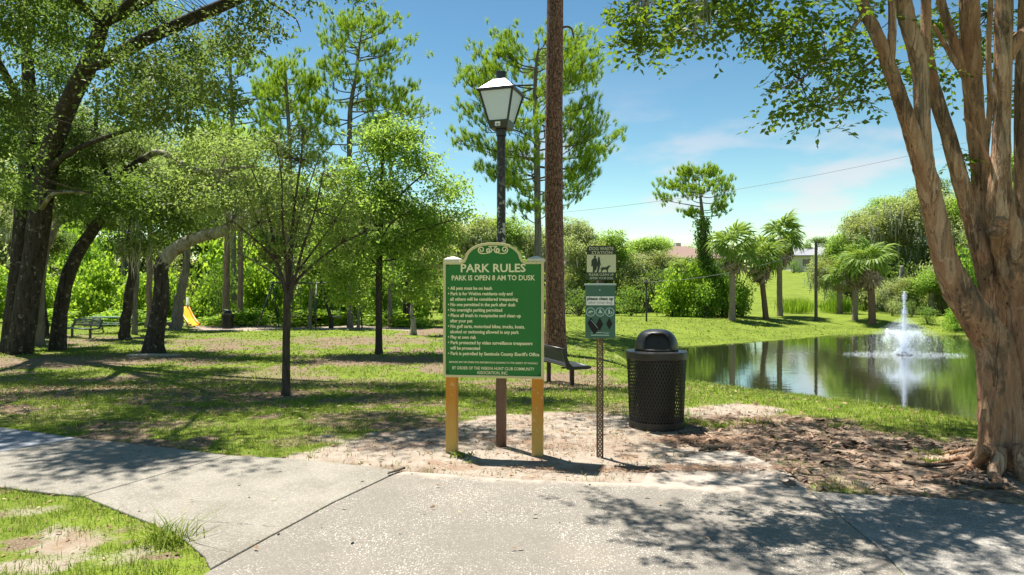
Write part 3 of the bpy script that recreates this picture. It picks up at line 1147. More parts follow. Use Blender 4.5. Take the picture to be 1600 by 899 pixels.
# perforated steel post: two flanges and a web of short rungs between round holes
mb = MB()
hw = 0.029
z0_, z1_ = -0.1, dz(392)
pitch = 0.042
nh = int((z1_ - z0_) / pitch)
for k in range(nh):
    za = z0_ + k * pitch
    ca = np.arange(8) * math.pi / 4 + math.pi / 8
    hole = [(0.0065 * math.cos(q), za + pitch / 2 + 0.0065 * math.sin(q)) for q in ca]
    outer = []
    for q in ca:
        cx_, cz_ = math.cos(q), math.sin(q)
        m_ = max(abs(cx_), abs(cz_))
        outer.append((0.016 * cx_ / m_, za + pitch / 2 + pitch / 2 * cz_ / m_))
    v = [(p[0], -0.012, p[1]) for p in hole] + [(p[0], -0.012, p[1]) for p in outer] + [(p[0], -0.009, p[1]) for p in hole] + [(p[0], -0.009, p[1]) for p in outer]
    f = []
    for i in range(8):
        j = (i + 1) % 8
        f += [(i, 8 + i, 8 + j, j), (16 + i, 16 + j, 24 + j, 24 + i), (i, j, 16 + j, 16 + i)]
    mb.add(v, f)
for s in (-1, 1):
    mb.add([(s * 0.016, -0.012, z0_), (s * 0.024, 0.014, z0_), (s * 0.033, 0.014, z0_), (s * 0.033, 0.018, z0_), (s * 0.021, 0.018, z0_), (s * 0.0145, -0.009, z0_)] +
           [(s * 0.016, -0.012, z1_), (s * 0.024, 0.014, z1_), (s * 0.033, 0.014, z1_), (s * 0.033, 0.018, z1_), (s * 0.021, 0.018, z1_), (s * 0.0145, -0.009, z1_)],
           [(i, (i + 1) % 6, (i + 1) % 6 + 6, i + 6) for i in range(6)] + [tuple(range(6)), tuple(range(6, 12))])
mb.build('post', M['galv_rust'], DW, local=True)
# upper picture sign
SX0, SX1 = dx(917), dx(962)
smx = (SX0 + SX1) / 2
hw_ = (SX1 - SX0) / 2


def rr_(x0, x1, z0, z1, r, corners=(1, 1, 1, 1)):
    out = []
    for (cx_, cz_, a0, on) in ((x1 - r, z1 - r, 0, corners[0]), (x0 + r, z1 - r, 90, corners[1]), (x0 + r, z0 + r, 180, corners[2]), (x1 - r, z0 + r, 270, corners[3])):
        if on:
            for q in range(5):
                a = R(a0 + 22.5 * q)
                out.append((cx_ + r * math.cos(a), cz_ + r * math.sin(a)))
        else:
            out.append((cx_ + r * (1 if a0 in (0, 270) else -1), cz_ + r * (1 if a0 < 180 else -1)))
    return out


def reorder(p):
    return p


mb = MB()
mb.prism(rr_(SX0, SX1, dz(438), dz(384.5), 0.02), -0.019, -0.0155)
sp_ = mb.build('picture_sign', M['beige'], DW, local=True)
mb = MB()
mb.prism(rr_(SX0, SX1, dz(398.2), dz(384.5), 0.02, (1, 1, 0, 0)), -0.0212, -0.0192)
mb.build('header_band', M['dark_green'], sp_, local=True)
mb = MB()
mb.prism(rr_(SX0, SX1, dz(438), dz(426), 0.012, (0, 0, 1, 1)), -0.0212, -0.0192)
mb.build('footer_band', M['dark_green'], sp_, local=True)
letters('DOG WASTE', smx, -0.0225, dz(391.3), 37.5 / KD, 5.2 / KD, M['beige'], sp_, 0.012)
letters('STATION', smx + 0.005, -0.0225, dz(397.3), 32 / KD, 4.6 / KD, M['beige'], sp_, 0.01)
letters('PLEASE CLEAN UP', smx, -0.0225, dz(431.2), 38 / KD, 3.8 / KD, M['beige'], sp_, 0.012)
letters('AFTER YOUR DOG', smx, -0.0225, dz(436.6), 36 / KD, 3.6 / KD, M['beige'], sp_, 0.012)
# silhouettes: zoomed picture coordinates (px of the 753 wide crop)


def zc_(pts):
    return [(dx(908 + a * 62 / 753), dz(376 + b * 74 / 899)) for a, b in pts]


man = [(246, 290), (262, 284), (277, 292), (281, 310), (274, 330), (296, 352), (306, 380), (312, 440), (300, 470), (297, 520), (288, 560), (262, 580), (250, 606), (218, 606), (224, 540), (216, 480), (205, 490), (188, 486),
       (196, 440), (194, 395), (212, 358), (246, 334), (241, 310)]
woman = [(322, 318), (336, 312), (350, 322), (352, 345), (356, 370), (362, 420), (382, 478), (376, 484), (356, 446), (356, 490), (346, 540), (338, 560), (330, 606), (290, 606), (304, 560), (312, 520), (300, 470), (312, 420), (318, 372), (316, 340)]
dog = [(350, 548), (382, 516), (420, 510), (470, 508), (496, 494), (512, 482), (528, 478), (532, 470), (542, 480), (560, 486), (558, 494), (536, 500), (524, 520), (512, 548), (504, 570), (502, 606), (482, 606), (484, 566), (464, 556), (430, 556),
       (412, 562), (392, 588), (386, 606), (366, 606), (378, 570), (384, 540), (368, 540), (354, 556)]
for nm, pts in (('man_silhouette', man), ('woman_silhouette', woman), ('dog_silhouette', dog)):
    q = zc_(pts)
    mb = MB()
    mb.prism(q[::-1], -0.0208, -0.0192)
    mb.build(nm, M['dark_green'], sp_, local=True)
mb = MB()
lz_ = zc_([(378, 480), (420, 515)])
mb.bar((lz_[0][0], -0.0203, lz_[0][1]), (lz_[1][0], -0.0203, lz_[1][1]), 0.0015, 0.0015)
mb.build('leash', M['dark_green'], sp_, local=True)
mb = MB()
mb.box((dx(938.5), -0.005, dz(441.5)), (0.036, 0.008, 0.07))
mb.build('bracket', paint('bracket_dark', (0.06, 0.075, 0.07), 0.5), DW, local=True)
# dispenser box
BX0, BX1 = dx(914.3), dx(960.0)
bmx = (BX0 + BX1) / 2
BF = -0.125
mb = MB()
mb.box((bmx, (BF - 0.013) / 2, (dz(527.5) + dz(446)) / 2), (BX1 - BX0, abs(BF) - 0.013, dz(446) - dz(527.5)))
bx = mb.build('bag_dispenser', M['box_green'], DW, local=True, bevel=0.006)
mb = MB()
mb.box((bmx, (BF - 0.013) / 2 - 0.004, dz(445.0)), (BX1 - BX0 + 0.014, abs(BF) + 0.004, 0.016))
mb.build('lid', M['box_lid'], bx, local=True, bevel=0.004)


def zb_(a, b):
    return dx(908 + a * 60 / 586), dz(440 + b * 92 / 899)


mb = MB()
mb.lathe([(0.006, 0), (0.006, 0.006), (0.003, 0.007)], 12)
for yy in (118, 143):
    pass
o = mb.build('lock', paint('lock_metal', (0.6, 0.62, 0.6), 0.3, 0.5, 0.6), bx, local=True)
o.rotation_euler = (R(90), 0, 0)
kx, kz = zb_(276, 130)
o.location = (kx, BF, kz)
x0, z1 = zb_(76, 226)
x1, z0 = zb_(490, 358)
mb = MB()
mb.box(((x0 + x1) / 2, BF - 0.0015, (z0 + z1) / 2), (x1 - x0, 0.0024, z1 - z0))
lab = mb.build('label', M['white'], bx, local=True)
letters('please clean up', (x0 + x1) / 2, BF - 0.004, zb_(0, 280)[1], 385 * 60 / 586 / KD, 4.6 / KD, M['dark_green'], lab, 0.03)
letters('after your dog', (x0 + x1) / 2, BF - 0.004, zb_(0, 336)[1], 355 * 60 / 586 / KD, 4.2 / KD, M['grey_ink'], lab, 0.0)
for k, cx_ in enumerate((140, 282, 424)):
    x, z = zb_(cx_, 460)
    mb = MB()
    a = np.arange(28) * 2 * math.pi / 28
    ro, ri = 0.0415, 0.0355
    v = np.concatenate([np.stack([r * np.cos(a), np.full(28, yv), r * np.sin(a)], 1) for r, yv in ((ro, -0.002), (ri, -0.002), (ri, 0.0), (ro, 0.0))])
    i = np.arange(28)
    j = (i + 1) % 28
    f = np.concatenate([np.stack([q * 28 + i, q * 28 + j, (q + 1) % 4 * 28 + j, (q + 1) % 4 * 28 + i], 1) for q in range(4)])
    mb.add(v + np.array([x, BF, z]), f)
    rg = mb.build('symbol_ring', M['ring'], bx, local=True)
    mb = MB()
    y_ = BF - 0.0012
    if k == 0:      # a hand in a bag
        mb.prism([(x - .024, z - .006), (x - .012, z + .010), (x + .012, z + .013), (x + .026, z + .004), (x + .026, z - .002), (x + .008, z + .002), (x + .006, z - .004), (x - .012, z - .010)][::-1], y_ - .001, y_ + .001)
        mb.bar((x - .018, y_, z - .017), (x + .018, y_, z - .017), .004, .002)
    elif k == 1:    # bag pulled over
        mb.prism([(x - .010, z + .022), (x + .004, z + .026), (x + .012, z + .006), (x + .022, z - .004), (x + .014, z - .014), (x - .004, z - .008), (x - .018, z - .012), (x - .016, z - .002), (x - .008, z + .004)][::-1], y_ - .001, y_ + .001)
        mb.bar((x - .020, y_, z - .020), (x + .012, y_, z - .020), .004, .002)
    else:           # a person at a bin
        mb.prism([(x - .010, z + .026), (x - .002, z + .027), (x + .000, z + .018), (x + .006, z + .002), (x + .002, z - .004), (x + .006, z - .022), (x - .000, z - .022), (x - .006, z - .006), (x - .014, z - .022), (x - .020, z - .022), (x - .012, z - .002), (x - .014, z + .012)][::-1], y_ - .001, y_ + .001)
        mb.prism([(x + .012, z + .004), (x + .024, z + .004), (x + .022, z - .016), (x + .014, z - .016)][::-1], y_ - .001, y_ + .001)
    mb.build('symbol', M['ring'], rg, local=True)
for (ax, ay, hw2, hh2) in ((146, 632, 54, 92), (276, 642, 52, 100), (418, 634, 48, 90)):
    x, z = zb_(ax, ay)
    w2, h2 = hw2 * 60 / 586 / KD, hh2 * 92 / 899 / KD
    mb = MB()
    mb.prism([(x, z + h2), (x - w2, z), (x, z - h2), (x + w2, z)], BF - 0.0018, BF + 0.0)
    mb.build('bag_slot', M['black'], bx, local=True)
bagp = [zb_(a, b) for a, b in ((112, 600), (140, 560), (175, 600), (245, 690), (270, 705), (215, 770), (185, 790), (150, 730), (124, 690))]
mb = MB()
mb.prism([p for p in bagp[::-1]], BF - 0.016, BF - 0.003)
mb.build('plastic_bag', M['black'], bx, local=True, bevel=0.005)
mb = MB()
a_, b_ = zb_(146, 578), zb_(248, 702)
mb.bar((a_[0], BF - 0.018, a_[1]), (b_[0], BF - 0.018, b_[1]), 0.009, 0.003)
mb.build('bag_fold', paint('bag_fold', (0.55, 0.58, 0.62), 0.3), bx, local=True)
x, z = zb_(280, 778)
letters('bags', zb_(372, 0)[0], BF - 0.0015, z, 85 * 60 / 586 / KD, 2.6 / KD, M['ring'], bx, 0.0)
mb = MB()
for a0, a1, yy, hh in ((145, 172, 768, .007), (225, 318, 768, .007), (146, 416, 806, .009)):
    xa, zz = zb_(a0, yy)
    xb = zb_(a1, yy)[0]
    mb.box(((xa + xb) / 2, BF - 0.001, zz), (xb - xa, 0.0014, hh * 0.8))
mb.build('print_line', M['ring'], bx, local=True)

# ------------------------------------------------------------------ trash receptacle
t = NT('black_plastisol')
n1 = t.noise(40, 4, 0.6)
c = t.mix(n1, (0.009, 0.009, 0.010), (0.02, 0.019, 0.019))
c = t.mix(t.math('MULTIPLY', t.rng(t.noise(6, 4), 0.5, 0.7), 0.5), c, (0.045, 0.042, 0.04))
M['plastisol'] = t.done(t.pbr(c, 0.38, 0.5, 0, t.bump(n1, 0.25, 0.004)))
M['liner'] = paint('liner_black', (0.012, 0.012, 0.013), 0.55, 0.4)
TD = 7.86
TR = thing('trash_receptacle', 'black domed trash receptacle with diamond mesh sides beside the dog waste station', 'trash can', ((1025.5 - 800) / F * TD, TD, 0.0), R(-8))
RB = 0.318
BAR = 0.334


def rad(z):
    return 0.305 + 0.03 * z / 0.8


mb = MB()
na, nzr = 58, 19
zlo, zhi = 0.075, 0.795
for r_ in range(nzr):
    za = zlo + (zhi - zlo) * r_ / nzr
    zb = zlo + (zhi - zlo) * (r_ + 1) / nzr
    zm = (za + zb) / 2
    dzh = (zb - za)
    a = (np.arange(na) + 0.5 * (r_ % 2)) * 2 * math.pi / na
    da = math.pi / na
    rr2 = rad(zm)
    oc = [(0, dzh), (-da, 0), (0, -dzh), (da, 0)]
    k_ = 0.68
    vs = []
    for (s_, ro) in ((1.0, rr2), (k_, rr2), (k_, rr2 - 0.006), (1.0, rr2 - 0.006)):
        for (ua, uz) in oc:
            an = a + ua * s_
            vs.append(np.stack([ro * np.sin(an), -ro * np.cos(an), np.full(na, zm + uz * s_)], 1))
    V = np.stack(vs, 1).reshape(-1, 3)   # na x 16
    b = (np.arange(na) * 16)[:, None]
    f = []
    for lv in range(3):
        for q in range(4):
            f.append(b + np.array([[lv * 4 + q, lv * 4 + (q + 1) % 4, (lv + 1) * 4 + (q + 1) % 4, (lv + 1) * 4 + q]]))
    mb.add(V, np.concatenate(f))
mb.build('mesh_side', M['plastisol'], TR, local=True)
mb = MB()
mb.lathe([(0.300, 0.0), (0.314, 0.004), (0.314, 0.085), (0.300, 0.085)], 48)
mb.build('base_ring', M['plastisol'], TR, local=True, smooth=False)
mb = MB()
mb.lathe([(0.318, 0.785), (0.343, 0.787), (0.349, 0.80), (0.349, 0.862), (0.343, 0.872), (0.27, 0.878), (0.24, 0.878)], 56)
mb.build('rim', M['plastisol'], TR, local=True, smooth=False)
mb = MB()
mb.lathe([(0.205, 0.03), (0.235, 0.78)], 32)
mb.build('liner', M['liner'], TR, local=True)
# dome with an arched opening towards the front and a recessed flap
mb = MB()
na, nl = 64, 18
RD, HD = 0.247, 0.245
zb0 = 0.876


def dome(u, a):
    th = u * math.pi / 2
    r = RD * math.cos(th) ** 0.62
    return r * math.sin(a), -r * math.cos(a), zb0 + HD * math.sin(th) ** 0.9


idx = {}
vv = []
ff = []
for k in range(nl + 1):
    for i in range(na):
        idx[k, i] = len(vv)
        vv.append(dome(min(k / nl, 0.999), (i + 0.5) * 2 * math.pi / na))


def is_open(k, i):
    x, y, z = dome((k + .5) / nl, (i + 1.0) * 2 * math.pi / na)
    if y > 0 or z < zb0 + 0.035:
        return False
    return abs(x) < 0.14 and z < zb0 + 0.035 + 0.175 * (1 - (abs(x) / 0.155) ** 3) ** 0.5


for k in range(nl):
    for i in range(na):
        if not is_open(k, i):
            ff.append((idx[k, i], idx[k, (i + 1) % na], idx[k + 1, (i + 1) % na], idx[k + 1, i]))
mb.add(vv, ff)
dm = mb.build('dome_lid', M['plastisol'], TR, local=True, smooth=True)
so = dm.modifiers.new('solid', 'SOLIDIFY')
so.thickness = 0.014
so.offset = -1
mb = MB()
mb.add([(-0.15, -0.20, zb0 + 0.03), (0.15, -0.20, zb0 + 0.03), (0.148, -0.115, zb0 + 0.20), (-0.148, -0.115, zb0 + 0.20), (-0.15, -0.19, zb0 + 0.03), (0.15, -0.19, zb0 + 0.03), (0.148, -0.105, zb0 + 0.20), (-0.148, -0.105, zb0 + 0.20)],
       [(0, 1, 2, 3), (7, 6, 5, 4), (0, 4, 5, 1), (1, 5, 6, 2), (2, 6, 7, 3), (3, 7, 4, 0)])
mb.build('flap', paint('flap_black', (0.03, 0.028, 0.027), 0.5, 0.4, sc=20), TR, local=True)

# ------------------------------------------------------------------ benches
M['bench'] = paint('bench_black', (0.022, 0.022, 0.025), 0.35, 0.5, wear=0.2, sc=12)
M['bench_green'] = paint('bench_dark_green', (0.03, 0.05, 0.04), 0.4, 0.5, wear=0.2)
M['steel_brown'] = paint('leg_brown', (0.07, 0.045, 0.035), 0.6, 0.3)


def make_bench(name, label, loc, rz, mat, legm, L=1.75, group=None):
    """local x along the seat, local -y the way the sitter looks"""
    b = thing(name, label, 'bench', loc, rz, group)
    zs, zt = 0.40, 0.76
    for k in range(6):
        mb = MB()
        mb.box((0, -0.40 + k * 0.068, zs + (0.008 if 0 < k < 5 else 0)), (L, 0.052, 0.026))
        mb.build('seat_slat', mat, b, local=True, bevel=0.006)
    for k in range(6):
        u = k / 5
        mb = MB()
        mb.box((0, 0.02 + 0.10 * u, zs + 0.11 + (zt - zs - 0.13) * u), (L - 0.04, 0.022, 0.040), 0, Matrix.Rotation(R(14), 3, 'X'))
        mb.build('back_slat', mat, b, local=True, bevel=0.006)
    mb = MB()
    mb.tube([(-L / 2, 0.135, zt), (L / 2, 0.135, zt)], [0.024, 0.024], 10)
    mb.build('top_rail', mat, b, local=True, smooth=True)
    mb = MB()
    mb.tube([(-L / 2, -0.43, zs), (L / 2, -0.43, zs)], [0.026, 0.026], 10)
    mb.build('front_rail', mat, b, local=True, smooth=True)
    for s in (-1, 1):
        mb = MB()
        pr = [(-0.44, zs), (-0.40, zs - 0.035), (-0.05, zs - 0.04), (0.06, zs - 0.03), (0.11, zs + 0.12), (0.165, zt - 0.06), (0.15, zt + 0.02), (0.115, zt + 0.025), (0.085, zt - 0.08),
              (0.01, zs + 0.09), (-0.06, zs + 0.03), (-0.40, zs + 0.03)]
        n = len(pr)
        xs = s * L / 2
        v = [(xs - 0.022, y, z) for y, z in pr] + [(xs + 0.022, y, z) for y, z in pr]
        mb.add(v, [tuple(range(n))[::-1], tuple(range(n, 2 * n))] + [(i, (i + 1) % n, (i + 1) % n + n, i + n) for i in range(n)])
        mb.build('end_frame', mat, b, local=True, bevel=0.008)
        mb = MB()
        mb.bar((s * (L / 2 - 0.28), -0.17, -0.15), (s * (L / 2 - 0.28), -0.17, zs - 0.015), 0.075, 0.075)
        mb.build('leg', legm, b, local=True, bevel=0.006)
        mb = MB()
        mb.bar((s * (L / 2 - 0.28), -0.40, zs - 0.025), (s * (L / 2 - 0.28), 0.05, zs - 0.025), 0.05, 0.03)
        mb.build('seat_bracket', legm, b, local=True)
    return b


d0, d1 = np.array([1.05, 13.1]), np.array([0.47, 14.75])
mid = (d0 + d1) / 2
ax = math.atan2(d1[1] - d0[1], d1[0] - d0[0])
make_bench('park_bench', 'black slatted park bench facing the pond behind the rules board', (mid[0] + 0.06, mid[1], ground(mid[0], mid[1]) + 0.02), ax, M['bench'], M['steel_brown'])
g = G(133, 528)
make_bench('park_bench', 'dark green park bench beside the picnic table under the oaks', (g[0], g[1], g[2]), R(-24), M['bench_green'], M['bench_green'], L=1.7)

# ------------------------------------------------------------------ picnic table
g = G(176, 521)
PT = thing('picnic_table', 'green metal picnic table with attached benches on the grass near the vines', 'picnic table', g, R(3))
gp = paint('picnic_green', (0.10, 0.17, 0.12), 0.45, 0.4)
for k in range(6):
    mb = MB()
    mb.box((0, -0.35 + 0.14 * k, 0.74), (2.1, 0.12, 0.04))
    mb.build('top_plank', gp, PT, local=True, bevel=0.006)
for s in (-1, 1):
    for k in (0, 1):
        mb = MB()
        mb.box((0, s * (0.68 + 0.14 * k), 0.44), (2.1, 0.12, 0.035))
        mb.build('bench_plank', gp, PT, local=True, bevel=0.006)
    mb = MB()
    xs = s * 0.72
    mb.tube([(xs, -0.85, 0.40), (xs, 0.85, 0.40)], [0.03, 0.03], 8)
    mb.tube([(xs, -0.62, -0.05), (xs, -0.25, 0.70)], [0.03, 0.03], 8)
    mb.tube([(xs, 0.62, -0.05), (xs, 0.25, 0.70)], [0.03, 0.03], 8)
    mb.tube([(xs, -0.30, 0.70), (xs, 0.30, 0.70)], [0.03, 0.03], 8)
    mb.tube([(xs + 0.31 * math.cos(q * 0.63), 0, 0.40 + 0.31 * math.sin(q * 0.63)) for q in range(11)], [0.018] * 11, 6, 2)
    mb.build('leg_frame', M['bench_green'], PT, local=True, smooth=True)

# ------------------------------------------------------------------ far trash can by the playground
g = G(355.5, 513.5)
TF = copy_tree(TR, g, R(30), 0.86, 'small dark domed trash can at the edge of the playground sand')

# ------------------------------------------------------------------ slide
g = G(298, 511)
ks = F / g[1]
SD = thing('playground_slide', 'orange yellow playground slide in the sand beyond the bent oak', 'slide', g, 0)
so_ = paint('slide_orange', (0.72, 0.27, 0.015), 0.35, 0.5, wear=0.06)
sy_ = paint('slide_yellow', (0.80, 0.42, 0.02), 0.35, 0.5, wear=0.06)
A = np.array([-14.0 / ks, 0.25, 29 / ks])
B = np.array([13.0 / ks, -0.55, 4.5 / ks])
pts = [A + (B - A) * u + np.array([0, 0, dzv]) for u, dzv in ((-0.12, -0.02), (0.0, 0.0), (0.15, -0.02), (0.5, -0.10), (0.85, -0.07), (1.0, 0.0), (1.12, 0.06))]
side = np.array([0.32, 1.0, 0]) / math.hypot(0.32, 1.0)
w = 0.30
mb = MB()
vb = []
for p in pts:
    for q, dz_ in ((-w, 0), (w, 0), (w, -0.04), (-w, -0.04)):
        vb.append(p + side * q + np.array([0, 0, dz_]))
fb = []
for k in range(len(pts) - 1):
    for q in range(4):
        fb.append((k * 4 + q, k * 4 + (q + 1) % 4, (k + 1) * 4 + (q + 1) % 4, (k + 1) * 4 + q))
mb.add(np.array(vb), fb + [(0, 3, 2, 1), tuple(len(vb) - 4 + q for q in range(4))])
mb.build('chute', sy_, SD, local=True, smooth=False)
for s in (-1, 1):
    mb = MB()
    mb.tube([p + side * s * (w + 0.02) + np.array([0, 0, 0.05]) for p in pts], [0.055] * len(pts), 8, 2)
    mb.build('side_rail', so_, SD, local=True, smooth=True)
    mb = MB()
    c_ = pts[0] + side * s * 0.32
    mb.tube([(c_[0], c_[1], -0.1), (c_[0], c_[1], 46 / ks if s > 0 else 34 / ks)], [0.06, 0.06], 10)
    mb.build('support_post', paint('slide_post', (0.5, 0.47, 0.42), 0.4), SD, local=True, smooth=True)
mb = MB()
mb.box((pts[0][0] - 0.28, pts[0][1], pts[0][2] - 0.05), (0.55, 0.62, 0.06))
mb.build('platform', paint('slide_deck', (0.18, 0.14, 0.1)), SD, local=True)

# ------------------------------------------------------------------ swing set
gl, gr = G(421, 511.5), G(566, 511.5)
SW = thing('swing_set', 'dark tubular swing set standing in the playground sand', 'swing set', (gl + gr) / 2, 0)
sm = paint('swing_steel', (0.045, 0.06, 0.06), 0.4, 0.5)
hb = 2.35
hl = (gr[0] - gl[0]) / 2
mb = MB()
mb.tube([(-hl + .1, 0, hb), (hl - .1, 0, hb)], [0.045, 0.045], 8)
mb.build('top_beam', sm, SW, local=True, smooth=True)
for xx in (-hl, 0.02, hl):
    for s in (-1, 1):
        mb = MB()
        mb.tube([(xx + s * 0.25 * (1 if xx < 0 else -1) * 1.2 - 0.1, s * 0.85, -0.1), (xx * 0.94, 0, hb)], [0.042, 0.042], 8)
        mb.build('leg', sm, SW, local=True, smooth=True)
for xx in (-hl * 0.42, hl * 0.45):
    mb = MB()
    mb.box((xx, 0, 0.55), (0.46, 0.18, 0.07))
    se = mb.build('swing_seat', M['bolt'], SW, local=True, bevel=0.02)
    for s in (-1, 1):
        mb = MB()
        mb.tube([(xx + s * 0.22, 0, 0.56), (xx + s * 0.24, 0, hb)], [0.012, 0.012], 5)
        mb.build('chain', sm, se, local=True)

# timber edging of the playground
g0, g1 = G(232, 510.5), G(286, 509.5)
mb = MB()
mb.bar(np.array(g0) + (0, 0, 0.10), np.array(g1) + (0, 0, 0.10), 0.2, 0.26)
tag(mb.build('timber_edging', paint('timber_dark', (0.09, 0.07, 0.06), 0.8, 0.2, sc=9), bevel=0.02), 'dark landscape timber edging the playground sand', 'timber')
# pale slab lying at the foot of the bent oak
g = G(238, 557)
mb = MB()
mb.slab([(-0.75, -0.12), (-0.2, -0.2), (0.6, -0.1), (0.85, 0.1), (0.2, 0.18), (-0.6, 0.12)], -0.05, 0.07)
o = mb.build('stone_slab', paint('stone_pale', (0.30, 0.28, 0.25), 0.9, 0.2, sc=9, bump=0.5), bevel=0.03)
o.location = tuple(g)
tag(o, 'pale flat stone lying at the foot of the bent oak', 'stone')

# ------------------------------------------------------------------ foliage builders
def unit(n, g):
    v = g.normal(0, 1, (n, 3))
    return v / np.linalg.norm(v, axis=1)[:, None]


def kites(mb, pos, a, nrm, L, W, fold=0.15):
    """one folded four-point leaf per row"""
    n = len(pos)
    a = a / (np.linalg.norm(a, axis=1)[:, None] + 1e-9)
    b = np.cross(nrm, a)
    b /= np.linalg.norm(b, axis=1)[:, None] + 1e-9
    up = np.cross(a, b)
    L = np.broadcast_to(L, n)[:, None]
    W = np.broadcast_to(W, n)[:, None]
    v = np.stack([pos, pos + a * L * 0.45 + b * W * 0.5 + up * W * fold, pos + a * L, pos + a * L * 0.45 - b * W * 0.5 + up * W * fold], 1).reshape(-1, 3)
    i = (np.arange(n) * 4)[:, None]
    mb.add(v, np.concatenate([i + np.array([[0, 1, 2]]), i + np.array([[0, 2, 3]])]))


def clumps(mb, cen, per, spread, L, W, g, droop=0.25, flat=0.75):
    n = len(cen) * per
    c = np.repeat(cen, per, 0)
    off = g.normal(0, 1, (n, 3)) * np.array([1, 1, flat]) * spread
    a = unit(n, g) + off / spread * 0.5
    a[:, 2] -= droop
    nr = unit(n, g) * 0.8
    nr[:, 2] += 0.9
    kites(mb, c + off, a, nr, L * g.uniform(0.7, 1.25, n), W * g.uniform(0.75, 1.2, n))


def ball(n, g, shell=0.45):
    return unit(n, g) * (g.uniform(0, 1, n) ** shell)[:, None]


DK = 3.0


def blob_centres(blobs, dens, g, shell=0.5):
    out = []
    for c, r in blobs:
        r = np.broadcast_to(r, 3)
        k = max(3, int(dens * DK * (r[0] * r[1] * r[2]) ** (2 / 3)))
        out.append(np.array(c) + ball(k, g, shell) * r)
    return np.concatenate(out)


def twigs_to(mb, src, cen, g, r=0.012, every=3, mx=1.3):
    """thin bare twigs from a source point towards some clump centres"""
    for c in cen[::every]:
        s = src[np.argmin(np.linalg.norm(src - c, axis=1))]
        m = s + (c - s) * 0.5 + g.normal(0, 0.06, 3) * np.linalg.norm(c - s)
        L = np.linalg.norm(c - s)
        if L > mx:
            continue
        mb.tube([s, m, c], [max(r, 0.012 * L), r * 0.8, r * 0.4], 4, 2)


def moss(mb, pos, g, L=0.9, W=0.07):
    """hanging ragged strands"""
    n = len(pos)
    ang = g.uniform(0, 6.28, n)
    d = np.stack([np.cos(ang), np.sin(ang), np.zeros(n)], 1)
    LL = L * g.uniform(0.35, 1.2, n)
    w = W * g.uniform(0.5, 1.3, n)
    k = 4
    V = []
    p = pos.copy()
    for s in range(k + 1):
        u = s / k
        ww = (w * (1 - u ** 1.5) * g.uniform(0.6, 1.2, n))[:, None]
        V += [p - d * ww / 2, p + d * ww / 2]
        p = p + np.stack([g.normal(0, 0.04, n) * LL, g.normal(0, 0.04, n) * LL, -LL / k], 1)
    V = np.stack(V, 1).reshape(-1, 3)
    i = (np.arange(n) * 2 * (k + 1))[:, None]
    f = np.concatenate([i + np.array([[2 * s, 2 * s + 1, 2 * s + 3, 2 * s + 2]]) for s in range(k)])
    mb.add(V, f)


def needles(mb, cen, dirs, g, per=18, L=0.26, W=0.016):
    """each tuft an upright brush of needles round a short shoot"""
    n = len(cen) * per
    c = np.repeat(cen, per, 0)
    dd = np.repeat(dirs, per, 0)
    a = unit(n, g) * 0.72 + dd
    a /= np.linalg.norm(a, axis=1)[:, None]
    b = np.cross(a, unit(n, g))
    b /= np.linalg.norm(b, axis=1)[:, None]
    L = (L * g.uniform(0.7, 1.15, n))[:, None]
    base = c + dd * g.uniform(-0.45, 0.35, n)[:, None] * L
    V = np.stack([base - b * W / 2, base + b * W / 2, base + a * L], 1).reshape(-1, 3)
    mb.add(V, np.arange(n * 3).reshape(-1, 3))


def limb_px(pts, d):
    """(px, py, width px) points at depth d (a number or one per point) -> centres, radii"""
    d = np.broadcast_to(np.asarray(d, float), len(pts))
    c = np.array([P(p[0], p[1], q) for p, q in zip(pts, d)])
    r = np.array([p[2] / 2 / F * q for p, q in zip(pts, d)])
    return c, r


def limb(name, pts, d, mat, parent, sides=12, seed=0, jit=0.04, flare=0.0, flare_h=0.4, sub=5, wob=0.0, lobes=5):
    c, r = limb_px(pts, d)
    mb = MB()
    mb.tube(c, r, sides, sub, jit, flare, flare_h, lobes, seed, wob)
    mb.build(name, mat, parent, smooth=True)
    return c


def blobs_px(spec):
    """(px, py, rx px, ry px, depth, depth radius m)"""
    return [(P(a, b, d), (rx / F * d, dr, ry / F * d)) for a, b, rx, ry, d, dr in spec]


# ------------------------------------------------------------------ crown prototypes shared by the woods
CROWN = {}


def crown_proto(key, mat, seed, nb, dens, per, L, W, spread=0.42, flat=0.6, moss_n=0, R0=3.0, zf=0.75, shell=0.4):
    g = np.random.default_rng(seed)
    bl = []
    for k in range(nb):
        p = ball(1, g, 0.45)[0] * np.array([R0 * 0.72, R0 * 0.72, R0 * 0.72 * zf])
        bl.append((p, R0 * g.uniform(0.28, 0.46)))
    cen = blob_centres(bl, dens, g, shell)
    mb = MB()
    clumps(mb, cen, per, spread, L, W, g, 0.3, flat)
    me = mesh_from(key, np.concatenate(mb.V), mb.Fs)
    me.materials.append(M[mat])
    ms = None
    if moss_n:
        m2 = MB()
        low = cen[cen[:, 2] < R0 * 0.35]
        moss(m2, low[g.integers(0, len(low), moss_n)] + g.normal(0, 0.25, (moss_n, 3)), g, 1.3, 0.16)
        ms = mesh_from(key + '_moss', np.concatenate(m2.V), m2.Fs)
        ms.materials.append(M['moss'])
    CROWN[key] = (me, ms)


for k, (mt, L) in enumerate((('oak_leaf', 0.15), ('bright_leaf', 0.15), ('yellow_leaf', 0.13), ('grey_leaf', 0.14))):
    for v in range(2):
        crown_proto(f'{mt}_{v}', mt, 40 + k * 7 + v, 15, 6.5, 28, L * 1.5, L * 0.82, 0.30, moss_n=700 if mt in ('grey_leaf', 'yellow_leaf') else 0)
crown_proto('far_0', 'grey_leaf', 91, 12, 9, 9, 0.30, 0.17, spread=0.5)
crown_proto('far_1', 'oak_leaf', 92, 12, 9, 9, 0.30, 0.17, spread=0.5)


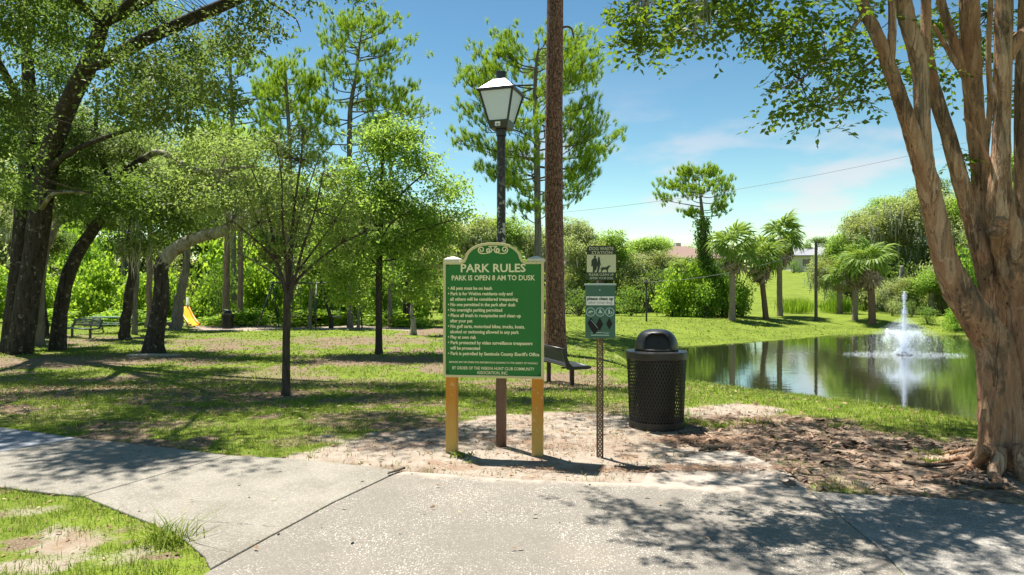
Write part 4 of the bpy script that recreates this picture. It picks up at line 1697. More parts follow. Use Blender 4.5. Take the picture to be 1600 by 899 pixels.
def put_crown(key, c, r, parent, rz=0.0, name='crown', with_moss=True):
    me, ms = CROWN[key]
    o = put(name, me, parent)
    o.location = Vector(c) - parent.location
    o.scale = tuple(np.broadcast_to(r, 3) / 3.0)
    o.rotation_euler = (0, 0, rz)
    if ms is not None and with_moss:
        q = tag(put('spanish_moss', ms, parent), kind='stuff')
        q.location = o.location
        q.scale = o.scale
        q.rotation_euler = o.rotation_euler
    return o


def wood_tree(name, label, base_px, pts, crowns, bark='grey_bark', cat='tree', group=None, seed=0, d=None, flare=0.5):
    """pts: trunk (px, py, width); crowns: (px, py, rx px, ry px, key, depth offset)"""
    g = G(*base_px) if d is None else P(*base_px, d)
    if d is not None:
        g[2] = ground(g[0], g[1])
    dd = g[1]
    tr = thing(name, label, cat, g, group=group)
    pts = [(a, b, w * .85) for a, b, w in pts]
    full = [(base_px[0], base_px[1] + 4, pts[0][2])] + list(pts)
    c, r = limb_px(full, dd)
    c[0] = g - np.array([0, 0, 0.15])
    mb = MB()
    mb.tube(c, r, 10, 4, 0.05, flare, 0.35, 5, seed, 0.12)
    mb.build('trunk', M[bark], tr, smooth=True)
    for k, (px, py, rx, ry, key, off) in enumerate(crowns):
        q = P(px, py, dd + off)
        R_ = (rx / F * (dd + off), max(rx, ry) / F * (dd + off), ry / F * (dd + off))
        put_crown(key, q, R_, tr, 1.3 * k + seed)
        top = c[-1]
        if np.linalg.norm(q - top) > 0.5:
            mb = MB()
            m_ = (top + q) / 2 + np.array([0, 0, 0.15 * np.linalg.norm(q - top)])
            mb.tube([top - np.array([0, 0, 0.2]), m_, q], [r[-1] * 0.8, r[-1] * 0.5, r[-1] * 0.2], 7, 3, 0.05, 0, 1, 5, seed + k)
            mb.build('limb', M[bark], tr, smooth=True)
    return tr


# ------------------------------------------------------------------ the great oak at the left edge
def near_oak():
    g = G(24, 552)
    d = g[1]
    tr = thing('oak_tree', 'huge dark twin trunked oak at the left edge spreading over the lawn', 'tree', g)
    b = M['oak_bark']
    g1 = np.random.default_rng(3)
    limb('trunk', [(22, 562, 29.0), (24, 500, 27.7), (30, 420, 25.1), (36, 330, 23.8), (44, 240, 22.4), (46, 150, 18.5), (40, 60, 14.5), (30, -40, 10.6), (24, -140, 5.3)], [d, d, d, d, d, d - .5, d - 1, d - 1.5, d - 2], b, tr, 14, 1, 0.05, 0.55, 0.9)
    limb('trunk', [(30, 556, 31.0), (46, 450, 32.7), (62, 340, 31.0), (76, 250, 30.1), (104, 170, 28.4), (140, 95, 25.8), (158, 40, 20.6), (176, -40, 17.2), (196, -140, 10.3)], [d - .3, d - .3, d - .3, d - .5, d - 1, d - 1.6, d - 2.2, d - 3, d - 4], b, tr, 14, 2, 0.05, 0.25, 0.8)
    lims = []
    lims.append(limb('limb', [(138, 100, 26), (172, 92, 22), (215, 68, 20), (262, 46, 19), (312, 24, 19), (372, -2, 17), (440, -30, 13)], [d - 1.6, d - 2.0, d - 2.6, d - 3.2, d - 3.8, d - 4.4, d - 5], b, tr, 12, 3))
    lims.append(limb('limb', [(72, 270, 12), (110, 238, 9), (165, 215, 7), (225, 195, 5), (260, 180, 3)], [d - .5, d - 1, d - 1.6, d - 2, d - 2.4], b, tr, 8, 4))
    lims.append(limb('limb', [(66, 325, 8), (80, 305, 6), (100, 300, 5), (140, 302, 3)], [d - .8, d - 1.4, d - 1.8, d - 2], M['limb_bark'], tr, 8, 5))
    lims.append(limb('limb', [(44, 200, 16), (20, 140, 13), (-20, 70, 10), (-70, 10, 7)], [d - .2, d - 1.5, d - 3, d - 5], b, tr, 8, 6))
    # boughs reaching out over the walk, above the frame
    for k, (p1, p2, p3) in enumerate((((-7.8, 15, 8.6), (-6.0, 11.5, 9.2), (-5.2, 8.4, 8.6)), ((-9.5, 14, 8.2), (-8.5, 10, 8.8), (-7.6, 7.6, 8.4)), ((-5.5, 15.5, 9.6), (-3.2, 13.6, 10.0), (-1.2, 12.4, 9.6)))):
        c = np.array([P(158, 40, d - 2.2), p1, p2, p3])
        mb = MB()
        mb.tube(c, [0.12, 0.08, 0.05, 0.02], 8, 5, 0.04, 0, 1, 5, k)
        mb.build('limb', b, tr, smooth=True)
        lims.append(c)
    src = np.concatenate(lims)
    spec = [(20, 40, 70, 60, 17, 2.2), (95, 20, 60, 40, 22, 1.6), (0, 160, 44, 55, 17, 1.6), (-12, 235, 36, 55, 17, 1.5), (92, 120, 34, 45, 22.5, 1.2), (70, 170, 30, 40, 22.5, .8), (60, 250, 26, 34, 22.5, .8), (20, 300, 30, 30, 19, .8), (225, 110, 55, 45, 17, 1.6), (105, 60, 30, 26, 17, .8),
            (285, 130, 45, 42, 15.5, 1.4), (205, 175, 48, 40, 16, 1.4), (255, 175, 55, 32, 15, 1.2), (240, 18, 50, 22, 19, 1.2), (300, 85, 40, 35, 19, 1.2), (200, 40, 30, 26, 20, .8),
            (360, 60, 34, 36, 16, 1), (410, 25, 30, 30, 16, 1), (110, 290, 40, 30, 22, 1.0), (130, 225, 34, 34, 22, 1.0), (340, 150, 34, 26, 15, 1), (478, 4, 22, 9, 16, .3), (572, 3, 26, 9, 16, .3)]
    bl = blobs_px(spec)
    over = [((-6.2, 11.8, 9.3), (1.9, 1.8, .9)), ((-5.3, 8.6, 8.8), (1.2, 0.8, .6)), ((-8.6, 9.6, 8.9), (1.6, 1.6, .8)), ((-7.6, 7.6, 8.6), (1.2, .8, .6)), ((-3.4, 13.4, 10.1), (1.8, 1.4, .8)),
            ((-8.5, 14.0, 9.3), (2.0, 1.6, .9)), ((-1.6, 12.3, 9.8), (1.2, 1.0, .6)), ((-10, 12, 9), (2, 2, .9)), ((-6.2, 15.2, 9.8), (1.8, 1.4, 0.8)), ((-11.5, 8, 9), (1.6, 1.4, .8)), ((-11, 16, 9), (2.5, 2, 1)), ((-3.6, 10.6, 10.6), (1.0, 0.9, .5)), ((-4.6, 12.4, 9.4), (1.5, 1.2, .7)), ((-2.6, 9.6, 9.4), (1.1, .8, .5)), ((-6.8, 9.9, 9.6), (1.5, 1.1, .6)), ((-4.2, 15.4, 10.2), (1.6, 1.3, .8)), ((-1.0, 14.8, 10.6), (1.3, 1.1, .6)), ((-7.2, 13.4, 10.2), (1.6, 1.3, .7)), ((-9.6, 10.4, 8.2), (1.2, 1.2, .6)), ((-0.2, 10.4, 9.6), (.9, .7, .4)), ((-4.9, 8.9, 7.9), (.8, .6, .4))]
    cen = blob_centres(bl, 33, g1, 0.5)
    cov = blob_centres(over, 10, g1, 0.8)
    mb = MB()
    clumps(mb, cen, 24, 0.18, 0.125, 0.062, g1, 0.35, 0.55)
    clumps(mb, cov, 75, 0.27, 0.125, 0.07, g1, 0.35, 0.35)
    mb.build('crown', M['oak_leaf'], tr)
    mb = MB()
    twigs_to(mb, src, np.concatenate([cen[::2], cov]), g1, 0.010, 3, 2.2)
    tag(mb.build('branchwork', M['twig'], tr), kind='stuff')
    limb('twig', [(440, -30, 6), (415, -4, 4), (440, 14, 3), (462, 30, 2.5), (470, 50, 1.5)], d - 5, b, tr, 6, 8)
    return tr


near_oak()


def lean_oak():
    g = G(88, 547)
    d = g[1]
    tr = thing('oak_tree', 'dark oak leaning right with a forked trunk next to the twin trunked oak', 'tree', g)
    b = M['oak_bark']
    gg = np.random.default_rng(5)
    a = [limb('trunk', [(88, 556, 20.6), (93, 500, 19.8), (104, 440, 19.8), (122, 395, 18.9), (145, 360, 17.2), (172, 318, 14.6), (196, 270, 12.0), (232, 244, 9.5)], d, b, tr, 12, 11, 0.05, 0.4, 0.6),
         limb('limb', [(228, 246, 10), (248, 238, 10), (274, 250, 11), (292, 264, 12), (318, 270, 12), (345, 268, 10), (368, 264, 8), (398, 260, 4)], [d, d - .3, d - .6, d - .8, d - .9, d - 1, d - 1.2, d - 1.2], M['limb_bark'], tr, 10, 12),
         limb('limb', [(345, 268, 6), (362, 276, 5), (384, 279, 3)], d - 1, M['limb_bark'], tr, 8, 13),
         limb('limb', [(180, 300, 10), (160, 250, 8), (150, 200, 6), (155, 150, 4)], d, b, tr, 8, 14)]
    src = np.concatenate(a)
    bl = blobs_px([(225, 300, 60, 38, d - 1, 1.5), (165, 320, 45, 30, d - 1, 1.3), (240, 340, 38, 30, d - 1, 1.2), (285, 305, 45, 34, d - .5, 1.2), (290, 350, 40, 28, d, 1.2), (150, 245, 55, 45, d, 1.6), (110, 330, 40, 25, d, 1),
                   (215, 385, 34, 22, d, 1.0), (120, 200, 40, 40, d + 1, 1.2), (205, 235, 40, 32, d + .5, 1.2), (255, 375, 30, 18, d, .8)])
    cen = blob_centres(bl, 30, gg, 0.5)
    mb = MB()
    clumps(mb, cen, 16, 0.21, 0.14, 0.07, gg, 0.35, 0.6)
    mb.build('crown', M['oak_leaf'], tr)
    mb = MB()
    twigs_to(mb, src, cen, gg, 0.012, 5)
    tag(mb.build('branchwork', M['twig'], tr), kind='stuff')
    mb = MB()
    mp_ = np.concatenate([P(212, 382, d) + gg.normal(0, 1, (60, 3)) * (0.35, 0.3, 0.15), P(215, 350, d) + gg.normal(0, 1, (30, 3)) * (0.3, 0.3, 0.15)])
    moss(mb, mp_, gg, 1.0, 0.06)
    tag(mb.build('spanish_moss', M['moss'], tr), kind='stuff')


lean_oak()


def bent_oak():
    g = G(238, 554)
    d = g[1]
    tr = thing('oak_tree', 'bent oak whose pale limb arches right above the slide', 'tree', g)
    gg = np.random.default_rng(6)
    a = [limb('trunk', [(237, 562, 25.2), (243, 520, 24.4), (250, 480, 22.9), (252, 445, 21.5), (252, 418, 20.7), (262, 400, 19.2)], d, M['oak_bark'], tr, 14, 21, 0.06, 0.5, 0.5),
         limb('limb', [(250, 420, 20.0), (262, 400, 21.6), (282, 384, 20.0), (310, 371, 17.6), (345, 362, 17.6), (372, 348, 16.0), (400, 334, 12.0), (436, 325, 7.2)], [d, d, d - .1, d - .2, d - .4, d - .6, d - .9, d - 1.3], M['limb_bark'], tr, 12, 22, 0.05),
         limb('limb', [(360, 354, 9), (352, 320, 7), (340, 290, 5), (350, 250, 4)], [d - .5, d - .5, d - .5, d - .5], M['limb_bark'], tr, 8, 23),
         limb('limb', [(395, 336, 7), (420, 300, 6), (440, 260, 4), (435, 220, 3)], [d - .9, d - .9, d - 1, d - 1], M['limb_bark'], tr, 8, 24)]
    src = np.concatenate(a)
    bl = blobs_px([(330, 318, 60, 34, d - .5, 1.4), (385, 300, 50, 36, d - .5, 1.3), (300, 280, 50, 34, d, 1.3), (350, 235, 60, 40, d + .5, 1.5), (300, 220, 45, 34, d + 1, 1.3), (410, 240, 48, 40, d + .5, 1.3), (440, 300, 40, 40, d - 1, 1.1),
                   (455, 340, 34, 26, d - 1.3, .9), (270, 250, 40, 30, d + 1, 1)])
    cen = blob_centres(bl, 15, gg, 0.7)
    mb = MB()
    clumps(mb, cen, 24, 0.22, 0.125, 0.062, gg, 0.35, 0.5)
    mb.build('crown', M['yellow_leaf'], tr)
    mb = MB()
    twigs_to(mb, src, cen, gg, 0.011, 4)
    tag(mb.build('branchwork', M['twig'], tr), kind='stuff')
    mb = MB()
    moss(mb, src[gg.integers(10, len(src), 60)] + gg.normal(0, 0.2, (60, 3)), gg, 0.7, 0.045)
    tag(mb.build('spanish_moss', M['moss'], tr), kind='stuff')


bent_oak()


# ------------------------------------------------------------------ young trees on the lawn
def young_tree():
    g = G(447, 619)
    d = g[1]
    tr = thing('young_tree', 'slender young tree on the lawn whose branches fan out in a V', 'tree', g)
    gg = np.random.default_rng(8)
    b = barkm('young_bark', (0.06, 0.045, 0.035), (0.15, 0.115, 0.09), 6, 0.2)
    limb('trunk', [(447, 628, 13), (447, 560, 11.5), (448, 490, 11), (449, 462, 12)], d, b, tr, 10, 31, 0.04, 0.35, 0.15)
    src = []
    for k, (pts, dd) in enumerate((([(449, 466, 7), (440, 430, 5), (425, 400, 4), (395, 372, 3), (362, 345, 2)], -.4), ([(449, 466, 7), (436, 420, 5), (426, 370, 4), (415, 320, 3), (392, 262, 2)], .3),
                                   ([(449, 468, 9), (452, 420, 7), (456, 370, 6), (462, 310, 4.5), (470, 250, 3), (474, 205, 2)], 0), ([(449, 466, 7), (462, 430, 5), (474, 385, 4), (492, 330, 3), (505, 270, 2)], -.3),
                                   ([(449, 466, 7), (466, 436, 5), (500, 405, 4), (535, 380, 3), (572, 362, 2)], .4), ([(449, 466, 6), (455, 440, 4), (476, 410, 3.5), (520, 350, 2.5), (548, 300, 1.6)], .6),
                                   ([(450, 440, 6), (446, 400, 4.5), (441, 340, 3.5), (440, 280, 2.5), (432, 225, 1.6)], -.6), ([(455, 400, 4), (462, 360, 3.5), (480, 300, 2.5), (500, 240, 1.6)], .8),
                                   ([(430, 405, 3.5), (405, 350, 2.5), (385, 300, 1.6)], .2), ([(448, 450, 5), (430, 430, 4), (400, 410, 3), (372, 395, 2)], .7))):
        n = len(pts)
        src.append(limb('limb', pts, d + np.linspace(0, dd * 1.6, n), b, tr, 7, 40 + k, 0.03))
    src = np.concatenate(src)
    bl = blobs_px([(400, 300, 42, 42, d, .7), (440, 245, 42, 40, d, .7), (480, 230, 40, 40, d + .2, .7), (450, 320, 50, 40, d - .2, .8), (510, 290, 42, 42, d, .7), (545, 340, 36, 36, d + .2, .6), (385, 360, 36, 30, d - .2, .6),
                   (500, 370, 40, 26, d + .3, .6), (440, 385, 40, 22, d - .3, .6), (470, 205, 26, 26, d, .5), (410, 400, 34, 20, d, .5), (505, 410, 30, 16, d, .5), (470, 340, 44, 36, d + .5, .6), (420, 330, 44, 36, d + .5, .6), (548, 385, 30, 18, d + .4, .5)])
    cen = blob_centres(bl, 120, gg, 0.55)
    mb = MB()
    clumps(mb, cen, 5, 0.085, 0.075, 0.03, gg, 0.4, 0.7)
    mb.build('crown', M['young_leaf'], tr)
    mb = MB()
    twigs_to(mb, src, cen, gg, 0.004, 2)
    tag(mb.build('branchwork', M['twig'], tr), kind='stuff')


young_tree()


def maple_tree():
    g = G(592, 554)
    d = g[1]
    tr = thing('shade_tree', 'straight dark trunked shade tree with a full green crown left of the rules board', 'tree', g)
    gg = np.random.default_rng(9)
    b = barkm('maple_bark', (0.035, 0.03, 0.024), (0.10, 0.085, 0.07), 5, 0.25)
    src = [limb('trunk', [(592, 562, 11), (592, 500, 10.5), (592, 430, 10), (594, 370, 9.5), (595, 310, 7), (598, 250, 4), (600, 215, 2)], d, b, tr, 10, 51, 0.04, 0.4, 0.25)]
    for k, pts in enumerate(([(593, 420, 4), (570, 395, 3), (540, 380, 2), (505, 370, 1.5)], [(594, 400, 4), (630, 370, 3), (670, 355, 2.2), (705, 345, 1.5)], [(594, 360, 4), (560, 320, 3), (530, 290, 1.8)],
                             [(595, 340, 4), (630, 300, 3), (665, 270, 1.8)], [(595, 310, 3.5), (575, 260, 2.5), (560, 225, 1.5)], [(594, 380, 4), (610, 350, 3), (640, 330, 2)], [(593, 410, 4), (620, 405, 3), (655, 410, 2)])):
        src.append(limb('limb', pts, d + np.linspace(0, (-1) ** k * 0.9, len(pts)), b, tr, 7, 60 + k, 0.03))
    src = np.concatenate(src)
    bl = blobs_px([(605, 228, 44, 40, d, 1.2), (600, 300, 50, 40, d, 1.2), (548, 275, 44, 30, d, 1.2), (650, 255, 44, 30, d, 1.2), (698, 300, 38, 28, d, 1), (620, 205, 24, 20, d, .7), (720, 335, 20, 14, d, .6), (575, 215, 22, 18, d, .6), (600, 320, 60, 36, d - .5, 1.4), (530, 330, 46, 36, d, 1.2), (660, 340, 50, 34, d, 1.3), (505, 385, 40, 34, d, 1.1),
                   (560, 385, 46, 32, d - .6, 1.2), (625, 385, 46, 34, d - .4, 1.2), (690, 375, 34, 34, d, 1), (530, 430, 40, 24, d, 1), (660, 425, 36, 32, d + .2, 1), (600, 430, 40, 20, d + .6, 1), (640, 215, 30, 22, d, .7), (550, 465, 34, 16, d + .2, .8), (650, 460, 34, 16, d + .4, .8)])
    bl2 = bl[:8] + bl[14:15]
    cen = blob_centres(bl, 21, gg, 0.7)
    mb = MB()
    clumps(mb, cen, 30, 0.19, 0.125, 0.066, gg, 0.35, 0.5)
    mb.build('crown', M['bright_leaf'], tr)
    mb = MB()
    cen2 = blob_centres(bl[5:], 12, gg, 0.6)
    clumps(mb, cen2, 12, 0.2, 0.11, 0.055, gg, 0.35, 0.75)
    mb.build('crown', M['oak_leaf'], tr)
    mb = MB()
    twigs_to(mb, src, cen, gg, 0.008, 4)
    tag(mb.build('branchwork', M['twig'], tr), kind='stuff')


maple_tree()


# ------------------------------------------------------------------ pines
def pine(name, label, base_px, trunk, whorls, d=None, seed=0, tuft=1.0, per_branch=9, bark='grey_bark', lean=0.0, needle_w=0.02, group=None):
    """trunk: (px, py, w) upward; whorls: (py, px left reach, px right reach, rise px)"""
    gg = np.random.default_rng(seed)
    g = G(*base_px) if d is None else P(*base_px, d)
    if d is not None:
        g[2] = ground(g[0], g[1])
    dd = g[1]
    tr = thing(name, label, 'tree', g, group=group)
    full = [(base_px[0], base_px[1], trunk[0][2])] + list(trunk)
    c, r = limb_px(full, dd)
    c[0] = g - np.array([0, 0, 0.2])
    mb = MB()
    mb.tube(c, r, 10, 4, 0.03, 0.25, 0.4, 5, seed, 0.05)
    mb.build('trunk', M[bark], tr, smooth=True)
    mb = MB()
    cen, dirs = [], []
    zz = c[:, 2]
    for (py, lx, rx, rise) in whorls:
        z = CAMZ - (py - 449.5) / F * dd
        x = np.interp(z, zz, c[:, 0])
        rb = np.interp(z, zz, r)
        o = np.array([x, dd, z])
        m = 5
        a0 = gg.uniform(0, 6.28)
        dirs_ = [(-1, 0, lx * gg.uniform(.6, 1.1)), (1, 0, rx * gg.uniform(.6, 1.1))] + [(math.cos(a0 + q * 6.283 / 3), math.sin(a0 + q * 6.283 / 3), (lx + rx) / 2 * gg.uniform(.6, .95)) for q in range(3)]
        for (ux, uy, reach) in dirs_:
            L = reach / F * dd * gg.uniform(0.85, 1.05)
            if L < 0.2:
                continue
            R_ = rise / F * dd * gg.uniform(0.3, 1.9) + L * gg.uniform(-.05, .22)
            u = np.array([ux, uy + gg.normal(0, .25), 0])
            u /= np.linalg.norm(u)
            o = np.array([x, dd, z + gg.normal(0, .35)])
            side = np.array([-u[1], u[0], 0])
            p = [o, o + u * L * .35 + side * gg.normal(0, .05) * L + (0, 0, R_ * gg.uniform(-.2, .4)), o + u * L * .7 + side * gg.normal(0, .1) * L + (0, 0, R_ * gg.uniform(.2, .7)), o + u * L + (0, 0, R_)]
            mb.tube(p, [max(.025, min(rb * .4, L * .016)), .02 + L * .006, .018, .010], 5, 3, 0, 0, 1, 5, 1, 0.1)
            nt = int(1.35 * per_branch * max(1, L / 1.4))
            for q in range(nt):
                s = gg.uniform(0.3, 1.0) ** 0.7
                k = s * 3
                i = min(int(k), 2)
                pp = np.array(p[i]) + (np.array(p[i + 1]) - np.array(p[i])) * (k - i)
                lat = gg.normal(0, 0.20) * L * (0.4 + .6 * s)
                e = pp + side * lat + u * gg.uniform(0, .15) * L + np.array([0, 0, gg.uniform(-.02, .14) * L + .1])
                if q % 2 == 0:
                    mb.tube([pp, (pp + e) / 2 + (0, 0, .05), e], [.018, .013, .009], 4, 2)
                for w_ in range(2):
                    cen.append(e + gg.normal(0, .24, 3) * (1, 1, .6))
                    dv = u * .3 + np.array([0, 0, 1.0]) + gg.normal(0, .22, 3)
                    dirs.append(dv / np.linalg.norm(dv))
    tag(mb.build('branchwork', M['twig'], tr, smooth=True), kind='stuff')
    mb = MB()
    needles(mb, np.array(cen), np.array(dirs), gg, 40, 0.30 * tuft, needle_w * tuft)
    mb.build('crown', M['pine_needle'], tr)
    return tr


# the near pine: only its bare trunk is in the picture; its crown stands above
def near_pine():
    g = P(868, 545, 21.5)
    g[2] = ground(g[0], g[1])
    tr = thing('pine_tree', 'tall bare reddish brown pine trunk right of the street lamp', 'tree', g)
    d = 21.5
    limb('trunk', [(868, 556, 34), (867.5, 500, 31), (867, 440, 29.5), (866, 340, 28.5), (865.5, 230, 27.5), (866, 120, 26.5), (867.5, 0, 25), (868, -150, 22), (866, -320, 15), (866, -420, 6)], d, M['pine_bark'], tr, 24, 71, 0.035, 0.12, 0.5, 6)
    limb('twig', [(877, 44, 3.5), (886, 42, 3), (893, 45, 3), (895, 52, 3.6), (897, 60, 2.5)], [d, d - .1, d - .2, d - .2, d - .2], M['pine_bark'], tr, 6, 72)
    gg = np.random.default_rng(70)
    mb = MB()
    cen, dirs = [], []
    for k in range(22):
        z = gg.uniform(13.0, 19.0)
        a = gg.uniform(0, 6.28)
        L = gg.uniform(1.2, 2.8) * (1 - (z - 13.0) / 9)
        u = np.array([math.cos(a), math.sin(a), 0.25])
        o = np.array([g[0], d, z])
        mb.tube([o, o + u * L * .5, o + u * L + (0, 0, .3)], [.06, .04, .02], 5, 2)
        for q in range(10):
            cen.append(o + u * L * gg.uniform(.5, 1.05) + gg.normal(0, .28, 3))
            dv = u + np.array([0, 0, .6]) + gg.normal(0, .2, 3)
            dirs.append(dv / np.linalg.norm(dv))
    tag(mb.build('branchwork', M['twig'], tr, smooth=True), kind='stuff')
    mb = MB()
    needles(mb, np.array(cen), np.array(dirs), gg, 22, .32, .016)
    mb.build('crown', M['pine_needle'], tr)


near_pine()
pine('pine_tree', 'broad crowned pine standing behind the street lamp and bare pine trunk', (842, 480), [(841, 440, 12.5), (840, 330, 11), (838, 220, 9.5), (836, 150, 7), (838, 100, 5), (842, 72, 2)],
     [(335, 40, 75, 10), (312, 60, 100, 12), (285, 100, 120, 14), (262, 95, 130, 18), (235, 120, 125, 20), (210, 130, 110, 26), (185, 125, 130, 26), (160, 135, 125, 26), (138, 130, 110, 26), (118, 115, 95, 26), (100, 85, 75, 22), (85, 55, 50, 16)],
     36, 81, 1.05, 8, needle_w=0.022)
pine('pine_tree', 'tall open pine rising highest above the young trees at left of centre', (546, 490), [(546, 400, 9), (546, 300, 8.5), (546, 220, 8), (548, 165, 7), (556, 120, 5), (562, 70, 3), (566, 42, 1.5)],
     [(300, 50, 40, 8), (255, 70, 50, 10), (220, 80, 70, 10), (190, 110, 60, 14), (165, 100, 90, 16), (145, 80, 75, 16), (125, 75, 90, 18), (105, 75, 75, 18), (88, 60, 80, 18), (70, 55, 65, 16), (55, 40, 50, 14), (44, 15, 30, 10)],
     44, 82, 1.1, 5, needle_w=0.025)
pine('pine_tree', 'thin pine with a small crown just right of the tallest pine', (612, 490), [(612, 350, 5.5), (610, 250, 5), (606, 200, 4), (604, 175, 2)],
     [(255, 40, 45, 10), (230, 45, 60, 12), (205, 45, 65, 16), (188, 50, 55, 18), (176, 30, 50, 16), (165, 20, 45, 12)], 46, 83, 1.1, 4, needle_w=0.025)
pine('pine_tree', 'pine behind the arching limb whose top stays below the tallest pine', (365, 490), [(365, 350, 8), (364, 220, 7), (362, 150, 6), (360, 110, 4), (360, 80, 2)],
     [(240, 60, 60, 8), (215, 70, 100, 10), (190, 80, 130, 14), (165, 60, 120, 16), (140, 60, 90, 16), (118, 50, 60, 14), (95, 35, 40, 12)], 46, 84, 1.1, 5, needle_w=0.025)
pine('pine_tree', 'leafy pine left of the tallest pine with its crown touching the oak boughs', (455, 490), [(455, 350, 7), (452, 220, 6), (448, 150, 5), (446, 110, 3)],
     [(245, 50, 60, 8), (222, 60, 60, 10), (200, 60, 60, 12), (178, 60, 55, 14), (158, 55, 50, 14), (138, 45, 45, 12), (118, 35, 35, 12)], 42, 85, 1.1, 6, needle_w=0.025)

# ------------------------------------------------------------------ the crape myrtle at the right edge
def myrtle():
    g = np.array([*S(1582, 732), 0.0])
    d = g[1]
    tr = thing('myrtle_tree', 'multi stemmed tree with peeling reddish bark and knotty base at the right edge', 'tree', g)
    b = M['myrtle_bark']
    gg = np.random.default_rng(12)
    L = []

    def l(name, pts, dd, seed, sides=16, **k):
        L.append(limb(name, pts, dd, b, tr, sides, seed, k.pop('jit', 0.055), **k))
    f = d + 0.1
    l('trunk', [(1572, 748, 70), (1568, 700, 66), (1563, 640, 60), (1560, 600, 56), (1554, 545, 54), (1531, 505, 50), (1504, 465, 47), (1484, 425, 40), (1473, 395, 35), (1464, 350, 34), (1456, 315, 33), (1448, 280, 33), (1440, 250, 31), (1428, 215, 27), (1420, 190, 22)],
      [f] * 4 + [f - .02, f - .06, f - .1, f - .14, f - .16, f - .18, f - .2, f - .22, f - .24, f - .25, f - .25], 1, 20, flare=0.34, flare_h=0.14, lobes=5)
    l('trunk', [(1608, 748, 78), (1606, 700, 78), (1604, 640, 74), (1600, 560, 70), (1596, 480, 62), (1592, 420, 60), (1580, 370, 54), (1566, 345, 40), (1563, 300, 33), (1565, 220, 24), (1567, 140, 24), (1568, 60, 25), (1569, -20, 25), (1566, -150, 22), (1560, -320, 12)],
      [f + .06] * 5 + [f, f - .05, f - .08] + [f - .1] * 7, 2, 20, flare=0.28, flare_h=0.16, lobes=4)
    l('limb', [(1438, 245, 26), (1419, 190, 24), (1402, 140, 22), (1386, 95, 21), (1368, 50, 19), (1350, 12, 18), (1330, -50, 15), (1300, -160, 9)], f - .25, 3)
    l('limb', [(1390, 105, 14), (1393, 70, 13), (1394, 30, 12), (1392, -20, 11), (1386, -120, 7)], f - .26, 4, 12)
    l('limb', [(1449, 300, 26), (1445, 250, 26), (1441, 190, 24), (1440, 130, 24), (1432, 80, 25), (1420, 40, 25), (1410, 0, 26), (1398, -70, 22), (1370, -220, 12)], f - .2, 5)
    l('limb', [(1440, 100, 16), (1447, 50, 14), (1448, 0, 13), (1452, -70, 11)], f - .2, 6, 12)
    l('limb', [(1562, 520, 40), (1552, 460, 36), (1540, 420, 30), (1527, 370, 27), (1512, 320, 25), (1494, 255, 23), (1480, 205, 22), (1462, 150, 21), (1452, 105, 20), (1448, 60, 16), (1446, -10, 13), (1440, -120, 8)],
      [f + .2] * 2 + [f + .18] * 10, 7)
    l('limb', [(1575, 500, 44), (1560, 430, 36), (1546, 380, 31), (1538, 330, 29), (1532, 270, 27), (1525, 200, 27), (1520, 140, 28), (1517, 80, 29), (1515, 20, 29), (1512, -60, 26), (1500, -220, 16)],
      [f + .3] * 11, 8)
    l('limb', [(1512, 122, 17), (1500, 95, 15), (1487, 55, 14), (1474, 15, 13), (1462, -40, 11)], f + .3, 9, 12)
    l('limb', [(1508, 120, 10), (1490, 92, 9), (1474, 66, 8), (1458, 40, 6)], f + .28, 10, 10)
    l('limb', [(1540, 240, 9), (1547, 160, 8), (1544, 90, 8), (1547, 20, 8), (1551, -60, 6)], f + .45, 11, 10)
    l('limb', [(1548, 262, 9), (1535, 228, 7), (1518, 198, 6), (1505, 186, 3)], f - .05, 12, 8)
    l('limb', [(1610, 480, 60), (1612, 400, 50), (1604, 340, 34), (1602, 270, 29), (1600, 180, 26), (1602, 90, 26), (1606, 0, 25), (1615, -150, 18)], f + .35, 13, 16)
    l('limb', [(1575, 90, 18), (1592, 60, 18), (1606, 45, 18), (1640, -20, 14), (1690, -140, 9)], f - .1, 14, 12)
    l('limb', [(1640, 560, 54), (1660, 420, 44), (1690, 260, 36), (1720, 60, 30), (1760, -160, 18)], f + .1, 15, 14)
    # long boughs carrying the leaves over the walk, above the frame
    for k, (s, pts) in enumerate((((1330, -50), [(1180, -150, 9), (1080, -170, 6), (980, -150, 3)]), ((1300, -160), [(1150, -330, 10), (1000, -420, 6), (860, -440, 3)]), ((1370, -220), [(1280, -420, 12), (1200, -620, 8), (1120, -760, 4)]),
                                  ((1440, -120), [(1400, -300, 9), (1380, -520, 6), (1340, -700, 3)]), ((1500, -220), [(1480, -460, 10), (1500, -700, 6), (1520, -900, 3)]), ((1560, -320), [(1600, -560, 9), (1660, -800, 5)]))):
        dd = np.linspace(f, f + (-1.6, -1.0, 0.6, -1.9, -1.2, -2.2)[k], len(pts) + 1)
        l('limb', [(s[0], s[1], 14)] + pts, dd, 30 + k, 8)
    l('limb', [(1330, -50, 12), (1240, -60, 8), (1150, -40, 6), (1060, -20, 4), (990, 0, 2)], [f - .25, f - .4, f - .6, f - .7, f - .8], 40, 8)
    l('limb', [(1350, 20, 9), (1320, 60, 6), (1290, 95, 4.5), (1250, 125, 3.2), (1215, 140, 2)], [f - .25, f - .3, f - .4, f - .5, f - .6], 41, 8)
    l('limb', [(1395, 60, 8), (1370, 90, 5), (1345, 110, 4), (1310, 150, 3), (1270, 175, 1.6)], [f - .25, f - .1, f, f + .1, f + .1], 42, 8)
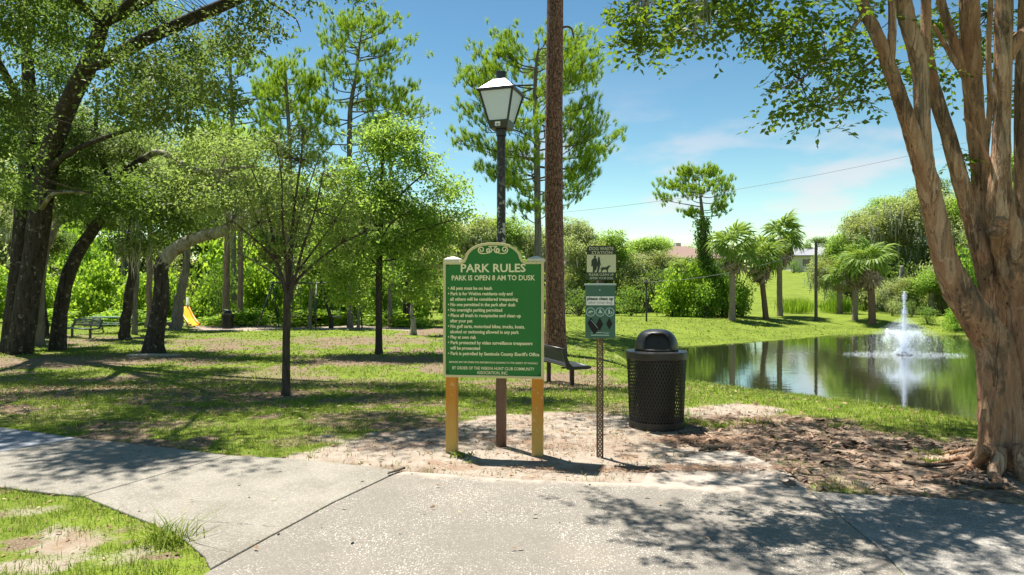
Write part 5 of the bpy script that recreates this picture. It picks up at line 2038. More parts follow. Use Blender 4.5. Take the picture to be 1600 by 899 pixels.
    # knots
    for (px, py, w) in ((1556, 362, 26), (1562, 350, 14)):
        mb = MB()
        c = P(px, py, f - .22)
        q = unit(60, gg)
        mb.lathe([(0.012, -0.07), (0.055, -0.04), (0.075, 0.0), (0.06, 0.04), (0.02, 0.065)], 14, tuple(c))
        mb.build('knot', b, tr, smooth=True)
    # roots
    for k, (x0, pts) in enumerate(((1545, [(1520, 728, 14), (1496, 738, 9), (1470, 742, 6), (1440, 745, 3)]), (1535, [(1515, 712, 12), (1490, 716, 8), (1462, 722, 5), (1430, 727, 2.5)]), (1560, [(1556, 742, 20), (1560, 754, 12), (1575, 764, 5)]),
                                   (1590, [(1600, 745, 20), (1612, 758, 12), (1632, 766, 5)]), (1540, [(1512, 702, 8), (1488, 704, 6), (1466, 708, 3)]), (1552, [(1538, 640, 7), (1533, 680, 9), (1528, 712, 8), (1520, 724, 4)]))):
        pp = [(x0, 700, pts[0][2] * 1.2)] + pts if k != 5 else pts
        c = []
        r = []
        for (px, py, w) in pp:
            if py > 701 and k != 5:
                xy = S(px, py + 4)
                c.append((xy[0], xy[1], 0.012))
                r.append(w / 2 / F * xy[1])
            else:
                c.append(P(px, py, d - 0.16))
                r.append(w / 2 / F * d)
        mb = MB()
        mb.tube(c, r, 9, 5, 0.08, 0, 1, 5, 60 + k, 0.12)
        mb.build('root', b, tr, smooth=True)
    # leaves: sprays of paired leaves along fine twigs
    vis = blobs_px([(985, 22, 45, 34, f - .9, .5), (1040, 45, 46, 38, f - .8, .5), (1005, 70, 34, 22, f - .8, .4), (1090, 25, 50, 36, f - .7, .5), (1150, 22, 48, 34, f - .6, .5), (1215, 45, 50, 42, f - .5, .5), (1265, 35, 50, 42, f - .5, .5), (1255, 95, 44, 26, f - .5, .4),
                    (1310, 70, 36, 40, f - .3, .4), (1290, 130, 46, 24, f - .3, .4), (1245, 165, 40, 18, f - .4, .3), (1330, 130, 36, 30, f, .4), (1355, 155, 30, 14, f, .3), (1270, 185, 22, 10, f - .2, .2), (1320, 200, 6, 4, f, .1), (1400, 105, 26, 14, f + .1, .3),
                    (1235, 130, 26, 12, f - .6, .2), (1425, 120, 22, 20, f + .3, .3), (1480, 120, 14, 14, f + .4, .3), (1500, 245, 14, 26, f + .4, .25), (1545, 60, 40, 60, f + 1.0, .6), (1470, 30, 36, 30, f + .8, .5), (1580, 150, 14, 50, f + 1, .4), (1340, 20, 30, 30, f, .3), (1120, -10, 90, 26, f - .7, .6)])
    ov = [((0.3, 5.4, 5.0), (.7, .7, .35)), ((1.6, 5.6, 5.4), (1.1, .8, .5)), ((3.0, 5.8, 5.8), (1.2, .9, .6)), ((4.3, 5.6, 6.2), (1.3, 1.0, .6)), ((1.0, 6.9, 5.8), (1.0, .8, .5)), ((2.6, 7.0, 6.3), (1.3, .9, .6)),
          ((4.2, 7.2, 6.6), (1.4, 1.0, .6)), ((5.8, 6.2, 6.6), (1.4, 1.2, .7)), ((3.2, 4.7, 5.6), (1.0, .5, .4)), ((5.0, 8.6, 6.5), (1.5, 1.0, .7)), ((6.8, 7.8, 6.8), (1.4, 1.3, .7)), ((4.6, 4.6, 6.0), (1.2, .6, .5)), ((6.3, 4.9, 6.4), (1.2, .9, .6)), ((2.8, 8.3, 6.2), (1.0, .6, .4)), ((-0.2, 6.1, 5.3), (.5, .5, .25)), ((1.6, 8.2, 6.0), (1.1, .8, .5)), ((.6, 8.0, 5.6), (.8, .7, .4)), ((2.2, 9.4, 6.4), (1.2, .8, .5)), ((3.6, 9.2, 6.6), (1.2, .9, .5)), ((4.8, 7.0, 5.8), (1.2, .9, .5))]

    def spray(cs, n_leaf, Ls):
        n = len(cs)
        u = unit(n, gg)
        u[:, 2] = u[:, 2] * 0.4 - 0.22
        u /= np.linalg.norm(u, axis=1)[:, None]
        ln = gg.uniform(0.16, 0.34, n)
        sd = np.cross(u, np.array([0, 0, 1.0]) + unit(n, gg) * 0.5)
        sd /= np.linalg.norm(sd, axis=1)[:, None]
        P_, A_, N_ = [], [], []
        tw = MB()
        for q in range(n_leaf):
            s = (q + 0.6) / n_leaf
            pos = cs + u * (ln * s)[:, None]
            pos[:, 2] -= 0.10 * s * s * ln
            sg = 1 if q % 2 else -1
            P_.append(pos)
            A_.append(u * 0.55 + sd * sg * 0.9 + gg.normal(0, .25, (n, 3)) + np.array([0, 0, -.15]))
            nn = np.cross(u, sd)
            nn *= np.sign(nn[:, 2])[:, None]
            N_.append(nn + gg.normal(0, .35, (n, 3)))
        e = cs + u * ln[:, None]
        w = 0.0022
        V = np.stack([cs - sd * w, cs + sd * w, e + sd * w * .4, e - sd * w * .4], 1).reshape(-1, 3)
        tw.add(V, (np.arange(n) * 4)[:, None] + np.array([[0, 1, 2, 3]]))
        pos = np.concatenate(P_)
        m = len(pos)
        return pos, np.concatenate(A_), np.concatenate(N_), Ls * gg.uniform(.75, 1.25, m), tw
    mb = MB()
    c1 = blob_centres(vis, 170, gg, 0.5)
    p, a, nr, ls, tw = spray(c1, 9, 0.062)
    kites(mb, p, a, nr, ls, ls * 0.6)
    c2 = blob_centres(ov, 72, gg, 0.6)
    p, a, nr, ls, tw2 = spray(c2, 9, 0.066)
    kites(mb, p, a, nr, ls, ls * 0.62)
    mb.build('crown', M['myrtle_leaf'], tr)
    tw.add(np.concatenate(tw2.V), tw2.Fs[0])
    src = np.concatenate(L[2:])
    twigs_to(tw, src, np.concatenate([c1[::6], c2[::8]]), gg, 0.004, 2)
    tag(tw.build('branchwork', M['twig'], tr), kind='stuff')
    mb = MB()
    for px, n in ((1005, 70), (1095, 50)):
        moss(mb, P(px, -6, f - .85) + gg.normal(0, 1, (n, 3)) * (.03, .05, .05), gg, .34, .016)
    tag(mb.build('spanish_moss', M['moss'], tr), kind='stuff')


myrtle()

# ------------------------------------------------------------------ shrubs
SHRUB = {}


def shrub_proto(key, mat, seed, per, L, W, dens, nb=9, h=1.0):
    g = np.random.default_rng(seed)
    bl = []
    for k in range(nb):
        a = g.uniform(0, 6.28)
        r = g.uniform(0, .62)
        z = g.uniform(.12, .74) * h
        bl.append(((math.cos(a) * r, math.sin(a) * r * .7, z), (g.uniform(.26, .42), g.uniform(.26, .38), g.uniform(.2, .32) * h)))
    cen = blob_centres(bl, dens, g, .25)
    cen = cen[cen[:, 2] > 0.02]
    mb = MB()
    clumps(mb, cen, per, 0.055, L, W, g, 0.35, .7)
    me = mesh_from(key, np.concatenate(mb.V), mb.Fs)
    me.materials.append(M[mat])
    tw = MB()
    for k in range(7):
        a = g.uniform(0, 6.28)
        c = cen[g.integers(0, len(cen))]
        tw.tube([(math.cos(a) * .05, math.sin(a) * .05, -.03), c * .5 + (0, 0, .06), c], [.018, .012, .005], 5, 2)
    ms = mesh_from(key + '_stem', np.concatenate(tw.V), tw.Fs)
    ms.materials.append(M['twig'])
    SHRUB[key] = (me, ms)


for v in range(3):
    shrub_proto(f'vine_{v}', 'vine_leaf', 201 + v, 7, .085, .07, 95, 13)
    shrub_proto(f'shrub_{v}', 'shrub_leaf', 211 + v, 8, .07, .045, 95, 13)
shrub_proto('dark_0', 'ivy_leaf', 221, 8, .07, .045, 60)
shrub_proto('dark_1', 'oak_leaf', 222, 8, .06, .034, 66)
shrub_proto('pale_0', 'grey_leaf', 223, 8, .055, .03, 66)
shrub_proto('pale_1', 'young_leaf', 224, 8, .055, .03, 66)


def shrub(name, label, px, py, rx, hpx, key, group=None, d=None, seed=0):
    g = G(px, py)
    if d is not None:
        g = P(px, py, d)
        g[2] = ground(g[0], g[1])
    dd = g[1]
    top = CAMZ - (py - hpx - 449.5) / F * dd
    t_ = thing(name, label, 'shrub', g, seed * 1.7, group)
    r = rx / F * dd
    hh = max(.3, top - g[2])
    me, ms = SHRUB[key]
    a = put('foliage', me, t_)
    b = put('stem', ms, t_)
    for o in (a, b):
        o.scale = (r, r, hh)
    return t_


VN = 'vine covered shrubs along the back of the playground'
vl = ['lime green vine mound at the far left behind the twin trunked oak', 'lime green vine mound behind the far park bench', 'tall lime green vine mound behind the picnic table', 'low lime green vine mound right of the picnic table', 'lime green vine mound behind the bent oak',
      'bright vine mound just behind the slide', 'dark green vine mound right of the slide', 'lime vine mound behind the small domed trash can', 'rounded lime vine mound behind the left swing legs', 'lime vine mound between the swings', 'lime vine mound behind the right swing legs',
      'vine mound behind the shade tree trunk', 'low vine mound just right of the shade tree', 'vine mound half hidden behind the rules board']
for k, (px, py, rx, h, key) in enumerate(((-20, 505, 70, 95, 'vine_0'), (62, 505, 62, 92, 'vine_1'), (140, 503, 70, 118, 'vine_2'), (205, 504, 56, 84, 'vine_0'), (262, 504, 56, 92, 'vine_1'), (315, 504, 50, 74, 'vine_2'), (345, 500, 46, 96, 'dark_0'), (398, 505, 56, 98, 'vine_0'),
                                          (440, 503, 46, 82, 'shrub_0'), (490, 505, 56, 92, 'vine_1'), (545, 504, 52, 98, 'vine_2'), (600, 504, 50, 84, 'shrub_1'), (655, 505, 48, 78, 'vine_0'), (715, 505, 60, 88, 'shrub_2'))):
    shrub('vine_shrub', vl[k], px, py, rx, h, key, VN, 40.0 + (k % 3) * 1.2, k)
tl = ['bright weedy fringe at the far left of the playground', 'bright weedy fringe below the picnic table vines', 'bright weedy fringe behind the slide', 'bright weedy fringe behind the swing set', 'bright weedy fringe right of the swing set']
for k, (px, rx) in enumerate(((60, 90), (200, 90), (360, 90), (490, 90), (620, 90))):
    shrub('weed_fringe', tl[k], px, 507, rx, 26, 'vine_%d' % (k % 3), 'weedy fringe below the vines', 38.2, k + 3)

# ------------------------------------------------------------------ slim trunks and woods on the left
WG = 'slim trees around the playground'
WL = 'woods behind the playground'
wood_tree('slim_tree', 'curved dark slim tree standing in front of the picnic table', (194, 531), [(196, 500, 17), (203, 450, 15), (208, 415, 14), (202, 380, 13), (208, 340, 10)], [(205, 300, 55, 40, 'oak_leaf_0', 0), (165, 345, 40, 26, 'oak_leaf_1', 1)], 'oak_bark', group=WG, seed=1)
wood_tree('slim_tree', 'straight thin grey tree just right of the picnic table', (210, 523), [(211, 480, 9), (214, 420, 8.5), (216, 370, 8), (216, 300, 6)], [(220, 265, 50, 40, 'yellow_leaf_0', 0)], 'grey_bark', group=WG, seed=2)
wood_tree('slim_tree', 'pinkish straight trunk close left of the bent oak', (232, 513), [(233, 480, 10), (234, 420, 10), (234, 370, 9), (235, 320, 8)], [(240, 290, 55, 42, 'bright_leaf_0', 0)], 'pink_bark', group=WG, seed=3)
wood_tree('slim_tree', 'grey trunk leaning right against the playground slide', (275, 516), [(276, 495, 19), (282, 460, 16), (290, 420, 13), (292, 395, 11), (296, 350, 9)], [(300, 315, 55, 40, 'yellow_leaf_1', 0), (330, 345, 36, 24, 'yellow_leaf_0', .5)], 'grey_bark', group=WG, seed=4)
wood_tree('slim_tree', 'pinkish trunk just left of the small domed trash can', (352, 508), [(353, 480, 12), (354, 430, 11.5), (355, 380, 11), (356, 320, 8)], [(350, 280, 55, 44, 'yellow_leaf_1', 0)], 'pink_bark', group=WG, seed=5)
wood_tree('slim_tree', 'pinkish trunk just right of the small domed trash can', (376, 508), [(376, 470, 10), (376, 420, 9.5), (376, 360, 8), (378, 310, 6)], [(395, 285, 50, 40, 'yellow_leaf_0', 0)], 'pink_bark', group=WG, seed=6)
wood_tree('slim_tree', 'grey trunk third from the left edge behind the twin trunked oak', (60, 541), [(60, 500, 17), (64, 440, 15), (70, 395, 14), (84, 362, 12), (96, 330, 9)], [(110, 290, 60, 46, 'oak_leaf_1', 0), (60, 330, 44, 30, 'grey_leaf_0', 1)], 'grey_bark', group=WG, seed=7)
wood_tree('slim_tree', 'thin grey trunk close beside the twin trunked oak', (42, 532), [(43, 500, 12), (46, 440, 11), (50, 390, 9)], [(40, 340, 50, 40, 'grey_leaf_1', 0)], 'grey_bark', group=WG, seed=8)
wood_tree('slim_tree', 'short dark trunk between the grey trunk and the leaning oak', (71, 528), [(70, 500, 11), (66, 460, 9), (64, 420, 8)], [(80, 380, 44, 26, 'oak_leaf_0', 1)], 'oak_bark', group=WG, seed=9)
wood_tree('slim_tree', 'thin trunk hidden behind the young V shaped tree', (448, 512), [(449, 480, 12), (449, 430, 11), (450, 380, 9)], [(440, 335, 55, 40, 'yellow_leaf_0', 0)], 'pink_bark', group=WG, seed=10)
wood_tree('slim_tree', 'short grey trunk left of the middle swing legs', (483, 514), [(484, 490, 6.5), (486, 465, 6), (487, 440, 5)], [(488, 415, 34, 26, 'oak_leaf_0', 0)], 'grey_bark', group=WG, seed=11)
wood_tree('slim_tree', 'thin dark trunk leaning left between the swings', (518, 513), [(516, 495, 7), (510, 472, 6.5), (504, 452, 6), (498, 425, 4)], [(492, 390, 36, 28, 'oak_leaf_1', 0)], 'oak_bark', group=WG, seed=12)
wood_tree('slim_tree', 'stout short trunk left of the shade tree', (547, 512), [(547, 495, 10), (546, 465, 9), (545, 435, 7)], [(540, 400, 50, 32, 'oak_leaf_0', 0)], 'grey_bark', group=WG, seed=13)
wood_tree('slim_tree', 'thin grey trunk nearest the left side of the shade tree', (560, 515), [(560, 495, 5), (559, 470, 4.5), (559, 440, 3)], [(562, 420, 34, 26, 'bright_leaf_1', 0)], 'grey_bark', group=WG, seed=14)
wood_tree('slim_tree', 'thin trunk close right of the shade tree', (609, 511), [(609, 480, 8), (610, 440, 7), (610, 400, 5)], [(612, 375, 44, 32, 'oak_leaf_1', 0)], 'grey_bark', group=WG, seed=15)
wood_tree('slim_tree', 'dark stout trunk left of the rules board', (636, 510), [(637, 480, 14), (638, 440, 13), (640, 400, 10)], [(650, 365, 56, 36, 'oak_leaf_0', 0)], 'oak_bark', group=WG, seed=16, flare=.9)
wood_tree('slim_tree', 'pale crooked trunk with exposed roots nearest the rules board', (646, 524), [(646, 505, 8), (643, 485, 6), (650, 460, 6), (664, 440, 5), (676, 425, 4)], [(680, 400, 34, 26, 'grey_leaf_0', 0)], 'limb_bark', group=WG, seed=17, flare=1.2)
back = [(20, -6, 300, 90, 70, 'grey_leaf_0', 47), (110, 0, 270, 90, 80, 'bright_leaf_0', 50), (190, 4, 230, 80, 80, 'yellow_leaf_0', 46), (265, 0, 260, 80, 70, 'yellow_leaf_1', 52), (330, 2, 230, 70, 75, 'bright_leaf_1', 48), (400, 0, 290, 80, 60, 'yellow_leaf_0', 50),
        (470, 0, 320, 70, 60, 'bright_leaf_0', 46), (535, 0, 330, 66, 60, 'grey_leaf_1', 52), (600, 0, 345, 66, 52, 'grey_leaf_0', 54), (665, 0, 360, 60, 50, 'grey_leaf_1', 50), (720, 0, 368, 56, 44, 'grey_leaf_0', 52), (775, 0, 362, 50, 46, 'bright_leaf_1', 55), (830, 0, 382, 46, 40, 'grey_leaf_1', 57),
        (60, 0, 180, 80, 60, 'yellow_leaf_1', 58)]
bl_ = ['grey green moss hung tree at the back left edge', 'bright green tree behind the leaning oak', 'pale yellow green tree behind the picnic table', 'pale mossy tree behind the bent oak trunk', 'bright green tree above the slide', 'pale yellow tree behind the arching limb',
       'bright tree behind the young V shaped tree', 'greyish mossy tree behind the swings', 'greyish tree straight behind the shade tree', 'mossy tree left of and behind the rules board', 'pale mossy tree behind the left half of the rules board', 'bright tree behind the lamp pole', 'pale mossy tree behind the bare pine trunk',
       'tall pale yellow tree seen between the two dark oak trunks', 'tall bright tree seen between the oak boughs', 'tall pale tree seen above the arching limb']
for k, (px, dx_, cy, rx, ry, key, d_) in enumerate(back):
    wood_tree('woodland_tree', bl_[k], (px, 500), [(px, 470, 9), (px + dx_, 420, 8), (px + dx_, max(cy + ry * .5, cy + 20), 6)],
              [(px + dx_, cy, rx, ry, key, 0), (px - rx * .4, cy + ry * .75, rx * .7, ry * .6, key[:-1] + ('1' if key[-1] == '0' else '0'), 1), (px + rx * .45, cy + ry * .8, rx * .65, ry * .55, key, -1)], 'grey_bark', group=WL, seed=20 + k, d=d_ + 18)
ul = ['pale undergrowth at the far left of the woods', 'green undergrowth behind the picnic vines', 'pale undergrowth behind the slide', 'lime undergrowth behind the swings', 'pale undergrowth behind the shade tree', 'green undergrowth left of the rules board', 'pale undergrowth behind the rules board', 'lime undergrowth behind the bare pine']
for k, px in enumerate((20, 130, 250, 370, 480, 590, 690, 800)):
    shrub('undergrowth_shrub', ul[k], px, 500, 96, (150, 170, 140, 160, 150, 150, 120, 110)[k], ('pale_0', 'shrub_0', 'pale_1', 'vine_1')[k % 4], 'undergrowth of the woods', 57.0 + k % 2, 30 + k)
FW = ['tall pale thicket tree far behind the twin trunked oak', 'tall green thicket tree far behind the leaning oak', 'tall pale thicket tree far behind the picnic table', 'tall green thicket tree far behind the bent oak', 'tall yellowish thicket tree far behind the slide', 'tall green thicket tree far behind the young tree', 'tall pale thicket tree far behind the swings',
      'tall green thicket tree far behind the shade tree', 'greyish thicket tree far left of the rules board', 'green thicket tree far behind the rules board', 'pale thicket tree far behind the lamp post']
for k, px in enumerate((-30, 50, 125, 205, 285, 360, 435, 515, 600, 690, 780)):
    key = ('grey_leaf_0', 'bright_leaf_1', 'yellow_leaf_0', 'oak_leaf_1', 'yellow_leaf_1', 'bright_leaf_0', 'grey_leaf_1', 'oak_leaf_0', 'grey_leaf_0', 'bright_leaf_1', 'grey_leaf_1')[k]
    cy_ = (330, 320, 310, 320, 320, 330, 350, 365, 385, 395, 400)[k]
    wood_tree('thicket_tree', FW[k], (px, 498), [(px, 470, 7), (px + 4, 440, 6), (px + 2, 410, 5)], [(px, cy_, 62, 60, key, 0), (px + 14, 430, 60, 52, key[:-1] + ('1' if key[-1] == '0' else '0'), 1), (px - 24, 385, 50, 40, key, 2)], 'grey_bark', group='thicket at the back of the woods', seed=200 + k, d=84 + (k % 3) * 3)

# ------------------------------------------------------------------ far shore: mossy oaks, shrubs, ivy pine
OG = 'mossy oaks beyond the pond'
for lab, px, d_, cr in (('mossy oak just right of the bare pine trunk', 905, 56, [(905, 400, 46, 40, 'grey_leaf_0', 0), (895, 362, 40, 30, 'grey_leaf_1', 1), (900, 445, 44, 36, 'grey_leaf_1', -1)]),
                        ('mossy oak rising behind the dog waste sign', 950, 58, [(950, 388, 50, 36, 'bright_leaf_0', 0), (945, 425, 50, 38, 'grey_leaf_0', -1), (960, 460, 40, 26, 'grey_leaf_1', -1)]),
                        ('mossy oak between the dog waste sign and the ivy covered pine', 1010, 60, [(1008, 385, 46, 26, 'bright_leaf_1', 2), (1015, 415, 46, 34, 'grey_leaf_1', 0), (1000, 455, 40, 30, 'grey_leaf_0', -1), (1045, 420, 30, 26, 'grey_leaf_0', 0)])):
    wood_tree('mossy_oak', lab, (px, 497), [(px, 480, 9), (px + 3, 450, 8), (px, 425, 6)], cr, 'limb_bark', group=OG, seed=px, d=d_)
for k, (lab, px, py, rx, h, key, d_) in enumerate((('dark leafy bush left of the thin lamp pole', 985, 498, 46, 54, 'dark_0', 50), ('bush behind the bare pine trunk at the far lawn', 905, 498, 56, 60, 'dark_1', 50), ('lime green bush right of the thin lamp pole', 1050, 499, 46, 84, 'vine_2', 49.5),
                                                  ('tall lime green bush left of the ivy covered pine', 1085, 499, 44, 98, 'vine_1', 49.5), ('lower lime bush in front of the ivy covered pine', 1100, 500, 44, 62, 'shrub_0', 48.5), ('lime bush right behind the ivy covered pine', 1130, 499, 48, 104, 'shrub_1', 51),
                                                  ('dark bush at the foot of the leftmost palm', 1160, 499, 36, 62, 'dark_0', 50), ('large leaved dark bush right of the ivy covered pine', 1145, 500, 46, 70, 'shrub_2', 49.5), ('olive bush behind the dog waste post', 945, 498, 40, 46, 'shrub_2', 51), ('tall pale thicket between the bare pine and the dog waste sign', 900, 497, 60, 95, 'pale_0', 55), ('tall pale thicket straight behind the dog waste box', 960, 497, 60, 100, 'pale_1', 56), ('tall dark thicket behind the thin lamp pole', 1020, 497, 56, 95, 'dark_1', 56), ('tall pale thicket left of the short bushy palm', 1055, 497, 46, 90, 'pale_0', 58))):
    shrub('shore_shrub', lab, px, py, rx, h, key, 'bushes on the far lawn', d_, 50 + k)


def ivy_pine():
    d = 51.0
    tr = pine('pine_tree', 'lone pine beyond the pond with its trunk wrapped in ivy', (1104, 497), [(1104, 450, 13), (1101, 400, 11), (1098, 350, 8), (1096, 320, 5), (1092, 285, 2)],
              [(338, 45, 40, 2), (322, 70, 52, 6), (308, 78, 55, 8), (296, 62, 50, 10), (284, 40, 40, 8), (276, 20, 25, 6)], d, 86, 1.0, 6, needle_w=0.03)
    gg = np.random.default_rng(14)
    n = 420
    u = gg.uniform(0, 1, n) ** 1.1
    py = 492 - u * 150
    w = np.interp(u, [0, .2, .6, 1], [15, 13, 10, 9])
    cx = np.interp(py, [340, 400, 450, 497], [1097, 1101, 1104, 1104])
    a = gg.uniform(0, 6.28, n)
    c = np.array([P(x, y, d) for x, y in zip(cx, py)])
    rr = (w / F * d)
    c[:, 0] += np.cos(a) * rr * gg.uniform(.5, 1, n)
    c[:, 1] += np.sin(a) * rr * gg.uniform(.5, 1, n)
    mb = MB()
    clumps(mb, c, 16, .16, .17, .12, gg, .5, 1.2)
    mb.build('ivy', M['ivy_leaf'], tr)


ivy_pine()

# ------------------------------------------------------------------ palms
def frond_mesh(name, mat, L=0.85, n=19, droop=0.6, spread=2.0, seed=0):
    """a fan on an arching stalk: folded leaflets whose tips hang"""
    g = np.random.default_rng(seed)
    mb = MB()
    st = [np.array([u * .62, 0, .10 * u - .22 * u * u]) for u in (0, .5, 1)]
    for a, b in zip(st[:-1], st[1:]):
        mb.add([a + (0, -.018, 0), a + (0, .018, 0), b + (0, .014, 0), b + (0, -.014, 0)], [(0, 1, 2, 3)])
    e = st[-1]
    for k in range(n):
        a = (k / (n - 1) - .5) * spread * 2 + g.normal(0, .05)
        l = L * (0.62 + .38 * math.cos(a * .6)) * g.uniform(.8, 1.1)
        b0 = e + np.array([.16 * max(0, math.cos(a)), .05 * math.sin(a), 0])
        dv = np.array([math.cos(a), math.sin(a), -.10 - .10 * abs(a)])
        sd = np.array([-math.sin(a), math.cos(a), 0.5 * (1 if k % 2 else -1)])
        w = .048
        dr = droop * g.uniform(.7, 1.4)
        p1 = b0 + dv * l * .45 + (0, 0, .02)
        p2 = b0 + dv * l * .75 + (0, 0, -.14 * dr)
        p3 = b0 + dv * l * .88 + (0, 0, -.46 * dr)
        mb.add([b0 - sd * w * .5, b0 + sd * w * .5, p1 + sd * w, p1 - sd * w, p2 + sd * w * .7, p2 - sd * w * .7, p3], [(0, 1, 2, 3), (3, 2, 4, 5), (5, 4, 6)])
    me = mesh_from(name, np.concatenate(mb.V), mb.Fs)
    me.materials.append(M[mat])
    return me


FR = [frond_mesh('frond', 'palm_leaf', .95, 17, .7, 1.7, 1), frond_mesh('frond', 'palm_leaf', .80, 15, 1.0, 1.9, 2)]
FD = frond_mesh('dead_frond', 'palm_dead', .75, 13, 1.0, 1.3, 3)
M['palm_trunk'] = barkm('palm_trunk', (0.20, 0.155, 0.11), (0.42, 0.35, 0.27), 4, 2.5)
M['palm_trunk_brown'] = barkm('palm_trunk_brown', (0.12, 0.075, 0.05), (0.26, 0.17, 0.11), 4, 2.5)


def palm(label, base_px, trunk, crown_r, d=None, nf=30, nd=12, bark='palm_trunk', seed=0, group='palms beyond the pond', light=False):
    gg = np.random.default_rng(seed + 300)
    g = G(*base_px) if d is None else P(*base_px, d)
    if d is not None:
        g[2] = ground(g[0], g[1])
    dd = g[1]
    tr = thing('palm_tree', label, 'palm', g, group=group)
    c, r = limb_px([(base_px[0], base_px[1], trunk[0][2] * 1.15)] + list(trunk), dd)
    c[0] = g - np.array([0, 0, .2])
    mb = MB()
    mb.tube(c, r, 10, 6, .04, .2, .3, 5, seed)
    mb.build('trunk', M[bark], tr, smooth=True)
    top = c[-1]
    s = crown_r / F * dd / 1.68
    for k in range(nf + nd):
        dead = k >= nf
        az = k * 2.39996 + gg.uniform(-.3, .3)
        el = R(gg.uniform(-84, -45)) if dead else R(82 - 122 * ((k + .5) / nf) ** 0.8 + gg.uniform(-16, 16))
        o = put('dead_frond' if dead else 'frond', FD if dead else FR[k % 2], tr)
        o.location = Vector(top) - tr.location + Vector((0, 0, gg.uniform(-.05, .25) * s - (.25 * s if dead else 0)))
        o.rotation_euler = (gg.uniform(-.7, .7), -el, az)
        o.scale = (s * gg.uniform(.7, 1.25),) * 3
    return tr


palm('palm with a straight pale trunk, leftmost of the shore palms', (1144, 498), [(1144, 450, 9), (1145, 410, 8.5), (1146, 385, 9)], 42, 46.5, 26, 20, seed=1)
palm('palm with a leaning slim trunk, middle of the shore palms', (1197, 498), [(1194, 470, 8), (1190, 430, 7.5), (1190, 400, 8)], 40, 48.5, 24, 14, 'palm_trunk_brown', seed=2)
palm('tallest palm, right one of the three shore palms', (1219, 496), [(1218, 450, 8), (1218, 410, 8), (1219, 372, 8)], 42, 51, 26, 16, seed=3)
palm('short bushy palm rising out of the bushes left of the ivy covered pine', (1070, 497), [(1070, 460, 9), (1070, 425, 9)], 34, 53, 30, 6, seed=4)
palm('palm with a brown trunk in front of the right woods, right one of the pair', (1363, 497), [(1362, 470, 10), (1360, 440, 10), (1358, 408, 11)], 42, 47, 28, 24, 'palm_trunk_brown', seed=5)
palm('palm with a grey trunk in front of the right woods, left one of the pair', (1336, 494), [(1336, 470, 8), (1336, 445, 8), (1335, 412, 9)], 38, 49, 22, 22, seed=6)
palm('small palm half hidden behind the pair of palms at the right woods', (1312, 490), [(1312, 470, 8), (1312, 430, 8)], 28, 54, 22, 10, seed=7)

# ------------------------------------------------------------------ right woods
RG = 'mossy trees of the right woods'
rl = ['rounded mossy tree at the left end of the right woods', 'mossy tree behind the pair of palms', 'tall mossy tree right of the palms', 'highest mossy tree of the right woods', 'mossy tree behind the left limb of the peeling tree', 'mossy tree seen between the peeling stems', 'mossy tree right of the fountain jet', 'mossy tree at the right edge behind the peeling stems', 'low mossy tree straight behind the fountain jet']
for k, (px, d_, cr) in enumerate(((1318, 62, [(1320, 385, 42, 40, 'bright_leaf_1', 0), (1306, 430, 30, 44, 'grey_leaf_0', 0), (1338, 440, 40, 44, 'grey_leaf_1', 1), (1300, 395, 24, 24, 'oak_leaf_0', 1)]), (1375, 60, [(1378, 365, 52, 46, 'grey_leaf_0', 0), (1352, 348, 40, 32, 'grey_leaf_1', 2), (1398, 425, 48, 50, 'bright_leaf_0', 1)]),
                                (1420, 58, [(1422, 335, 56, 48, 'grey_leaf_1', 0), (1398, 322, 40, 28, 'bright_leaf_1', 3), (1440, 400, 46, 50, 'grey_leaf_0', 0)]), (1470, 60, [(1465, 335, 56, 46, 'grey_leaf_0', 0), (1450, 300, 46, 26, 'oak_leaf_0', 4), (1480, 410, 50, 50, 'bright_leaf_0', 0)]),
                                (1500, 55, [(1500, 380, 50, 56, 'grey_leaf_1', 0), (1520, 330, 46, 46, 'bright_leaf_1', 1)]), (1560, 57, [(1555, 320, 60, 60, 'bright_leaf_0', 0), (1545, 400, 56, 56, 'grey_leaf_0', 0), (1570, 260, 50, 40, 'bright_leaf_1', 0)]),
                                (1455, 52, [(1455, 440, 40, 34, 'bright_leaf_0', 0), (1490, 460, 34, 30, 'grey_leaf_1', 0)]), (1640, 54, [(1640, 330, 80, 80, 'grey_leaf_0', 0), (1620, 430, 70, 60, 'grey_leaf_1', 0)]), (1405, 54, [(1405, 455, 36, 30, 'grey_leaf_1', 0), (1425, 475, 30, 18, 'oak_leaf_0', 0)]))):
    wood_tree('mossy_tree', rl[k], (px, 498), [(px, 470, 9), (px + 2, 440, 8), (px + 4, 415, 6)], cr, 'limb_bark', group=RG, seed=60 + k, d=d_)
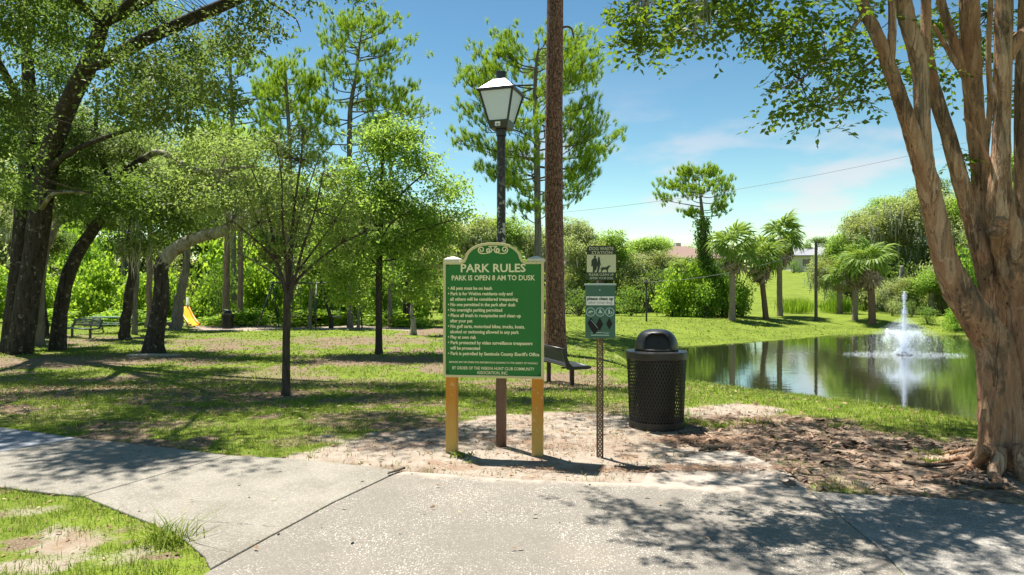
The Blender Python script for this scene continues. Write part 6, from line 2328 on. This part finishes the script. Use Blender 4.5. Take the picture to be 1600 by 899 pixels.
for k, (lab, px, py, rx, h, key, d_) in enumerate((('broad leaved bush on the shore right of the fountain', 1490, 522, 34, 46, 'shrub_0', 43.5), ('dark bush on the shore behind the fountain spray', 1450, 518, 30, 40, 'dark_0', 46), ('dark bush beside the peeling trunk at the far shore', 1520, 520, 26, 60, 'dark_1', 45),
                                                  ('dark bush under the left end of the right woods', 1305, 488, 26, 36, 'dark_0', 58), ('bush under the trees right of the palm pair', 1395, 499, 34, 40, 'pale_0', 51), ('low bush under the mossy trees behind the jet', 1425, 500, 30, 36, 'dark_1', 50), ('bush at the far shore seen between the peeling stems', 1560, 520, 34, 90, 'shrub_1', 46),
                                                  ('bush at the right edge of the far shore', 1620, 520, 50, 110, 'dark_0', 45), ('tall pale thicket behind the pair of palms', 1350, 492, 60, 90, 'pale_0', 58), ('tall dark thicket behind the fountain jet', 1415, 496, 60, 110, 'dark_1', 56), ('tall pale thicket right of the fountain jet', 1475, 500, 60, 130, 'pale_0', 53), ('tall green thicket behind the left peeling limb', 1530, 505, 60, 150, 'shrub_2', 50), ('tall pale thicket at the right edge', 1600, 505, 60, 170, 'pale_1', 50))):
    shrub('shore_bush', lab, px, py, rx, h, key, 'bushes along the right woods', d_, 80 + k)
for k, (lab, px, d_, cr) in enumerate((('distant tree above the middle palm', 1180, 125, [(1180, 388, 46, 22, 'far_0', 0)]), ('distant dark tree right behind the tallest palm', 1240, 135, [(1238, 372, 16, 22, 'far_1', 0)]), ('distant round tree behind the brown roofed house', 1050, 120, [(1035, 386, 40, 18, 'far_0', 0)]),
                                      ('distant tree left of the ivy covered pine', 1085, 140, [(1078, 392, 30, 14, 'far_1', 0)]), ('distant flat topped tree behind the grey house', 1280, 150, [(1278, 376, 18, 11, 'far_1', 0), (1290, 388, 20, 10, 'far_0', 0)]), ('distant tree behind the leftmost palm', 1130, 130, [(1135, 396, 36, 18, 'far_1', 0)]),
                                      ('distant tree right behind the mossy oaks', 985, 120, [(985, 392, 44, 20, 'far_0', 0)]), ('distant tree behind the left end of the right woods', 1320, 150, [(1325, 385, 34, 20, 'far_1', 0)]))):
    wood_tree('distant_tree', lab, (px, 415), [(px, 412, 3), (px, 400, 2.5)], cr, 'grey_bark', group='distant trees past the golf lawn', seed=100 + k, d=d_)
# a clipped dark cypress in front of the grey house
g = P(1262, 414, 118)
g[2] = ground(g[0], g[1])
cy = thing('cypress_tree', 'slim dark columnar cypress beside the distant grey house', 'tree', g)
gg = np.random.default_rng(77)
n = 260
zz_ = gg.uniform(.3, 4.7, n)
aa = gg.uniform(0, 6.28, n)
rr_c = .85 * np.sqrt(np.clip(1 - (zz_ / 4.9) ** 3, .02, 1)) * gg.uniform(.6, 1, n)
mb = MB()
clumps(mb, np.stack([np.cos(aa) * rr_c, np.sin(aa) * rr_c, zz_], 1) + np.array(g), 10, .18, .22, .1, gg, -.6, 1.4)
mb.build('crown', M['ivy_leaf'], cy)
mb = MB()
mb.tube([g - (0, 0, .2), g + (0, 0, 3.5)], [.12, .05], 6)
mb.build('trunk', M['twig'], cy)
hg = [('clipped dark hedge in front of the distant grey house', 1240, 416, 20, 10), ('clipped dark hedge right of the distant cypress', 1285, 414, 18, 8)]
for k, (lab, px, py, rx, h) in enumerate(hg):
    o = shrub('hedge', lab, px, py, rx, h, 'dark_0', 'hedges by the distant houses', 112, 95 + k)

# ------------------------------------------------------------------ houses past the golf lawn
M['render'] = paint('house_render', (0.56, 0.52, 0.47), 0.8, 0.2, wear=0.06)
M['tile_brown'] = paint('roof_brown', (0.23, 0.155, 0.125), 0.8, 0.2, wear=0.15, sc=2)
M['tile_grey'] = paint('roof_grey', (0.25, 0.255, 0.27), 0.7, 0.3, wear=0.1, sc=2)
M['house_glass'] = paint('window_glass', (0.05, 0.06, 0.07), 0.1, 0.6)


def house(label, px, py, d, w, dep, hwall, hroof, roofm, wins, rz=0.0):
    g = P(px, py, d)
    g[2] = ground(g[0], g[1])
    h = thing('house', label, 'house', g, rz)
    mb = MB()
    mb.box((0, 0, hwall / 2 - .2), (w, dep, hwall + .4))
    mb.build('wall', M['render'], h, local=True)
    e = .5
    W, D = w / 2 + e, dep / 2 + e
    rg = max(.5, W - D)
    mb = MB()
    mb.add([(-W, -D, hwall - .02), (W, -D, hwall - .02), (W, D, hwall - .02), (-W, D, hwall - .02), (-W, -D, hwall + .15), (W, -D, hwall + .15), (W, D, hwall + .15), (-W, D, hwall + .15), (-rg, 0, hwall + hroof), (rg, 0, hwall + hroof)],
           [(0, 3, 2, 1), (0, 1, 5, 4), (1, 2, 6, 5), (2, 3, 7, 6), (3, 0, 4, 7), (4, 5, 9, 8), (5, 6, 9), (6, 7, 8, 9), (7, 4, 8)])
    rf = mb.build('roof', roofm, h, local=True)
    mb = MB()
    mb.box((rg * .5, .6, hwall + hroof - .1), (.8, .8, 1.2))
    mb.build('chimney', M['render'], rf, local=True)
    for x in wins:
        mb = MB()
        mb.box((x, -dep / 2 - .01, hwall * .55), (1.5, .08, 1.5))
        wo = mb.build('window', M['white'], h, local=True)
        mb = MB()
        mb.box((x, -dep / 2 - .045, hwall * .55), (1.3, .04, 1.3))
        mb.build('pane', M['house_glass'], wo, local=True)
    return h


house('distant house with a brown hip roof left of the ivy covered pine', 1052, 420, 100, 13, 9, 2.5, 2.1, M['tile_brown'], (-4, -1, 2.5, 5), .3)
house('distant pale house with a grey roof right of the cypress', 1276, 414, 118, 9.5, 7, 2.4, 1.7, M['tile_grey'], (-2.6, 0, 2.6), -.15)
house('distant pale house partly hidden behind the tallest palm', 1236, 416, 128, 8, 7, 2.4, 1.6, M['tile_grey'], (-2, 1.5), .1)
house('distant pale house seen past the bare pine trunk', 885, 440, 78, 9, 7, 4.0, 2.0, M['tile_brown'], (-2.5, 0, 2.5), .1)

# ------------------------------------------------------------------ poles and wires
t_ = G(1275, 502)
up = thing('utility_pole', 'bare dark wooden utility pole on the far lawn right of the palms', 'pole', t_)
h_ = 124 / F * t_[1]
mb = MB()
mb.tube([(0, 0, -.3), (0, 0, h_)], [.115, .095], 10)
mb.build('post', paint('pole_wood', (0.10, 0.085, 0.065), .85, .2, wear=.3, sc=3), up, local=True)
mb = MB()
mb.box((0, -.02, h_ - .45), (.10, .28, .32))
mb.build('wire_bracket', M['bolt'], up, local=True)
t2 = G(1010, 503)
lp = thing('path_lamp', 'thin dark lamp pole on the far lawn among the bushes', 'lamp post', t2)
h2 = 62 / F * t2[1]
mb = MB()
mb.tube([(0, 0, -.3), (0, 0, h2 - .35)], [.06, .05], 8)
mb.build('pole', M['lamp_black'], lp, local=True)
mb = MB()
mb.lathe([(.08, h2 - .38), (.17, h2 - .05), (.20, h2 - .03), (.07, h2 + .12), (.05, h2 + .2)], 4, (0, 0, 0), True, .6)
mb.build('lantern', M['lamp_black'], lp, local=True)


def wire(label, a, b, sag, r=.014):
    a, b = np.array(a), np.array(b)
    u = np.linspace(0, 1, 15)[:, None]
    c = a + (b - a) * u - np.array([0, 0, 1]) * sag * 4 * u * (1 - u)
    mb = MB()
    mb.tube(c, [r] * 15, 5, 1)
    tag(mb.build('power_line', paint('wire_dark', (.2, .2, .21), .6, .2)), label, 'wire')


wire('power line sagging across the sky from the bare pine to the peeling tree', P(880, 332, 40), P(1640, 190, 34), .55, .012)
wire('thin low wire running from the thin lamp pole to the utility pole', t2 + (0, 0, h2), t_ + (0, 0, h_ - .4), .5, .012)

# ------------------------------------------------------------------ fountain
fx_, fy_ = (1413 - 800) / F * 29.3, 29.3
FT = thing('fountain', 'floating pond fountain throwing a tall white jet and side sprays', 'fountain', (fx_, fy_, ZW))
t = NT('water_spray')
mxs = t.n('ShaderNodeMixShader')
mxs.inputs[0].default_value = .5
t.l(t.pbr((.9, .93, .97), .3, .5), mxs.inputs[1])
b_ = t.n('ShaderNodeBsdfTranslucent')
b_.inputs[0].default_value = (.9, .94, 1, 1)
t.l(b_.outputs[0], mxs.inputs[2])
M['spray'] = t.done(mxs.outputs[0])
gg = np.random.default_rng(21)


def drops(mb, pos, s, stretch=1.6):
    n = len(pos)
    s = np.broadcast_to(s, n)[:, None]
    o = np.array([(1, 0, -.5), (-.5, .87, -.5), (-.5, -.87, -.5), (0, 0, 1.0)])
    V = (pos[:, None] + s[:, None] * o * np.array([1, 1, stretch])).reshape(-1, 3)
    i = (np.arange(n) * 4)[:, None]
    mb.add(V, np.concatenate([i + np.array([q]) for q in ((0, 2, 1), (0, 1, 3), (1, 2, 3), (2, 0, 3))]))


mb = MB()
n = 5200
u = gg.uniform(0, 1, n)
u = np.where(gg.uniform(0, 1, n) < .55, np.clip(gg.choice(gg.uniform(0, 1, 26) ** .8, n) + gg.normal(0, .018, n), 0, 1), u ** 1.5)
hz = u * 2.72
sp = np.where(gg.uniform(0, 1, n) < .3, .10, .035) * (1.15 - .75 * u)
drops(mb, np.stack([gg.normal(0, 1, n) * sp, gg.normal(0, 1, n) * sp, hz], 1), .005 + .006 * gg.uniform(0, 1, n), 2.2)
tag(mb.build('main_jet', M['spray'], FT, local=True), kind='stuff')
mb = MB()
pp = []
for k in range(14):
    a = k * 2 * math.pi / 14 + .2
    n = 240
    u = gg.uniform(0, 1, n)
    rr1 = u * .82
    zz1 = 3.3 * u * (1 - u * .82)
    p_ = np.stack([np.cos(a) * rr1, np.sin(a) * rr1, zz1], 1) + gg.normal(0, 1, (n, 3)) * (.02 + .07 * u)[:, None]
    pp.append(p_)
drops(mb, np.concatenate(pp), .007 + .005 * gg.uniform(0, 1, 14 * 240), 1.8)
tag(mb.build('side_spray', M['spray'], FT, local=True), kind='stuff')
mb = MB()
n = 15000
a = gg.uniform(0, 6.28, n)
rr1 = np.abs(gg.normal(0, .78, n))
drops(mb, np.stack([np.cos(a) * rr1, np.sin(a) * rr1, gg.uniform(0, 1, n) ** 1.1 * 1.75 * np.exp(-rr1 * .45)], 1), .0042 + .004 * gg.uniform(0, 1, n), 1.4)
tag(mb.build('mist', M['spray'], FT, local=True), kind='stuff')
mb = MB()
n = 2000
a = gg.uniform(0, 6.28, n)
rr1 = np.sqrt(gg.uniform(.02, 1, n)) * 2.55
k_ = np.stack([np.cos(a) * rr1, np.sin(a) * rr1 * .55, gg.uniform(0, 1, n) ** 2 * .08], 1)
drops(mb, k_, .005 + .007 * gg.uniform(0, 1, n), .7)
n = 500
a = gg.uniform(0, 6.28, n)
rr1 = np.abs(gg.normal(0, .22, n))
drops(mb, np.stack([np.cos(a) * rr1, np.sin(a) * rr1, gg.uniform(0, .3, n)], 1), .02, 1.2)
tag(mb.build('splash', M['spray'], FT, local=True), kind='stuff')
mb = MB()
mb.lathe([(.30, -.08), (.34, -.02), (.30, .05), (.12, .07), (.06, .16)], 20)
mb.build('float', M['lamp_black'], FT, local=True)

# pale pipe on the far shore
g = G(1386, 520)
pp_ = thing('drain_pipe', 'pale drain pipe end lying on the far shore left of the jet', 'pipe', g)
mb = MB()
mb.tube([(-.15, -.25, -.02), (.03, .05, .10), (.2, .35, .16)], [.09, .09, .085], 12, 3)
mb.build('pipe', paint('pipe_white', (.7, .7, .68), .5, .3), pp_, local=True, smooth=True)
mb = MB()
mb.slab([(-.25, -.05), (.2, -.15), (.35, .2), (-.05, .3)], -.15, .03)
mb.build('concrete_pad', M['conc_old'], pp_, local=True, bevel=.02)

# ------------------------------------------------------------------ reeds by the golf lawn
gg = np.random.default_rng(31)
for k, (lab, px) in enumerate((('tall green reed clump right of the utility pole', 1300), ('tall green reed clump between the tallest palm and the utility pole', 1252), ('tall green reed clump at the left of the grey palm', 1322), ('reed clump in the rough right of the tallest palm', 1236))):
    g = P(px, 488, 55)
    g[2] = ground(g[0], g[1])
    t_r = thing('reed_clump', lab, 'reeds', g, group='reeds at the edge of the golf lawn')
    n = 420
    pos = np.stack([gg.normal(0, .45, n), gg.normal(0, .5, n), np.zeros(n)], 1) + np.array(g)
    mb = MB()
    a = gg.normal(0, .12, (n, 3)) + np.array([0, 0, 1])
    kites(mb, pos, a, unit(n, gg), 1.3 * gg.uniform(.5, 1.1, n), .05)
    tag(mb.build('blades', M['vine_leaf'], t_r), kind='stuff')

# ------------------------------------------------------------------ grass
t = NT('grass_blade')
is_ = t.island()
c = t.mix(is_, (0.07, 0.13, 0.014), (0.20, 0.25, 0.032))
c = t.mix(t.rng(t.noise(.7, 4), .38, .66), c, (0.11, 0.19, 0.02))
c = t.mix(t.rng(t.noise(2.3, 3), .55, .75), c, (0.21, 0.235, 0.035))
c = t.mix(t.rng(is_, .84, .88), c, (0.36, 0.29, 0.13))
tb2 = t.n('ShaderNodeBsdfTranslucent')
t.inp(tb2, 0, (0.32, 0.42, 0.045))
mxx = t.n('ShaderNodeMixShader')
mxx.inputs[0].default_value = .35
t.l(t.pbr(c, .55, .25), mxx.inputs[1])
t.l(tb2.outputs[0], mxx.inputs[2])
M['grass'] = t.done(mxx.outputs[0])


def blades(mb, x, y, z, L, W, g, lean=.45):
    n = len(x)
    a = g.uniform(0, 6.28, n)
    sd = np.stack([np.cos(a), np.sin(a), np.zeros(n)], 1)
    b = g.uniform(0, 6.28, n)
    ln = np.stack([np.cos(b), np.sin(b), np.zeros(n)], 1) * (np.abs(g.normal(0, lean, n)) * L)[:, None]
    base = np.stack([x, y, z], 1)
    Lz = np.stack([np.zeros(n), np.zeros(n), L], 1)
    w = W[:, None] / 2
    V = np.stack([base - sd * w, base + sd * w, base + Lz * .55 + ln * .35 + sd * w * .8, base + Lz * .55 + ln * .35 - sd * w * .8, base + Lz * .9 + ln], 1).reshape(-1, 3)
    i = (np.arange(n) * 5)[:, None]
    mb.add(V, i + np.array([[0, 1, 2, 3]]))
    mb.add(np.zeros((0, 3)), i - 0 + np.array([[3, 2, 4]]) - 0) if False else mb.Fs.append(i + np.array([[3, 2, 4]]) + mb.n - n * 5)


gg = np.random.default_rng(41)
mb = MB()
TOT = 0
for (y0, y1, dens, L, W, lean_) in ((3.4, 5.6, 3000, .050, .0042, .7), (5.6, 7.0, 2100, .056, .0050, .7), (7.0, 9.0, 1500, .055, .0060, .8), (9.0, 11.5, 850, .055, .0085, .9), (11.5, 15, 430, .058, .013, 1.1), (15, 20, 190, .06, .020, 1.4), (20, 27, 75, .065, .034, 1.8), (27, 46, 22, .075, .06, 2.2)):
    xm = .80 * y1
    n = int(dens * 2 * xm * (y1 - y0))
    x = gg.uniform(-xm, xm, n)
    y = gg.uniform(y0, y1, n)
    k = np.abs(x) < .80 * y
    x, y = x[k], y[k]
    s, dd_, m = cover(x, y)
    cl = fbm(x, y, 6.0, 55, 2)
    keep = (1 - np.clip(s * 1.3, 0, 1) * .965) * (1 - .86 * dd_) * (1 - .97 * m) * (0.35 + 1.3 * sstep(.35, .65, cl))
    keep *= (sd_poly(x, y, POND) > .15)
    if y0 < 9:
        ss = slab_sd(x, y)
        keep *= (ss > 0.012)
        edge_ = np.clip(1 - ss / .10, 0, 1) * (ss > 0)
        keep = np.maximum(keep, keep * (1 + edge_))
    k = gg.uniform(0, 1, len(x)) < keep
    x, y, cl, dd_ = x[k], y[k], cl[k], dd_[k]
    z = ground(x, y) + 0.012 * (fbm(x, y, 3.0, 77) - .5) - .004
    hh = L * gg.uniform(.45, 1.35, len(x)) * (.7 + .7 * cl) * (1 - .35 * dd_)
    blades(mb, x, y, z, hh, W * gg.uniform(.7, 1.3, len(x)), gg, lean_)
    TOT += len(x)
tag(mb.build('grass', M['grass']), kind='stuff')
print('GRASS', TOT)

# a coarse tuft flopping over the walk and a few weeds on the bare ground
wl = ['coarse long bladed grass tuft flopping over the walk edge at lower left', 'low weed at the foot of the left sign post', 'small weed right of the left sign post', 'low weed in the mulch right of the trash receptacle', 'weed patch farthest right behind the mulch', 'weed between trash receptacle and mulch', 'yellowish weed at the back of the mulch', 'green weed among the bark litter near the peeling trunk', 'second green weed nearer the roots of the peeling trunk']
for k, (px, py, n, L, W, sp_) in enumerate(((258, 850, 130, .17, .009, .085), (722, 713, 40, .06, .016, .05), (733, 724, 16, .045, .012, .03), (1118, 668, 70, .07, .02, .10), (1178, 662, 60, .07, .02, .12), (1092, 662, 50, .06, .02, .08), (1305, 668, 40, .06, .016, .08), (1462, 710, 40, .05, .02, .08), (1456, 722, 30, .05, .02, .06))):
    xy = S(px, py)
    o_ = thing('grass_tuft' if k == 0 else 'weed_plant', wl[k], 'grass tuft' if k == 0 else 'weed', (xy[0], xy[1], 0), group=None if k == 0 else 'weeds on the bare ground')
    mb = MB()
    blades(mb, xy[0] + gg.normal(0, sp_, n), xy[1] + gg.normal(0, sp_ * .7, n), np.zeros(n), L * gg.uniform(.5, 1.2, n), W * gg.uniform(.7, 1.2, n), gg, 1.3)
    tag(mb.build('blades', M['grass'], o_), kind='stuff')

# ------------------------------------------------------------------ litter
t = NT('bark_litter')
is_ = t.island()
c = t.mix(t.rng(is_, 0, .6), (0.075, 0.052, 0.04), (0.22, 0.145, 0.10))
c = t.mix(t.rng(is_, .7, .9), c, (0.34, 0.235, 0.16))
M['litter'] = t.done(t.pbr(c, .85, .2))


def flakes(mb, x, y, z, L, W, g, tilt=.5):
    n = len(x)
    a = g.uniform(0, 6.28, n)
    u = np.stack([np.cos(a), np.sin(a), g.normal(0, tilt * .5, n)], 1)
    v = np.stack([-np.sin(a), np.cos(a), g.normal(0, tilt, n)], 1)
    base = np.stack([x, y, z], 1)
    L = L[:, None]
    W = W[:, None]
    up_ = np.array([0, 0, 1.0]) * L * g.uniform(.02, .16, n)[:, None]
    V = np.stack([base - u * L / 2 - v * W * .3, base - u * L / 2 + v * W * .3, base + v * W / 2 + up_, base - v * W / 2 + up_, base + u * L / 2 + v * W * .2, base + u * L / 2 - v * W * .2], 1).reshape(-1, 3)
    i = (np.arange(n) * 6)[:, None] + mb.n
    mb.V.append(V)
    mb.Fs += [i + np.array([[0, 1, 2, 3]]), i + np.array([[3, 2, 4, 5]])]
    mb.n += len(V)


gg = np.random.default_rng(51)
mb = MB()
n = 46000
x = gg.uniform(1.2, 8.2, n)
y = gg.uniform(5.4, 9.4, n)
s, dd_, m = cover(x, y)
k = gg.uniform(0, 1, n) < m * (.22 + .78 * sstep(.42, .62, fbm(x, y, 2.2, 61, 3)))
x, y = x[k], y[k]
n = len(x)
L = .016 + .15 * gg.uniform(0, 1, n) ** 4.5
z = ground(x, y) + .004 + gg.uniform(0, .010, n)
z = np.where(slab_sd(x, y) < 0, .022, z)
flakes(mb, x, y, z, L, L * gg.uniform(.10, .34, n), gg, .35)
tag(mb.build('bark_litter', M['litter']), kind='stuff')
t = NT('dead_leaf')
is_ = t.island()
c = t.mix(is_, (0.12, 0.07, 0.04), (0.32, 0.19, 0.10))
c = t.mix(t.rng(is_, .8, .9), c, (0.42, 0.32, 0.2))
M['dead_leaf'] = t.done(t.pbr(c, .8, .2))
mb = MB()
n = 14000
y = 3.9 + gg.uniform(0, 1, n) ** .8 * 10
x = gg.uniform(-.78, .78, n) * y
s, dd_, m = cover(x, y)
ss = slab_sd(x, y)
kp = np.where(ss < 0, .035 + .25 * np.exp(-((x - 2.2) / 1.2) ** 2 - ((y - 6.0) / .5) ** 2), .40 + .6 * np.maximum(dd_, s * .9)) * (sd_poly(x, y, POND) > .5)
k = gg.uniform(0, 1, n) < kp
x, y, ss = x[k], y[k], ss[k]
n = len(x)
L = gg.uniform(.018, .05, n) * np.clip(y / 7, .8, 1.8)
z = np.where(ss < 0, .026, ground(x, y) + .012)
flakes(mb, x, y, z, L, L * gg.uniform(.3, .6, n), gg, .3)
tag(mb.build('fallen_leaves', M['dead_leaf']), kind='stuff')
# red brown pine straw drifts
mb = MB()
for (px, py, rx, ry, n) in ((1110, 735, .75, .10, 900), (1000, 735, .4, .15, 250), (1120, 690, .6, .16, 600), (870, 700, .5, .2, 350), (120, 556, 3.2, .5, 900), (1060, 688, .4, .1, 300), (820, 660, .5, .2, 200), (600, 700, .5, .2, 200), (760, 690, 1.2, .35, 350), (960, 690, .9, .35, 400), (900, 735, 1.0, .12, 400), (1200, 660, .9, .3, 500)):
    c0 = G(px, py)
    x = c0[0] + gg.normal(0, rx * .5, n)
    y = c0[1] + gg.normal(0, ry * .6, n)
    L = gg.uniform(.04, .13, n)
    z = np.where(slab_sd(x, y) < 0, .028, ground(x, y) + .015)
    flakes(mb, x, y, z, L, np.full(n, .0035) * max(1, c0[1] / 7), gg, .2)
tag(mb.build('pine_straw', paint('pine_straw', (0.25, 0.15, 0.09), .8, .2, wear=.4)), kind='stuff')
for k, (lab, pts) in enumerate((('short dead stick lying at the joint end of the walk', [(606, 745, 2.5), (618, 741, 3.5), (632, 736, 4.5)]), ('dark curved strip standing in for the crack and shadow behind the raised slab near the trash receptacle', [(1092, 709, 3), (1108, 705, 6), (1126, 703, 7), (1142, 703.5, 4)]), ('thin stick across the mulch edge', [(1245, 742, 3), (1262, 747, 3), (1285, 748, 2)]),  # second entry: dark tube added for the shadowed crack along the slab edge
                                ('thin stick among the bark litter right of the weeds', [(1335, 735, 3), (1370, 741, 4), (1410, 739, 2)]), ('bark strip curl in front of the peeling trunk', [(1500, 757, 6), (1540, 765, 9), (1575, 763, 5)]), ('long bark strip left of the peeling trunk roots', [(1410, 726, 4), (1450, 732, 7), (1490, 730, 4)]))):
    c = [(*S(px, py), .028) for px, py, w in pts]
    r = [w / 2 / F * q[1] for (px, py, w), q in zip(pts, c)]
    mb = MB()
    mb.tube(c, r, 7, 4, .15, 0, 1, 5, k, .1)
    tag(mb.build('stick', M['twig'], smooth=True), lab, 'stick', 'sticks on the ground')
